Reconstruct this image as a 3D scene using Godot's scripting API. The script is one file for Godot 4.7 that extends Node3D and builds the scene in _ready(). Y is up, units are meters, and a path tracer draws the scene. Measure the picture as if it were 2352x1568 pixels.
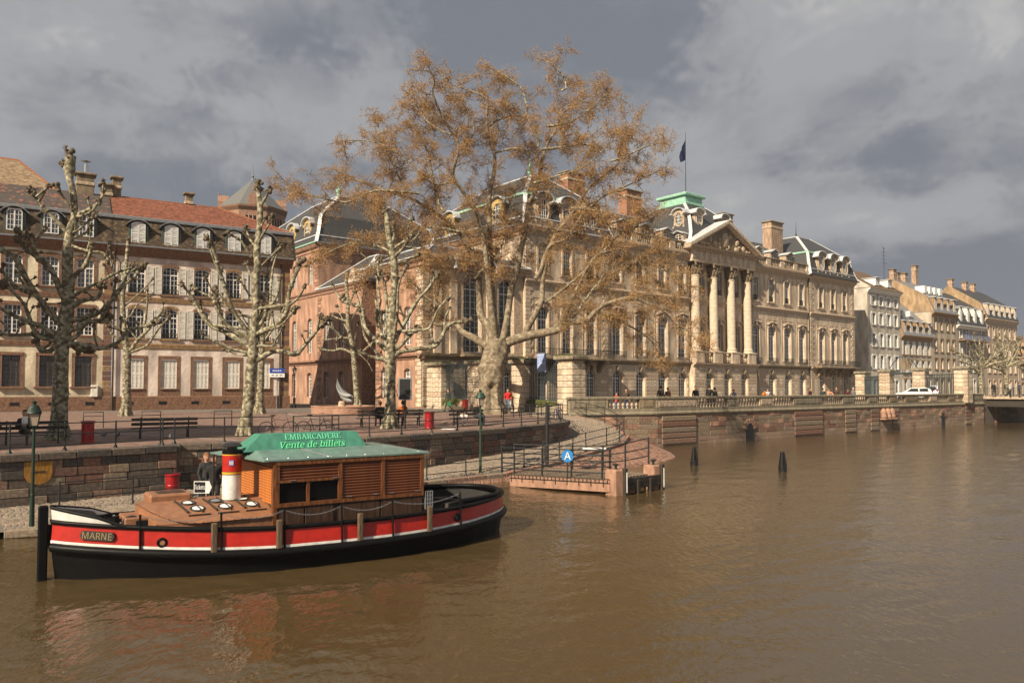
extends Node3D
# A riverside square: a tug moored at a low quay, plane trees, a sandstone palace and town houses under a grey April sky.
# World: y up, metres, water at y = 0, the street at about y = 2.4. The scene is laid out in (x, depth) with depth = -z.

var rng := RandomNumberGenerator.new()
var T := {}       # textures
var M := {}       # materials
var taken := {}   # names in use, per parent

func _ready() -> void:
	rng.seed = 20240413
	setup_view()
	make_textures()
	make_materials()
	make_setting()
	make_palace()
	make_palace_roofs()
	make_gate_wall()
	make_left_houses()
	make_church_tower()
	make_right_side()
	make_landing()
	make_trees()
	make_boat()
	make_furniture()
	make_people()
	make_cars()

func setup_view() -> void:
	var cam := Camera3D.new()
	cam.name = "camera"
	cam.position = Vector3(0, 4.2, 0)
	cam.rotation_degrees = Vector3(2.2, 0, 0)
	cam.near = 0.1
	cam.far = 900.0
	cam.projection = Camera3D.PROJECTION_FRUSTUM
	cam.size = 0.1 * 2.0 * 784.0 / 1764.0
	cam.frustum_offset = Vector2(0, 0.1 * 40.23 / 1764.0)
	add_child(cam)
	cam.current = true
	var env := Environment.new()
	env.background_mode = Environment.BG_SKY
	env.tonemap_mode = Environment.TONE_MAPPER_LINEAR
	env.tonemap_exposure = 1.5
	env.sdfgi_enabled = true
	env.ssao_enabled = true
	env.ssil_enabled = true
	env.fog_enabled = true
	env.fog_density = 0.0002
	env.fog_light_color = Color(0.78, 0.79, 0.8)
	var sky := Sky.new()
	var pano := PanoramaSkyMaterial.new()
	pano.panorama = ImageTexture.create_from_image(cloud_image())
	sky.sky_material = pano
	env.sky = sky
	var we := WorldEnvironment.new()
	we.name = "world_environment"
	we.environment = env
	add_child(we)
	var sun := DirectionalLight3D.new()
	sun.name = "sun"
	sun.light_energy = 1.6
	sun.light_color = Color(1.0, 0.93, 0.82)
	sun.light_angular_distance = 0.6
	sun.shadow_enabled = true
	var el := deg_to_rad(36.0)
	var to_sun := Vector3(-0.605 * cos(el), sin(el), 0.796 * cos(el))
	add_child(sun)
	sun.look_at_from_position(to_sun * 50.0, Vector3.ZERO, Vector3.UP)

func cloud_image() -> Image:
	# broken spring cloud, the same weather all round; colours are what the air shows
	var w := 2048
	var h := 1024
	var img := Image.create(w, h, false, Image.FORMAT_RGBF)
	var n1 := FastNoiseLite.new()
	n1.seed = 11; n1.frequency = 0.75; n1.fractal_octaves = 5; n1.fractal_gain = 0.52
	n1.domain_warp_enabled = true; n1.domain_warp_amplitude = 0.35; n1.domain_warp_frequency = 0.8
	var n2 := FastNoiseLite.new()
	n2.seed = 5; n2.frequency = 2.3; n2.fractal_octaves = 5
	var dark := Color(0.135, 0.147, 0.170)
	var mid := Color(0.245, 0.250, 0.262)
	var pale := Color(0.45, 0.435, 0.415)
	for j in h / 2 + 2:
		var v := (j + 0.5) / h
		var el := (0.5 - v) * PI
		var y := sin(el)
		var r := cos(el)
		var low := clampf(1.0 - y / 0.42, 0.0, 1.0)
		for i in w:
			var a := (i + 0.5) / w * TAU
			var k := 1.0 / (maxf(y, 0.0) + 0.30)
			var p := Vector3(sin(a) * r * k, 0.0, -cos(a) * r * k)
			var c := n1.get_noise_3d(p.x, 0.3, p.z) * 0.5 + 0.5
			var f := n2.get_noise_3d(p.x, 1.7, p.z * 1.2)
			var t := clampf((c - 0.36) * 2.6 + f * 0.30 + low * 0.17, 0.0, 1.0)
			var q := dark.lerp(mid, smoothstep(0.0, 0.5, t)).lerp(pale, smoothstep(0.55, 1.0, t) * (0.45 + 0.4 * low))
			img.set_pixel(i, j, q)
	var ground := Color(0.12, 0.10, 0.07)
	img.fill_rect(Rect2i(0, h / 2, w, h / 2), ground)
	return img

# ---------------------------------------------------------------- mesh building
class MB:
	var v := PackedVector3Array()
	var n := PackedVector3Array()
	var c := PackedColorArray()
	var col = null
	var xf := Transform3D.IDENTITY
	func _p(p: Vector3, nn: Vector3) -> void:
		v.append(xf * p)
		n.append((xf.basis * nn).normalized())
		if col != null: c.append(col)
	func tri(a: Vector3, b: Vector3, d: Vector3) -> void:       # counter-clockwise seen from outside
		var nn := (b - a).cross(d - a)
		if nn.length_squared() < 1e-14: return
		_p(a, nn); _p(d, nn); _p(b, nn)
	func quad(a: Vector3, b: Vector3, d: Vector3, e: Vector3) -> void:
		tri(a, b, d); tri(a, d, e)
	func stri(a, b, d, na, nb, nd) -> void:
		_p(a, na); _p(d, nd); _p(b, nb)
	func box(ce: Vector3, s: Vector3, b := Basis.IDENTITY) -> void:
		var h := s * 0.5
		var q := []
		for i in 8:
			q.append(ce + b * Vector3(h.x if i & 1 else -h.x, h.y if i & 2 else -h.y, h.z if i & 4 else -h.z))
		quad(q[4], q[5], q[7], q[6]); quad(q[1], q[0], q[2], q[3])
		quad(q[5], q[1], q[3], q[7]); quad(q[0], q[4], q[6], q[2])
		quad(q[6], q[7], q[3], q[2]); quad(q[0], q[1], q[5], q[4])
	func bb(a: Vector3, b: Vector3) -> void:                     # box between two corners
		box((a + b) * 0.5, (b - a).abs())
	func cbox(ce: Vector3, s: Vector3, e: float, b := Basis.IDENTITY) -> void:   # chamfered box
		var h := s * 0.5
		var k := h - Vector3(e, e, e)
		for ax in 3:
			var a1 := (ax + 1) % 3
			var a2 := (ax + 2) % 3
			for sg in [-1.0, 1.0]:
				var q := []
				for st in [[-1, -1], [1, -1], [1, 1], [-1, 1]]:
					var p := Vector3.ZERO
					p[ax] = h[ax] * sg; p[a1] = k[a1] * st[0]; p[a2] = k[a2] * st[1]
					q.append(ce + b * p)
				if sg > 0: quad(q[0], q[1], q[2], q[3])
				else: quad(q[3], q[2], q[1], q[0])
			for s1 in [-1.0, 1.0]:
				for s2 in [-1.0, 1.0]:
					var q := []
					for t in [[-1, 0], [1, 0], [1, 1], [-1, 1]]:
						var p := Vector3.ZERO
						p[ax] = k[ax] * t[0]
						p[a1] = (h[a1] if t[1] == 0 else k[a1]) * s1
						p[a2] = (k[a2] if t[1] == 0 else h[a2]) * s2
						q.append(ce + b * p)
					if s1 * s2 > 0: quad(q[0], q[1], q[2], q[3])
					else: quad(q[3], q[2], q[1], q[0])
		for sx in [-1.0, 1.0]:
			for sy in [-1.0, 1.0]:
				for sz in [-1.0, 1.0]:
					var a := ce + b * Vector3(h.x * sx, k.y * sy, k.z * sz)
					var d := ce + b * Vector3(k.x * sx, h.y * sy, k.z * sz)
					var g := ce + b * Vector3(k.x * sx, k.y * sy, h.z * sz)
					if sx * sy * sz > 0: tri(a, d, g)
					else: tri(a, g, d)
	func bar(a: Vector3, b: Vector3, w: float, h: float, up := Vector3.UP) -> void:
		var z := (b - a)
		var l := z.length()
		if l < 1e-5: return
		z /= l
		var x := up.cross(z)
		if x.length() < 1e-3: x = Vector3.RIGHT.cross(z)
		if x.length() < 1e-3: x = Vector3.BACK
		x = x.normalized()
		box((a + b) * 0.5, Vector3(w, h, l), Basis(x, z.cross(x), z))
	func tube(pts: Array, rad, seg := 8, cap := true) -> void:
		var m := pts.size()
		var tg := []
		for i in m:
			var t: Vector3 = pts[mini(i + 1, m - 1)] - pts[maxi(i - 1, 0)]
			tg.append(t.normalized() if t.length() > 1e-6 else Vector3.UP)
		var u := Vector3.UP.cross(tg[0])
		if u.length() < 0.1: u = Vector3.RIGHT.cross(tg[0])
		u = u.normalized()
		var rings := []
		var norms := []
		for i in m:
			u = (u - tg[i] * u.dot(tg[i]))
			u = u.normalized() if u.length() > 1e-4 else Vector3.RIGHT
			var w: Vector3 = tg[i].cross(u)
			var r: float = rad[i] if rad is Array or rad is PackedFloat32Array else rad
			var ring := PackedVector3Array()
			var nr := PackedVector3Array()
			for k in seg:
				var a := TAU * k / seg
				var d := u * cos(a) + w * sin(a)
				ring.append(pts[i] + d * r); nr.append(d)
			rings.append(ring); norms.append(nr)
		for i in m - 1:
			for k in seg:
				var k2 := (k + 1) % seg
				stri(rings[i][k], rings[i][k2], rings[i + 1][k2], norms[i][k], norms[i][k2], norms[i + 1][k2])
				stri(rings[i][k], rings[i + 1][k2], rings[i + 1][k], norms[i][k], norms[i + 1][k2], norms[i + 1][k])
		if cap:
			for k in seg:
				var k2 := (k + 1) % seg
				tri(pts[0], rings[0][k2], rings[0][k])
				tri(pts[m - 1], rings[m - 1][k], rings[m - 1][k2])
	func lathe(prof: Array, seg := 12, at := Vector3.ZERO, sc := Vector3.ONE) -> void:   # prof of Vector2(r, y), bottom to top
		for i in prof.size() - 1:
			var a: Vector2 = prof[i]
			var b: Vector2 = prof[i + 1]
			var sl := Vector2(b.y - a.y, a.x - b.x)
			if sl.length() < 1e-7: continue
			sl = sl.normalized()
			for k in seg:
				var t0 := TAU * k / seg
				var t1 := TAU * (k + 1) / seg
				var d0 := Vector3(cos(t0), 0, -sin(t0))
				var d1 := Vector3(cos(t1), 0, -sin(t1))
				var p0 := at + Vector3(d0.x * a.x, a.y, d0.z * a.x) * sc
				var p1 := at + Vector3(d1.x * a.x, a.y, d1.z * a.x) * sc
				var p2 := at + Vector3(d1.x * b.x, b.y, d1.z * b.x) * sc
				var p3 := at + Vector3(d0.x * b.x, b.y, d0.z * b.x) * sc
				var n0 := Vector3(d0.x * sl.x / sc.x, sl.y / sc.y, d0.z * sl.x / sc.z)
				var n1 := Vector3(d1.x * sl.x / sc.x, sl.y / sc.y, d1.z * sl.x / sc.z)
				if a.x > 1e-5: stri(p0, p1, p2, n0, n1, n1)
				if b.x > 1e-5: stri(p0, p2, p3, n0, n1, n0)
	func blob(ce: Vector3, s: Vector3, seg := 8, rows := 5) -> void:
		var pr := []
		for i in rows + 1:
			var a := -PI / 2 + PI * i / rows
			pr.append(Vector2(maxf(cos(a), 0.0), sin(a)))
		lathe(pr, seg, ce, s)
	func prism(poly: PackedVector2Array, z0: float, z1: float) -> void:           # outline in x, y (counter-clockwise), pushed along z
		var idx := Geometry2D.triangulate_polygon(poly)
		var cw := Geometry2D.is_polygon_clockwise(poly)
		for i in range(0, idx.size(), 3):
			var a := poly[idx[i]]
			var b := poly[idx[i + 1]]
			var d := poly[idx[i + 2]]
			if (b - a).cross(d - a) < 0.0:
				var t := b; b = d; d = t
			tri(Vector3(a.x, a.y, z1), Vector3(b.x, b.y, z1), Vector3(d.x, d.y, z1))
			tri(Vector3(a.x, a.y, z0), Vector3(d.x, d.y, z0), Vector3(b.x, b.y, z0))
		for i in poly.size():
			var a := poly[i]
			var b := poly[(i + 1) % poly.size()]
			if cw:
				var t := a; a = b; b = t
			quad(Vector3(a.x, a.y, z0), Vector3(b.x, b.y, z0), Vector3(b.x, b.y, z1), Vector3(a.x, a.y, z1))
	func grid(g: Array) -> void:                                                    # rows of points, smooth
		var R := g.size()
		var C: int = g[0].size()
		var nn := []
		for i in R:
			var row := PackedVector3Array()
			for j in C:
				var du: Vector3 = g[i][mini(j + 1, C - 1)] - g[i][maxi(j - 1, 0)]
				var dv: Vector3 = g[mini(i + 1, R - 1)][j] - g[maxi(i - 1, 0)][j]
				row.append(du.cross(dv).normalized())
			nn.append(row)
		for i in R - 1:
			for j in C - 1:
				stri(g[i][j], g[i][j + 1], g[i + 1][j + 1], nn[i][j], nn[i][j + 1], nn[i + 1][j + 1])
				stri(g[i][j], g[i + 1][j + 1], g[i + 1][j], nn[i][j], nn[i + 1][j + 1], nn[i + 1][j])
	# a wall in x (right), y (up) at z = 0 facing +z, with openings [x0, x1, y0, y1, rise]; rise = height of the arch in the head
	func wall(x0: float, x1: float, y0: float, y1: float, ops: Array, rev := 0.3) -> void:
		var xs := [x0, x1]
		var ys := [y0, y1]
		for o in ops:
			for q in [o[0], o[1]]: if q > x0 and q < x1 and not xs.has(q): xs.append(q)
			for q in [o[2], o[3]]: if q > y0 and q < y1 and not ys.has(q): ys.append(q)
		xs.sort(); ys.sort()
		for i in xs.size() - 1:
			for j in ys.size() - 1:
				var cx: float = (xs[i] + xs[i + 1]) * 0.5
				var cy: float = (ys[j] + ys[j + 1]) * 0.5
				var hole := false
				for o in ops:
					if cx > o[0] and cx < o[1] and cy > o[2] and cy < o[3]: hole = true
				if not hole:
					quad(Vector3(xs[i], ys[j], 0), Vector3(xs[i + 1], ys[j], 0), Vector3(xs[i + 1], ys[j + 1], 0), Vector3(xs[i], ys[j + 1], 0))
		for o in ops:
			var a: float = o[0]
			var b: float = o[1]
			var lo: float = o[2]
			var hi: float = o[3]
			var rise: float = o[4] if o.size() > 4 else 0.0
			var sp := hi - rise
			var z := -rev
			quad(Vector3(a, lo, 0), Vector3(b, lo, 0), Vector3(b, lo, z), Vector3(a, lo, z))
			quad(Vector3(a, sp, 0), Vector3(a, lo, 0), Vector3(a, lo, z), Vector3(a, sp, z))
			quad(Vector3(b, lo, 0), Vector3(b, sp, 0), Vector3(b, sp, z), Vector3(b, lo, z))
			var pts := MB.arc(a, b, sp, rise)
			for k in pts.size() - 1:
				var p: Vector2 = pts[k]
				var q: Vector2 = pts[k + 1]
				quad(Vector3(q.x, q.y, 0), Vector3(p.x, p.y, 0), Vector3(p.x, p.y, z), Vector3(q.x, q.y, z))
				if rise > 0.0:
					quad(Vector3(p.x, p.y, 0), Vector3(q.x, q.y, 0), Vector3(q.x, hi, 0), Vector3(p.x, hi, 0))
	func prism_at(x: float) -> void:                                                # a scrolled bracket under a balcony
		xf = Transform3D(Basis(Vector3(0, 0, 1), Vector3.UP, Vector3(-1, 0, 0)), Vector3.ZERO)
		prism(PackedVector2Array([Vector2(0.25, 5.9), Vector2(0.5, 6.0), Vector2(0.75, 6.5), Vector2(1.4, 6.95), Vector2(1.4, 7.2), Vector2(0.25, 7.2)]), -x - 0.2, -x + 0.2)
		xf = Transform3D.IDENTITY
	static func arc(a: float, b: float, sp: float, rise: float, k := 10) -> Array:
		if rise <= 0.0: return [Vector2(a, sp), Vector2(b, sp)]
		var hw := (b - a) * 0.5
		var r := (hw * hw + rise * rise) / (2.0 * rise)
		var half := asin(clampf(hw / r, -1, 1))
		var out := []
		for i in k + 1:
			var t := -half + 2.0 * half * i / k
			out.append(Vector2((a + b) * 0.5 + r * sin(t), sp + rise - r + r * cos(t)))
		return out
	func commit() -> ArrayMesh:
		var am := ArrayMesh.new()
		if v.is_empty(): return am
		var a := []
		a.resize(Mesh.ARRAY_MAX)
		a[Mesh.ARRAY_VERTEX] = v
		a[Mesh.ARRAY_NORMAL] = n
		if col != null and c.size() == v.size(): a[Mesh.ARRAY_COLOR] = c
		am.add_surface_from_arrays(Mesh.PRIMITIVE_TRIANGLES, a)
		return am

# ---------------------------------------------------------------- objects
func V(x: float, y: float, d: float) -> Vector3:
	return Vector3(x, y, -d)

func numbered(parent: Node, called: String) -> String:
	var key := str(parent.get_instance_id()) + called
	var k: int = taken.get(key, 0)
	taken[key] = k + 1
	return called if k == 0 else "%s_%03d" % [called, k]

func put(o: Node3D, called: String, parent: Node = self) -> Node3D:
	o.name = numbered(parent, called)
	parent.add_child(o, true)
	return o

func tag(o: Node, label: String, category := "", group := "", kind := "") -> Node:
	if label: o.set_meta("label", label)
	if category: o.set_meta("category", category)
	if group: o.set_meta("group", group)
	if kind: o.set_meta("kind", kind)
	return o

func thing(called: String, label: String, category: String, at := Vector3.ZERO, turn := 0.0, group := "") -> Node3D:
	var o := Node3D.new()
	put(o, called)
	o.position = at
	o.rotation.y = turn
	tag(o, label, category, group)
	return o

func part(parent: Node, called: String, shape, m: Material, at := Transform3D.IDENTITY) -> MeshInstance3D:
	var o := MeshInstance3D.new()
	o.mesh = shape.commit() if shape is MB else shape
	o.material_override = m
	put(o, called, parent)
	o.transform = at
	return o

func group_part(parent: Node, called: String, at := Transform3D.IDENTITY) -> Node3D:
	var o := Node3D.new()
	put(o, called, parent)
	o.transform = at
	return o

func setting(called: String, shape, m: Material, label := "") -> MeshInstance3D:
	var o := part(self, called, shape, m)
	o.set_meta("kind", "structure")
	if label: o.set_meta("label", label)
	return o

func scatter(parent: Node, called: String, mesh: Mesh, m: Material, places: Array, colors: Array, kind := "stuff") -> MultiMeshInstance3D:
	var mm := MultiMesh.new()
	mm.transform_format = MultiMesh.TRANSFORM_3D
	mm.use_colors = not colors.is_empty()
	mm.mesh = mesh
	mm.instance_count = places.size()
	for i in places.size():
		mm.set_instance_transform(i, places[i])
		if not colors.is_empty(): mm.set_instance_color(i, colors[i])
	var o := MultiMeshInstance3D.new()
	o.multimesh = mm
	o.material_override = m
	put(o, called, parent)
	if kind: o.set_meta("kind", kind)
	return o

func copy(o: Node3D, called: String, at: Transform3D, parent: Node = self) -> Node3D:
	var c := o.duplicate() as Node3D
	put(c, called, parent)
	c.transform = at
	return c

func at_xy(x: float, y: float, z := 0.0, turn := 0.0) -> Transform3D:
	return Transform3D(Basis(Vector3.UP, turn), Vector3(x, y, z))

func ground(d: float) -> float:
	return 2.0 + clampf((d - 27.0) / 31.0, 0.0, 1.0) * 0.4

# ---------------------------------------------------------------- textures and materials
func grey_noise(freq: float, oct: int, seed_: int, lo: float, hi: float, size := 512, contrast := 1.0, squash := 1) -> ImageTexture:
	var f := FastNoiseLite.new()
	f.seed = seed_; f.frequency = freq; f.fractal_octaves = oct; f.fractal_gain = 0.55
	var img := f.get_seamless_image(size, size / squash, false, false, 0.15)
	if squash > 1: img.resize(size, size, Image.INTERPOLATE_CUBIC)
	img.convert(Image.FORMAT_L8)
	var d := img.get_data()
	for i in d.size():
		var t := clampf((d[i] / 255.0 - 0.5) * contrast + 0.5, 0.0, 1.0)
		d[i] = int(255.0 * minf(1.0, lo + (hi - lo) * t))
	return ImageTexture.create_from_image(Image.create_from_data(size, size, false, Image.FORMAT_L8, d))

func ramp_noise(freq: float, oct: int, seed_: int, cols: Array, size := 512, contrast := 1.4, kind := FastNoiseLite.TYPE_SIMPLEX_SMOOTH, squash := 1) -> ImageTexture:
	var f := FastNoiseLite.new()
	f.noise_type = kind
	f.seed = seed_; f.frequency = freq; f.fractal_octaves = oct; f.fractal_gain = 0.5
	var src := f.get_seamless_image(size, size / squash, false, false, 0.15)
	if squash > 1: src.resize(size, size, Image.INTERPOLATE_CUBIC)
	src.convert(Image.FORMAT_L8)
	var d := src.get_data()
	var out := PackedByteArray()
	out.resize(size * size * 3)
	var lut := []
	for i in 256:
		var t := clampf((i / 255.0 - 0.5) * contrast + 0.5, 0.0, 0.9999) * (cols.size() - 1)
		var c: Color = cols[int(t)].lerp(cols[int(t) + 1], t - int(t))
		c = c.linear_to_srgb()
		lut.append([int(c.r * 255), int(c.g * 255), int(c.b * 255)])
	for i in d.size():
		var l = lut[d[i]]
		out[i * 3] = l[0]; out[i * 3 + 1] = l[1]; out[i * 3 + 2] = l[2]
	return ImageTexture.create_from_image(Image.create_from_data(size, size, false, Image.FORMAT_RGB8, out))

func bump(freq: float, oct: int, seed_: int, strength: float, size := 512, squash := 1) -> ImageTexture:
	var f := FastNoiseLite.new()
	f.seed = seed_; f.frequency = freq; f.fractal_octaves = oct
	var img := f.get_seamless_image(size, size / squash, false, false, 0.15)
	if squash > 1: img.resize(size, size, Image.INTERPOLATE_CUBIC)
	img.convert(Image.FORMAT_RGBA8)
	img.bump_map_to_normal_map(strength)
	return ImageTexture.create_from_image(img)

func make_textures() -> void:
	T.stone = grey_noise(0.02, 5, 3, 0.72, 1.03, 512, 1.4)
	T.soft = grey_noise(0.012, 4, 9, 0.84, 1.02, 512, 1.3)
	T.weather = grey_noise(0.014, 5, 21, 0.76, 1.02, 512, 1.4, 3)
	T.slate = grey_noise(0.05, 4, 4, 0.5, 1.1, 512, 1.6)
	T.wood = grey_noise(0.03, 4, 6, 0.62, 1.05, 512, 1.5, 8)
	T.bark = ramp_noise(0.018, 3, 8, [Color(0.085, 0.068, 0.042), Color(0.165, 0.138, 0.088), Color(0.255, 0.23, 0.15), Color(0.42, 0.395, 0.285)], 512, 2.7)
	T.bark_old = ramp_noise(0.022, 4, 18, [Color(0.10, 0.075, 0.048), Color(0.175, 0.135, 0.088), Color(0.25, 0.205, 0.14), Color(0.40, 0.355, 0.26)], 512, 1.6)
	T.paving = ramp_noise(0.02, 5, 31, [Color(0.125, 0.076, 0.058), Color(0.185, 0.115, 0.09), Color(0.25, 0.165, 0.13)], 512, 1.4)
	T.bump_fine = bump(0.06, 4, 41, 3.0)
	T.bump_soft = bump(0.02, 4, 42, 4.0)
	T.bump_slate = bump(0.05, 3, 43, 5.0, 512, 4)
	T.water = bump(0.02, 5, 44, 9.0, 512, 2)

func mat(c: Color, rough := 0.9, tex = null, scale := 0.5, nrm = null, nscale := 1.0, world := false, metal := 0.0) -> StandardMaterial3D:
	var m := StandardMaterial3D.new()
	m.albedo_color = c.linear_to_srgb()
	m.roughness = rough
	m.metallic = metal
	if tex != null:
		m.albedo_texture = tex
	if nrm != null:
		m.normal_enabled = true
		m.normal_texture = nrm
		m.normal_scale = nscale
	if tex != null or nrm != null:
		m.uv1_triplanar = true
		m.uv1_world_triplanar = world
		m.uv1_scale = Vector3(scale, scale, scale)
	return m

func tinted(rough := 0.9) -> StandardMaterial3D:
	var m := StandardMaterial3D.new()
	m.vertex_color_use_as_albedo = true
	m.roughness = rough
	return m

func make_materials() -> void:
	var W := Color(1, 1, 1)
	M.sand = mat(Color(0.68, 0.545, 0.405), 0.92, T.weather, 0.12, T.bump_fine, 0.4)
	M.sand2 = mat(Color(0.58, 0.45, 0.325), 0.92, T.stone, 0.3, T.bump_fine, 0.5)
	M.sand3 = mat(Color(0.70, 0.575, 0.435), 0.92, T.stone, 0.25, T.bump_fine, 0.5)
	M.column = mat(Color(0.68, 0.55, 0.415), 0.9, T.soft, 0.35, T.bump_fine, 0.3)
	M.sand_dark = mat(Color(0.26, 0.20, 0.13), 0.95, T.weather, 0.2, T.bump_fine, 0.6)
	M.pink = mat(Color(0.47, 0.275, 0.19), 0.92, T.weather, 0.12, T.bump_fine, 0.4)
	M.pink2 = mat(Color(0.38, 0.215, 0.15), 0.92, T.stone, 0.3, T.bump_fine, 0.5)
	M.ochre = mat(Color(0.55, 0.39, 0.16), 0.9, T.stone, 0.4, T.bump_fine, 0.5)
	M.slate = mat(Color(0.075, 0.075, 0.078), 0.6, T.slate, 0.35, T.bump_slate, 0.9)
	M.lead = mat(Color(0.62, 0.64, 0.66), 0.38, T.soft, 0.4)
	M.copper = mat(Color(0.33, 0.60, 0.46), 0.55, T.soft, 0.3, T.bump_soft, 0.2)
	M.brick = mat(Color(0.40, 0.20, 0.125), 0.93, T.stone, 0.5, T.bump_fine, 0.6)
	M.chimney = mat(Color(0.46, 0.315, 0.22), 0.93, T.weather, 0.25, T.bump_fine, 0.5)
	M.cream = mat(Color(0.78, 0.68, 0.50), 0.93, T.weather, 0.08, T.bump_fine, 0.25)
	M.rose = mat(Color(0.78, 0.66, 0.58), 0.93, T.weather, 0.08, T.bump_fine, 0.25)
	M.trim = mat(Color(0.25, 0.135, 0.085), 0.92, T.stone, 0.35, T.bump_fine, 0.5)
	M.trim_ochre = mat(Color(0.36, 0.225, 0.115), 0.92, T.stone, 0.35, T.bump_fine, 0.5)
	M.white = mat(Color(0.84, 0.84, 0.82), 0.6, T.soft, 0.5)
	M.shutter = mat(Color(0.84, 0.81, 0.74), 0.65, T.soft, 0.5)
	M.glass = mat(Color(0.020, 0.022, 0.026), 0.06)
	M.glass_pale = mat(Color(0.10, 0.105, 0.115), 0.07)
	M.iron = mat(Color(0.016, 0.017, 0.018), 0.55, T.soft, 1.0)
	M.iron_blue = mat(Color(0.04, 0.062, 0.07), 0.6, T.soft, 1.0)
	M.green = mat(Color(0.005, 0.024, 0.015), 0.55)
	M.dark_wood = mat(Color(0.05, 0.036, 0.027), 0.7, T.wood, 0.6)
	M.moss = mat(Color(0.105, 0.115, 0.03), 1.0, T.slate, 0.8, T.bump_fine, 1.5)
	M.mossy_stone = mat(Color(0.30, 0.255, 0.18), 0.95, T.weather, 0.25, T.bump_fine, 0.8)
	M.zinc = mat(Color(0.22, 0.23, 0.25), 0.5, T.soft, 0.4)
	M.paving = mat(W, 0.92, T.paving, 0.22, T.bump_fine, 0.5, true)
	M.strip = mat(Color(0.36, 0.29, 0.25), 0.92, T.stone, 0.4, T.bump_fine, 0.5, true)
	M.street = mat(Color(0.21, 0.175, 0.15), 0.93, T.stone, 0.3, T.bump_fine, 0.5, true)
	M.mortar = mat(Color(0.17, 0.14, 0.11), 0.97, T.stone, 0.6, T.bump_fine, 0.8)
	M.bed = mat(Color(0.20, 0.17, 0.14), 0.97, T.stone, 0.6, T.bump_fine, 0.6, true)
	M.tint = tinted()
	M.tint_shiny = tinted(0.35)
	M.bark = mat(W, 0.88, T.bark, 0.42, T.bump_soft, 0.6)
	M.bark_old = mat(W, 0.9, T.bark_old, 0.24, T.bump_soft, 0.9)
	M.knob = mat(Color(0.21, 0.165, 0.11), 0.95, T.slate, 1.6, T.bump_fine, 2.0)
	M.twig = mat(Color(0.22, 0.17, 0.11), 0.9)
	M.black = mat(Color(0.008, 0.008, 0.009), 0.4)
	M.rubber = mat(Color(0.012, 0.012, 0.012), 0.8)
	M.chrome = mat(Color(0.6, 0.6, 0.6), 0.25, null, 1.0, null, 1.0, false, 1.0)
	M.red_paint = mat(Color(0.33, 0.008, 0.012), 0.38, T.soft, 0.8)
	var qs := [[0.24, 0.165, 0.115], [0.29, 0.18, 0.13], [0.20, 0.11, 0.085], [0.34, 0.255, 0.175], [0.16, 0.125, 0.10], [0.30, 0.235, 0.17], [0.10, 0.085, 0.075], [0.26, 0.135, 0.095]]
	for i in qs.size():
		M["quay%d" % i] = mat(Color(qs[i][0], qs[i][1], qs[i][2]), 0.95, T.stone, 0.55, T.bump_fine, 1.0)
	var water := mat(Color(0.074, 0.050, 0.022), 0.035, null, 1.0, T.water, 0.3, true)
	water.uv1_scale = Vector3(0.42, 0.42, 0.42)
	water.metallic_specular = 0.5
	M.water = water

# ---------------------------------------------------------------- the setting
const FRONT := [[-26.0, 18.7], [-17.0, 25.5], [-12.8, 29.4], [-12.95, 29.85], [-6.3, 32.9], [-3.8, 35.5], [-0.36, 39.5], [1.6, 42.4], [3.0, 45.0], [3.4, 46.4], [3.2, 48.0], [2.5, 49.6]]
# the low quay and the ramp that climbs from it: [inner x, inner depth, y, outer x, outer depth, outer y]
const RAMP := [[-27.0, 17.6, 0.2, -22.0, 13.0, 0.2], [-17.4, 25.2, 0.22, -14.2, 21.6, 0.2], [-13.2, 29.1, 0.30, -9.0, 23.6, 0.25], [-6.5, 33.0, 0.42, -5.2, 29.4, 0.27], [-4.0, 35.6, 0.57, -3.6, 32.6, 0.25], [-1.9, 38.1, 0.80, -0.3, 35.2, 0.32], [0.4, 40.9, 0.98, 1.7, 37.2, 0.52], [2.0, 43.3, 1.10, 4.2, 41.2, 0.78], [3.1, 45.6, 1.25, 5.6, 43.4, 0.92], [3.4, 47.3, 1.45, 6.6, 45.2, 1.03], [3.1, 48.8, 1.72, 7.25, 47.6, 1.25], [2.6, 50.0, 2.0, 7.1, 49.7, 1.50], [1.9, 51.4, 2.26, 6.5, 51.2, 1.85], [1.2, 52.8, 2.345, 5.4, 52.6, 2.15], [0.6, 54.2, 2.36, 4.2, 54.0, 2.36]]
const TERRACE := [[4.0, 53.3], [10.5, 55.9], [57.0, 92.9]]

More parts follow.
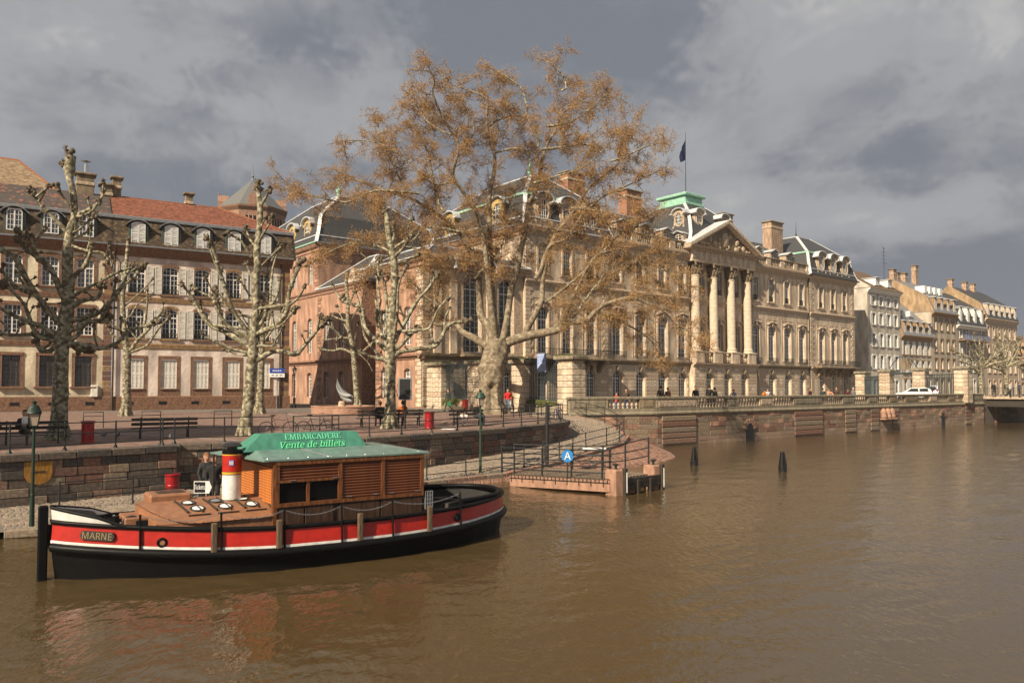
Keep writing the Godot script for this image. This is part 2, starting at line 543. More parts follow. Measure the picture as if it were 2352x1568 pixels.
func make_setting() -> void:
	make_water()
	# land behind the quays, out to the horizon
	var mb := MB.new()
	var land := PackedVector2Array([Vector2(-400, 58), Vector2(-1, 58), Vector2(2.4, 54.4), Vector2(4.0, 53.5), Vector2(10.4, 56.1), Vector2(56.8, 93.1), Vector2(140, 159), Vector2(420, 380), Vector2(420, 700), Vector2(-400, 700)])
	flat(mb, land, func(_d): return 2.4)
	setting("street", mb, M.street, "brownish grey street and far land behind the quay")
	mb = MB.new()
	var pts := PackedVector2Array()
	for p in FRONT: pts.append(Vector2(p[0] * 1.0, p[1]))
	pts.append_array([Vector2(1.3, 52.6), Vector2(0.5, 54.4), Vector2(2.4, 54.4), Vector2(-1, 58), Vector2(-400, 58), Vector2(-400, 18.7)])
	flat(mb, pts, func(d): return 2.0 + (d - 27.0) / 31.0 * 0.4)
	setting("square", mb, M.paving, "red brown paved square between the trees")
	# pale stone strips laid in the paving
	for a in [[-24, 31.5, -9, 40.5, 0.35], [-14, 46, -3, 52.5, 0.45], [-20, 37, -9.5, 30.5, 0.35], [-34, 53.5, -18, 60.5, 1.1], [-11.5, 47, -16.5, 56, 0.5], [-5.0, 37.9, 2.8, 50.0, 0.45], [-30, 43, -17, 50.5, 0.4], [-22, 57.0, -8, 66, 0.8]]:
		mb = MB.new()
		var p0 := V(a[0], ground(a[1]) + 0.005, a[1])
		var p1 := V(a[2], ground(a[3]) + 0.005, a[3])
		var w: Vector3 = (p1 - p0).cross(Vector3.UP).normalized() * float(a[4]) * 0.5
		mb.quad(p0 + w, p1 + w, p1 - w, p0 - w)
		setting("paving_strip", mb, M.strip, "pale stone strip laid across the paving")
	# low quay and ramp
	mb = MB.new()
	for i in RAMP.size() - 1:
		var a = RAMP[i]
		var b = RAMP[i + 1]
		mb.quad(V(a[3], a[5], a[4]), V(b[3], b[5], b[4]), V(b[0], b[2], b[1]), V(a[0], a[2], a[1]))
	var quay := setting("quay_path", mb, M.bed, "cobbled low quay and ramp curving up to the street")
	lay_cobbles(quay)
	make_kerb(quay)
	make_revetment()
	make_square_wall()
	make_terrace_wall()
	make_shade_house()

func flat(mb: MB, poly: PackedVector2Array, h: Callable) -> void:
	var idx := Geometry2D.triangulate_polygon(poly)
	for i in range(0, idx.size(), 3):
		var q := []
		for k in 3:
			var p := poly[idx[i + k]]
			q.append(V(p.x, h.call(p.y), p.y))
		if (q[1] - q[0]).cross(q[2] - q[0]).y > 0: mb.tri(q[0], q[1], q[2])
		else: mb.tri(q[0], q[2], q[1])

func make_water() -> void:
	var big := FastNoiseLite.new()
	big.seed = 2; big.frequency = 0.42; big.fractal_octaves = 3
	var small := FastNoiseLite.new()
	small.seed = 7; small.frequency = 1.7; small.fractal_octaves = 2
	var rows := []
	var d := 3.0
	while d < 140.0:
		rows.append(d)
		d *= 1.0118
	var g := []
	var cols := 360
	for dd in rows:
		var row := PackedVector3Array()
		for j in cols + 1:
			var t := -1.5 + 3.2 * j / cols
			var x: float = t * dd
			var h := big.get_noise_2d(x * 0.7, dd) * 0.024 + small.get_noise_2d(x * 0.55, dd * 1.15) * 0.016
			row.append(V(x, h, dd))
		g.append(row)
	var mb := MB.new()
	mb.grid(g)
	# the rest of the river, behind the camera and beyond the bridge
	mb.quad(V(-300, -0.05, -150), V(500, -0.05, -150), V(500, -0.05, 420), V(-300, -0.05, 420))
	setting("river", mb, M.water, "muddy brown river with small ripples")

func lay_cobbles(quay: Node3D) -> void:
	var mb := MB.new()
	mb.col = Color(1, 1, 1)
	mb.cbox(Vector3.ZERO, Vector3(0.15, 0.08, 0.115), 0.022)
	var mesh := mb.commit()
	var pl := []
	var cs := []
	for i in range(1, RAMP.size() - 1):
		var a = RAMP[i]
		var b = RAMP[i + 1]
		var a0 := V(a[0], a[2], a[1]); var a1 := V(a[3], a[5], a[4])
		var b0 := V(b[0], b[2], b[1]); var b1 := V(b[3], b[5], b[4])
		var len_ := ((a0 + a1) * 0.5).distance_to((b0 + b1) * 0.5)
		var rows := int(len_ / 0.172)
		for r in rows:
			var t := (r + 0.5) / rows
			var p0 := a0.lerp(b0, t)
			var p1 := a1.lerp(b1, t)
			var w := p0.distance_to(p1)
			var cols := int((w - 0.5) / 0.135)
			var x := (p1 - p0).normalized()
			for c in cols:
				var u := (0.1 + (c + 0.5 + 0.5 * (r % 2)) * 0.135) / w
				if u > 1.0 - 0.34 / w: continue
				# shallow fans: the rows bow along the path
				var bow := sin(u * w / 1.5 * PI) * 0.35
				var al := ((b0 + b1) - (a0 + a1)).normalized()
				var z := x.cross(Vector3.UP).normalized()
				var bs := Basis(z, rng.randf_range(-0.12, 0.12)) * Basis(-z, Vector3.UP, x).orthonormalized()
				pl.append(Transform3D(bs, p0.lerp(p1, u) + al * bow * 0.5 + Vector3(0, 0.0 + rng.randf_range(-0.012, 0.012), 0)))
				var k := rng.randf_range(0.7, 1.15)
				var warm := rng.randf()
				cs.append(Color(0.235, 0.205, 0.165).lerp(Color(0.27, 0.20, 0.15), warm) * k)
	scatter(quay, "cobbles", mesh, M.tint, pl, cs)

func make_kerb(quay: Node3D) -> void:
	var mb := MB.new()
	mb.cbox(Vector3.ZERO, Vector3(0.98, 0.24, 0.34), 0.03)
	var mesh := mb.commit()
	for i in range(1, RAMP.size() - 1):
		var a = RAMP[i]
		var b = RAMP[i + 1]
		var a1 := V(a[3], a[5], a[4])
		var b1 := V(b[3], b[5], b[4])
		var n := maxi(1, int(round(a1.distance_to(b1) / 1.0)))
		var e := (b1 - a1) / n
		var x := e.normalized()
		var z := x.cross(Vector3.UP).normalized()
		for k in n:
			var t := Transform3D(Basis(x * (e.length() / 1.0), Vector3.UP, z), a1 + e * (k + 0.5) + Vector3(0, -0.085 + rng.randf_range(0, 0.01), 0) - z * 0.13)
			part(quay, "kerb_stone", mesh, M[["pink2", "quay1", "quay5"][rng.randi() % 3]], t)

# rough stone facing that slopes from the kerb into the water
func make_revetment() -> void:
	var t := thing("stone_embankment", "rough pink stone facing sloping from the curved ramp into the water", "embankment", V(4.5, 0, 40))
	var inv := t.transform.affine_inverse()
	var meshes := []
	for k in 4:
		var mb := MB.new()
		var sx := 0.36 + 0.1 * k
		var base := [Vector3(-sx, -0.13, 0), Vector3(sx, -0.13, 0), Vector3(sx, 0.13, 0), Vector3(-sx, 0.13, 0)]
		for q in base.size(): base[q] *= Vector3(0.5, 0.78, 1)
		var mid := []
		for q in 4: mid.append(base[q] * 0.86 + Vector3(rng.randf_range(-0.02, 0.02), rng.randf_range(-0.01, 0.01), 0.03 + rng.randf_range(0, 0.02)))
		for q in 4: mb.quad(base[q], base[(q + 1) % 4], mid[(q + 1) % 4], mid[q])
		mb.quad(mid[0], mid[1], mid[2], mid[3])
		meshes.append(mb.commit())
	var back := MB.new()
	var count := 0
	for i in range(3, RAMP.size() - 3):
		var a = RAMP[i]
		var b = RAMP[i + 1]
		var a1 := V(a[3], a[5] - 0.16, a[4])
		var b1 := V(b[3], b[5] - 0.16, b[4])
		var x := (b1 - a1).normalized()
		var out := x.cross(Vector3.UP).normalized()
		if i == 3: continue
		var sl0 := clampf((i - 4) / 4.0, 0.12, 1.0) * 2.3
		var sl1 := clampf((i - 3) / 4.0, 0.12, 1.0) * 2.3
		var fo := func(k: int):
			var aa = RAMP[k]
			var pr = RAMP[maxi(k - 1, 0)]
			var nx = RAMP[mini(k + 1, RAMP.size() - 1)]
			return (V(nx[3], 0, nx[4]) - V(pr[3], 0, pr[4])).normalized().cross(Vector3.UP).normalized()
		var a2: Vector3 = a1 + fo.call(i) * sl0 * (a[5] + 0.25) + Vector3(0, -a[5] - 0.25 + 0.16, 0)
		var b2: Vector3 = b1 + fo.call(i + 1) * sl1 * (b[5] + 0.25) + Vector3(0, -b[5] - 0.25 + 0.16, 0)
		back.quad(inv * a2, inv * b2, inv * b1, inv * a1)
		var nr := maxi(2, int(((a1 - a2).length() + (b1 - b2).length()) * 0.5 / 0.2))
		for r in nr:
			var v := (r + 0.5) / nr
			var p0 := a1.lerp(a2, v)
			var p1 := b1.lerp(b2, v)
			var L := p0.distance_to(p1)
			var u := rng.randf_range(-0.2, 0.0)
			var dn := (a2 + b2 - a1 - b1).normalized()
			var nrm := dn.cross((p1 - p0).normalized()).normalized()
			if nrm.y < 0 and nrm.dot(out) < 0: nrm = -nrm
			while u < L:
				var k := rng.randi() % 4
				var w := 0.36 + 0.1 * k
				var pos := p0 + (p1 - p0).normalized() * (u + w * 0.5)
				u += w + 0.02
				if u > L + 0.2 or count > 296: continue
				count += 1
				var xx := (p1 - p0).normalized()
				part(t, "stone", meshes[k], M[["pink2", "quay1", "pink2", "quay7", "pink2"][rng.randi() % 5]], Transform3D(Basis(xx, nrm.cross(xx), nrm), inv * pos))
	part(t, "core", back, M.pink2)

var stone_meshes := {}
func stone_mesh(l: float, h: float, depth := 0.3) -> ArrayMesh:
	var key := "%.1f_%.2f" % [l, h]
	if not stone_meshes.has(key):
		var mb := MB.new()
		mb.cbox(Vector3.ZERO, Vector3(l - 0.015, h - 0.012, depth), 0.018)
		stone_meshes[key] = mb.commit()
	return stone_meshes[key]

# coursed masonry from a to b (x, depth); returns how many stones it laid
func masonry(root: Node3D, a: Vector2, b: Vector2, lo0: float, lo1: float, hi0: float, hi1: float, ch: float, lens: Array, keys: Array, left: int, rest: MB) -> int:
	var e := (b - a)
	var L := e.length()
	e /= L
	var x := Vector3(e.x, 0, -e.y)
	var z := Vector3(e.y, 0, e.x)
	var inv := root.transform.affine_inverse()
	var n := 0
	var bs := Basis(x, Vector3.UP, z)
	var rows := int(ceil((maxf(hi0, hi1) - minf(lo0, lo1)) / ch))
	for r in rows:
		var u := -rng.randf_range(0.0, 0.5)
		while u < L - 0.05:
			var l: float = snappedf(rng.randf_range(lens[0], lens[1]), 0.1)
			var u0 := maxf(u, 0.0)
			var u1 := minf(u + l, L)
			u += l
			if u1 - u0 < 0.12: continue
			var t := (u0 + u1) * 0.5 / L
			var y := lerpf(hi0, hi1, t) - (r + 0.5) * ch
			if y + ch * 0.5 < lerpf(lo0, lo1, t) - 0.05: continue
			var l2 := maxf(0.2, snappedf(u1 - u0, 0.1))
			var p := a + e * (u0 + u1) * 0.5
			var tr := Transform3D(bs.scaled_local(Vector3((u1 - u0) / l2, 1, 1)), V(p.x, y, p.y) + z * rng.randf_range(-0.125, -0.095))
			if n < left:
				part(root, "stone", stone_mesh(l2, ch), M[keys[rng.randi() % keys.size()]], inv * tr)
			else:
				var q := rng.randf_range(0.75, 1.1)
				rest.col = Color(0.27, 0.18, 0.13).lerp(Color(0.36, 0.28, 0.2), rng.randf() * 0.6) * q
				rest.xf = inv * tr
				rest.box(Vector3.ZERO, Vector3(l2 - 0.015, ch - 0.012, 0.3))
				rest.xf = Transform3D.IDENTITY
			n += 1
	return n

func make_square_wall() -> void:
	var t := thing("quay_wall", "patched sandstone quay wall below the square", "wall", V(-8, 0, 31))
	var inv := t.transform.affine_inverse()
	var left := 290
	var rest := MB.new()
	var back := MB.new()
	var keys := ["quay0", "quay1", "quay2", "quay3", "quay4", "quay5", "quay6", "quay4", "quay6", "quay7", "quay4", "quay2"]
	var cop := MB.new()
	cop.cbox(Vector3.ZERO, Vector3(1.0, 0.27, 0.62), 0.03)
	var cm := cop.commit()
	for i in range(0, FRONT.size() - 1):
		var a := Vector2(FRONT[i][0], FRONT[i][1])
		var b := Vector2(FRONT[i + 1][0], FRONT[i + 1][1])
		var g0 := 2.0 + (a.y - 27) / 31 * 0.4
		var g1 := 2.0 + (b.y - 27) / 31 * 0.4
		var f0 := foot(a)
		var f1 := foot(b)
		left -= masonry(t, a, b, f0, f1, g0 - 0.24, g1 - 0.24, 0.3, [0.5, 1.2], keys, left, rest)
		back.quad(inv * V(a.x, f0 - 0.4, a.y + 0.14), inv * V(b.x, f1 - 0.4, b.y + 0.14), inv * V(b.x, g1 - 0.1, b.y + 0.14), inv * V(a.x, g0 - 0.1, a.y + 0.14))
		var e := b - a
		var n := maxi(1, int(round(e.length() / 1.15)))
		var st := e / n
		var x := Vector3(st.x, 0, -st.y).normalized()
		var z := Vector3(-x.z, 0, x.x)
		for k in n:
			var p := a + st * (k + 0.5)
			var y := lerpf(g0, g1, (k + 0.5) / n)
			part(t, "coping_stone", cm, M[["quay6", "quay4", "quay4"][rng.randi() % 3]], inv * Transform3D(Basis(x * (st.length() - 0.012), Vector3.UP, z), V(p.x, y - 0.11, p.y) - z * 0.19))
	part(t, "core", back, M.mortar)
	# a rounded sign board fixed to the wall
	var bd := MB.new()
	var o := PackedVector2Array([Vector2(-0.42, 0.36), Vector2(-0.42, -0.05)])
	for k in 9:
		var an := PI + PI * k / 8.0
		o.append(Vector2(0.42 * cos(an), -0.05 + 0.36 * sin(an)))
	o.append(Vector2(0.42, 0.36))
	bd.prism(o, 0.0, 0.03)
	var e2 := Vector2(-12.8 + 17.0, 29.4 - 25.5).normalized()
	var bp := Vector2(-17.0, 25.5) + e2 * 1.15
	var brd := thing("mooring_notice", "worn orange round-bottomed board on the quay wall beside the lamp post", "board", V(bp.x + e2.y * 0.04, 1.35, bp.y - e2.x * 0.04), atan2(e2.y, e2.x))
	part(brd, "board", bd, mat(Color(0.42, 0.20, 0.03), 0.8, T.weather, 1.2))
	var tm := MB.new()
	for k in 7: tm.bb(Vector3(-0.22 + 0.065 * k, -0.03, 0.032), Vector3(-0.22 + 0.065 * k + 0.03 + 0.015 * (k % 2), 0.05, 0.036))
	part(brd, "faded_lettering", tm, M.dark_wood)

func foot(p: Vector2) -> float:
	var best := 1e9
	var y := 0.2
	for i in RAMP.size() - 1:
		var a := Vector2(RAMP[i][0], RAMP[i][1])
		var b := Vector2(RAMP[i + 1][0], RAMP[i + 1][1])
		var q := Geometry2D.get_closest_point_to_segment(p, a, b)
		if q.distance_to(p) < best:
			best = q.distance_to(p)
			y = lerpf(RAMP[i][2], RAMP[i + 1][2], a.distance_to(q) / a.distance_to(b))
	return y

func make_terrace_wall() -> void:
	var t := thing("embankment_wall", "long red sandstone embankment wall below the palace terrace", "wall", V(10.5, 0, 55.9))
	var inv := t.transform.affine_inverse()
	var rest := MB.new()
	rest.col = Color(1, 1, 1)
	var left := 298
	var keys := ["quay1", "quay7", "pink2", "quay0", "quay3", "quay1", "quay5", "quay3", "pink"]
	var back := MB.new()
	var mould := MB.new()
	var plinth := MB.new()
	for i in 2:
		var a := Vector2(TERRACE[i][0], TERRACE[i][1])
		var b := Vector2(TERRACE[i + 1][0], TERRACE[i + 1][1])
		left -= masonry(t, a, b, -0.1, -0.1, 2.3, 2.3, 0.34, [0.7, 1.5], keys, maxi(left, 0), rest)
		var e := (b - a).normalized()
		var z := Vector3(e.y, 0, e.x)
		back.quad(inv * (V(a.x, -0.5, a.y) - z * 0.12), inv * (V(b.x, -0.5, b.y) - z * 0.12), inv * (V(b.x, 2.4, b.y) - z * 0.12), inv * (V(a.x, 2.4, a.y) - z * 0.12))
		mould.tube([inv * V(a.x, 2.38, a.y), inv * V(b.x, 2.38, b.y)], 0.15, 10)
		plinth.bar(inv * (V(a.x, 2.62, a.y) - z * 0.16), inv * (V(b.x, 2.62, b.y) - z * 0.16), 0.38, 0.3)
	part(t, "core", back, M.mortar)
	if not rest.v.is_empty(): part(t, "far_stones", rest, M.tint).set_meta("kind", "stuff")
	part(t, "moulding", mould, M.mossy_stone)
	part(t, "plinth", plinth, M.mossy_stone)
	# grooved buttress bands, a drain arch and a carved console, in the local axes of the long stretch
	var a := Vector2(10.5, 55.9)
	var e := Vector2(0.7825, 0.6226)
	var bs := Basis(Vector3(e.x, 0, -e.y), Vector3.UP, Vector3(e.y, 0, e.x))
	for q in [[0.5, 4.4], [18.0, 22.6], [26.6, 28.6], [31.5, 33.1], [36.0, 37.4], [53.9, 55.4]]:
		for k in 5:
			var mb := MB.new()
			mb.cbox(Vector3((q[0] + q[1]) * 0.5, 0.1 + 0.42 * k + 0.2, 0.1), Vector3(q[1] - q[0], 0.36, 0.09), 0.035)
			part(t, "buttress_course", mb, M[["quay5", "quay1", "quay3", "quay7", "quay0"][rng.randi() % 5]], Transform3D(bs, Vector3.ZERO))
	for q in [[11.4, 0.95, 1.35], [47.9, 0.7, 1.5]]:
		var mb := MB.new()
		var ar := MB.arc(q[0] - q[1] * 0.5, q[0] + q[1] * 0.5, q[2] - q[1] * 0.5, q[1] * 0.5)
		var po := PackedVector2Array([Vector2(q[0] - q[1] * 0.5, -0.2)])
		for p in ar: po.append(p)
		po.append(Vector2(q[0] + q[1] * 0.5, -0.2))
		mb.prism(po, -0.1, 0.115)
		part(t, "drain_opening", mb, M.black, Transform3D(bs, Vector3.ZERO))
		for k in 7:
			var an := PI * (k + 0.5) / 7.0
			mb = MB.new()
			var c := Vector3(q[0] + cos(an) * (q[1] * 0.5 + 0.2), q[2] - q[1] * 0.5 + sin(an) * (q[1] * 0.5 + 0.2), 0.06)
			mb.cbox(c, Vector3(0.4, 0.26, 0.16), 0.02, Basis(Vector3.BACK, an))
			part(t, "voussoir", mb, M.quay1, Transform3D(bs, Vector3.ZERO))
	var cons := MB.new()
	cons.cbox(Vector3(34.8, 1.15, 0.25), Vector3(2.6, 0.16, 0.6), 0.04)
	for k in 3:
		cons.blob(Vector3(33.9 + 0.9 * k, 1.75, 0.2), Vector3(0.34, 0.5, 0.3))
		cons.blob(Vector3(33.9 + 0.9 * k, 1.4, 0.25), Vector3(0.42, 0.25, 0.3))
	part(t, "carved_console", cons, M.pink, Transform3D(bs, Vector3.ZERO))
	# balustrade on top
	var bal := thing("balustrade", "weathered stone balustrade along the palace terrace above the river", "balustrade", V(10.5, 2.77, 55.9))
	var prof := [Vector2(0.085, 0), Vector2(0.085, 0.05), Vector2(0.05, 0.09), Vector2(0.105, 0.22), Vector2(0.11, 0.28), Vector2(0.05, 0.46), Vector2(0.045, 0.52), Vector2(0.08, 0.57), Vector2(0.08, 0.63)]
	var bm := MB.new()
	bm.lathe(prof, 8)
	var bmesh := bm.commit()
	var ax := [[Vector2(4.0, 53.3), Vector2(0.9285, 0.3714), 7.0, [[3.03, 5.6]]], [a, e, 59.4, [[4.7, 8.5], [9.8, 12.9], [14.8, 18.0], [22.7, 26.3], [28.4, 31.2], [33.1, 35.6], [37.3, 39.0], [42.1, 44.7], [46.6, 49.5], [51.3, 53.9]]]]
	for q in ax:
		var o: Vector2 = q[0]
		var ee: Vector2 = q[1]
		var b2 := Basis(Vector3(ee.x, 0, -ee.y), Vector3.UP, Vector3(ee.y, 0, ee.x))
		var tr := Transform3D(b2, V(o.x, 0, o.y) - V(10.5, 0, 55.9))
		var rail := MB.new()
		rail.cbox(Vector3(q[2] * 0.5, 0.74, -0.16), Vector3(q[2] + 0.25, 0.2, 0.46), 0.04)
		part(bal, "rail", rail, M.mossy_stone, tr)
		var at := 0.0
		for w in q[3] + [[q[2], q[2]]]:
			var pier := MB.new()
			var l: float = w[0] - at
			pier.cbox(Vector3(at + l * 0.5, 0.32, -0.16), Vector3(l, 0.63, 0.36), 0.02)
			if l > 1.0: pier.cbox(Vector3(at + l * 0.5, 0.32, 0.02), Vector3(l - 0.5, 0.42, 0.06), 0.02)
			part(bal, "pier", pier, M[["mossy_stone", "sand2", "sand_dark"][rng.randi() % 3]], tr)
			var nb := int((w[1] - w[0]) / 0.36)
			for k in nb:
				part(bal, "baluster", bmesh, M.sand2, tr * at_xy(w[0] + (k + 0.5) * (w[1] - w[0]) / nb, 0.0, -0.16))
			at = w[1]

# the tall house on the square's near side, outside the frame: it throws the shade over the trunks and benches at the edge of the picture
func make_shade_house() -> void:
	var t := thing("town_house", "tall plastered town house closing the near side of the square", "house", V(-27.5, 1.9, 18.0), 0.66)
	var wl := MB.new()
	wl.bb(Vector3(-9, 0, 1.6), Vector3(1.0, 16.6, -6.5))
	part(t, "wall", wl, M.cream)
	var rf := MB.new()
	rf.xf = Transform3D(Basis(Vector3.UP, PI / 2), Vector3.ZERO)
	rf.prism(PackedVector2Array([Vector2(-2.0, 16.6), Vector2(6.9, 16.6), Vector2(2.45, 19.2)]), -9.3, 1.3)
	part(t, "roof", rf, M.brick)
	for i in 3:
		for j in 4:
			var w := MB.new()
			w.box(Vector3(-7 + 3.2 * i, 2.4 + 3.9 * j, 1.62), Vector3(1.2, 2.0, 0.06))
			part(t, "window", w, M.glass)

# ---------------------------------------------------------------- building parts
var win_meshes := {}
func front(z: float) -> Transform3D:                      # a wall facing +z
	return Transform3D(Basis.IDENTITY, Vector3(0, 0, z))
func west(x: float) -> Transform3D:                       # a wall facing -x, u runs along +z
	return Transform3D(Basis(Vector3(0, 0, 1), Vector3.UP, Vector3(-1, 0, 0)), Vector3(x, 0, 0))
func slide(f: Transform3D, u: float, y: float, w := 0.0) -> Transform3D:
	return f * Transform3D(Basis.IDENTITY, Vector3(u, y, w))

# a profile (outward, up) drawn along a wall from u0 to u1
func moulding(root: Node, called: String, f: Transform3D, u0: float, u1: float, prof: Array, m: Material) -> MeshInstance3D:
	var mb := MB.new()
	mb.xf = f * Transform3D(Basis(Vector3(0, 0, 1), Vector3.UP, Vector3(-1, 0, 0)), Vector3.ZERO)
	mb.prism(PackedVector2Array(prof), -u1, -u0)
	return part(root, called, mb, m)

# openings and panes: h to the crown, rise = height of the arch
func window(root: Node, f: Transform3D, u: float, y0: float, w: float, h: float, rise: float, cols: int, rows: int, recess: float, fm: Material, gm: Material, transom := 0.68, bar := 0.03) -> Node3D:
	var key := "%.2f_%.2f_%.2f_%d_%d_%.2f" % [w, h, rise, cols, rows, bar]
	if not win_meshes.has(key):
		var fr := MB.new()
		var t := 0.075
		var hw := w * 0.5
		var sp := h - rise
		fr.bb(Vector3(-hw, 0, -0.05), Vector3(-hw + t, sp, 0.05))
		fr.bb(Vector3(hw - t, 0, -0.05), Vector3(hw, sp, 0.05))
		fr.bb(Vector3(-hw + t, 0, -0.05), Vector3(hw - t, t, 0.05))
		var ar := MB.arc(-hw, hw, sp, rise)
		if rise <= 0.0:
			fr.bb(Vector3(-hw + t, h - t, -0.05), Vector3(hw - t, h, 0.05))
		else:
			for k in ar.size() - 1:
				fr.bar(Vector3(ar[k].x, ar[k].y - t * 0.5, 0), Vector3(ar[k + 1].x, ar[k + 1].y - t * 0.5, 0), 0.1, t)
		var ty := h * transom
		fr.bb(Vector3(-hw + t, ty - 0.05, -0.04), Vector3(hw - t, ty + 0.05, 0.06))
		fr.bb(Vector3(-0.05, t, -0.04), Vector3(0.05, ty - 0.05, 0.055))
		fr.bb(Vector3(-0.04, ty + 0.05, -0.04), Vector3(0.04, h - t - 0.01, 0.045))
		var top := h - rise * 0.5
		for c in range(1, cols):
			if c * 2 == cols: continue
			var x := -hw + w * c / cols
			fr.bb(Vector3(x - bar * 0.5, t, -0.01), Vector3(x + bar * 0.5, top - t * 0.5, 0.03))
		var lowr := maxi(1, int(round(rows * transom)))
		for r in range(1, rows):
			if r == lowr: continue
			var y := ty * r / lowr if r < lowr else ty + (h - ty) * (r - lowr) / (rows - lowr)
			fr.bb(Vector3(-hw + t, y - bar * 0.5, -0.01), Vector3(hw - t, y + bar * 0.5, 0.03))
		var g1 := MB.new()
		g1.bb(Vector3(-hw + 0.03, 0.03, -0.03), Vector3(-0.02, ty - 0.01, -0.012))
		var g2 := MB.new()
		g2.bb(Vector3(0.02, 0.03, -0.03), Vector3(hw - 0.03, ty - 0.01, -0.012))
		var g3 := MB.new()
		var po := PackedVector2Array([Vector2(hw - 0.02, ty + 0.01)])
		for k in ar.size(): po.append(Vector2(ar[ar.size() - 1 - k].x * 0.97, minf(ar[ar.size() - 1 - k].y, h - 0.02)))
		po.append(Vector2(-hw + 0.02, ty + 0.01))
		g3.prism(po, -0.03, -0.012)
		win_meshes[key] = [fr.commit(), g1.commit(), g2.commit(), g3.commit()]
	var ms = win_meshes[key]
	var wn := group_part(root, "window", slide(f, u, y0, -recess))
	part(wn, "frame", ms[0], fm)
	for k in 3: part(wn, "pane", ms[k + 1], gm)
	return wn

func cached(key: String, make: Callable) -> ArrayMesh:
	if not win_meshes.has(key):
		var mb := MB.new()
		make.call(mb)
		win_meshes[key] = mb.commit()
	return win_meshes[key]

func iron_guard(root: Node, f: Transform3D, u: float, y: float, w: float, h: float, out: float, m: Material) -> void:
	var ms := cached("guard_%.2f_%.2f_%.2f" % [w, h, out], func(mb: MB):
		var hw := w * 0.5
		for yy in [0.03, h - 0.05, h]: mb.bar(Vector3(-hw, yy, out), Vector3(hw, yy, out), 0.035, 0.03)
		var n := int(w / 0.13)
		for k in n + 1:
			var x := -hw + w * k / n
			mb.bar(Vector3(x, 0.03, out), Vector3(x, h, out), 0.02, 0.02)
			if k < n and k % 2 == 0:
				mb.tube(ring_points(Vector3(x + w / n, h * 0.5, out), w / n * 0.8, h * 0.3), 0.012, 4, false)
		for s in [-1, 1]: mb.bar(Vector3(s * hw, h, 0), Vector3(s * hw, h, out), 0.03, 0.03))
	part(root, "iron_guard", ms, m, slide(f, u, y))

func ring_points(c: Vector3, rx: float, ry: float, n := 12) -> Array:
	var out := []
	for k in n + 1:
		var a := TAU * k / n
		out.append(c + Vector3(rx * cos(a), ry * sin(a), 0))
	return out

# the stone frame round a first floor window: jambs, curved hood and a carved keystone
func surround(root: Node, f: Transform3D, u: float, y0: float, w: float, h: float, rise: float, fancy: bool, m: Material) -> void:
	var ms := cached("surround_%.2f_%.2f_%.2f_%s" % [w, h, rise, fancy], func(mb: MB):
		var hw := w * 0.5
		for s in [-1, 1]:
			mb.cbox(Vector3(s * (hw + 0.14), (h - rise) * 0.5, 0.05), Vector3(0.24, h - rise, 0.1), 0.015)
		var ar := MB.arc(-hw - 0.14, hw + 0.14, h - rise + 0.1, rise + 0.04)
		for k in ar.size() - 1:
			mb.bar(Vector3(ar[k].x, ar[k].y, 0.06), Vector3(ar[k + 1].x, ar[k + 1].y, 0.06), 0.13, 0.22)
		if fancy:
			var hd := MB.arc(-hw - 0.35, hw + 0.35, h + 0.2, 0.34)
			for k in hd.size() - 1:
				mb.bar(Vector3(hd[k].x, hd[k].y, 0.16), Vector3(hd[k + 1].x, hd[k + 1].y, 0.16), 0.32, 0.11)
			mb.blob(Vector3(0, h + 0.18, 0.14), Vector3(0.2, 0.32, 0.16))
			mb.blob(Vector3(0, h + 0.52, 0.18), Vector3(0.15, 0.18, 0.12))
			for s in [-1, 1]: mb.bb(Vector3(s * (hw + 0.55), h + 0.9, 0), Vector3(s * (hw + 0.61), -0.2, 0.04))
			mb.bb(Vector3(-hw - 0.55, h + 0.86, 0), Vector3(hw + 0.55, h + 0.92, 0.04))
		else:
			mb.cbox(Vector3(0, h + 0.16, 0.09), Vector3(0.28, 0.42, 0.18), 0.03)
			mb.bb(Vector3(-hw - 0.35, -0.22, 0), Vector3(hw + 0.35, -0.04, 0.16)))
	part(root, "window_surround", ms, m, slide(f, u, y0))

func quoins(root: Node, f: Transform3D, u: float, side: float, y0: float, y1: float, mats_: Array) -> void:
	var y := y0
	var k := 0
	while y < y1 - 0.2:
		var l := 1.0 if k % 2 == 0 else 0.72
		var ms := cached("quoin_%.2f" % l, func(mb: MB): mb.cbox(Vector3.ZERO, Vector3(l, 0.37, 0.14), 0.03))
		part(root, "quoin_stone", ms, mats_[rng.randi() % mats_.size()], slide(f, u + side * l * 0.5, y + 0.2, 0.0))
		y += 0.42
		k += 1

func rusticated(root: Node, f: Transform3D, u0: float, u1: float, y0: float, y1: float, mats_: Array) -> void:
	var n := int((y1 - y0) / 0.42)
	var ms := cached("rust_%.2f" % (u1 - u0), func(mb: MB): mb.cbox(Vector3.ZERO, Vector3(u1 - u0, (y1 - y0) / n - 0.045, 0.12), 0.028))
	for k in n:
		part(root, "rusticated_stone", ms, mats_[rng.randi() % mats_.size()], slide(f, (u0 + u1) * 0.5, y0 + (k + 0.5) * (y1 - y0) / n, 0.0))

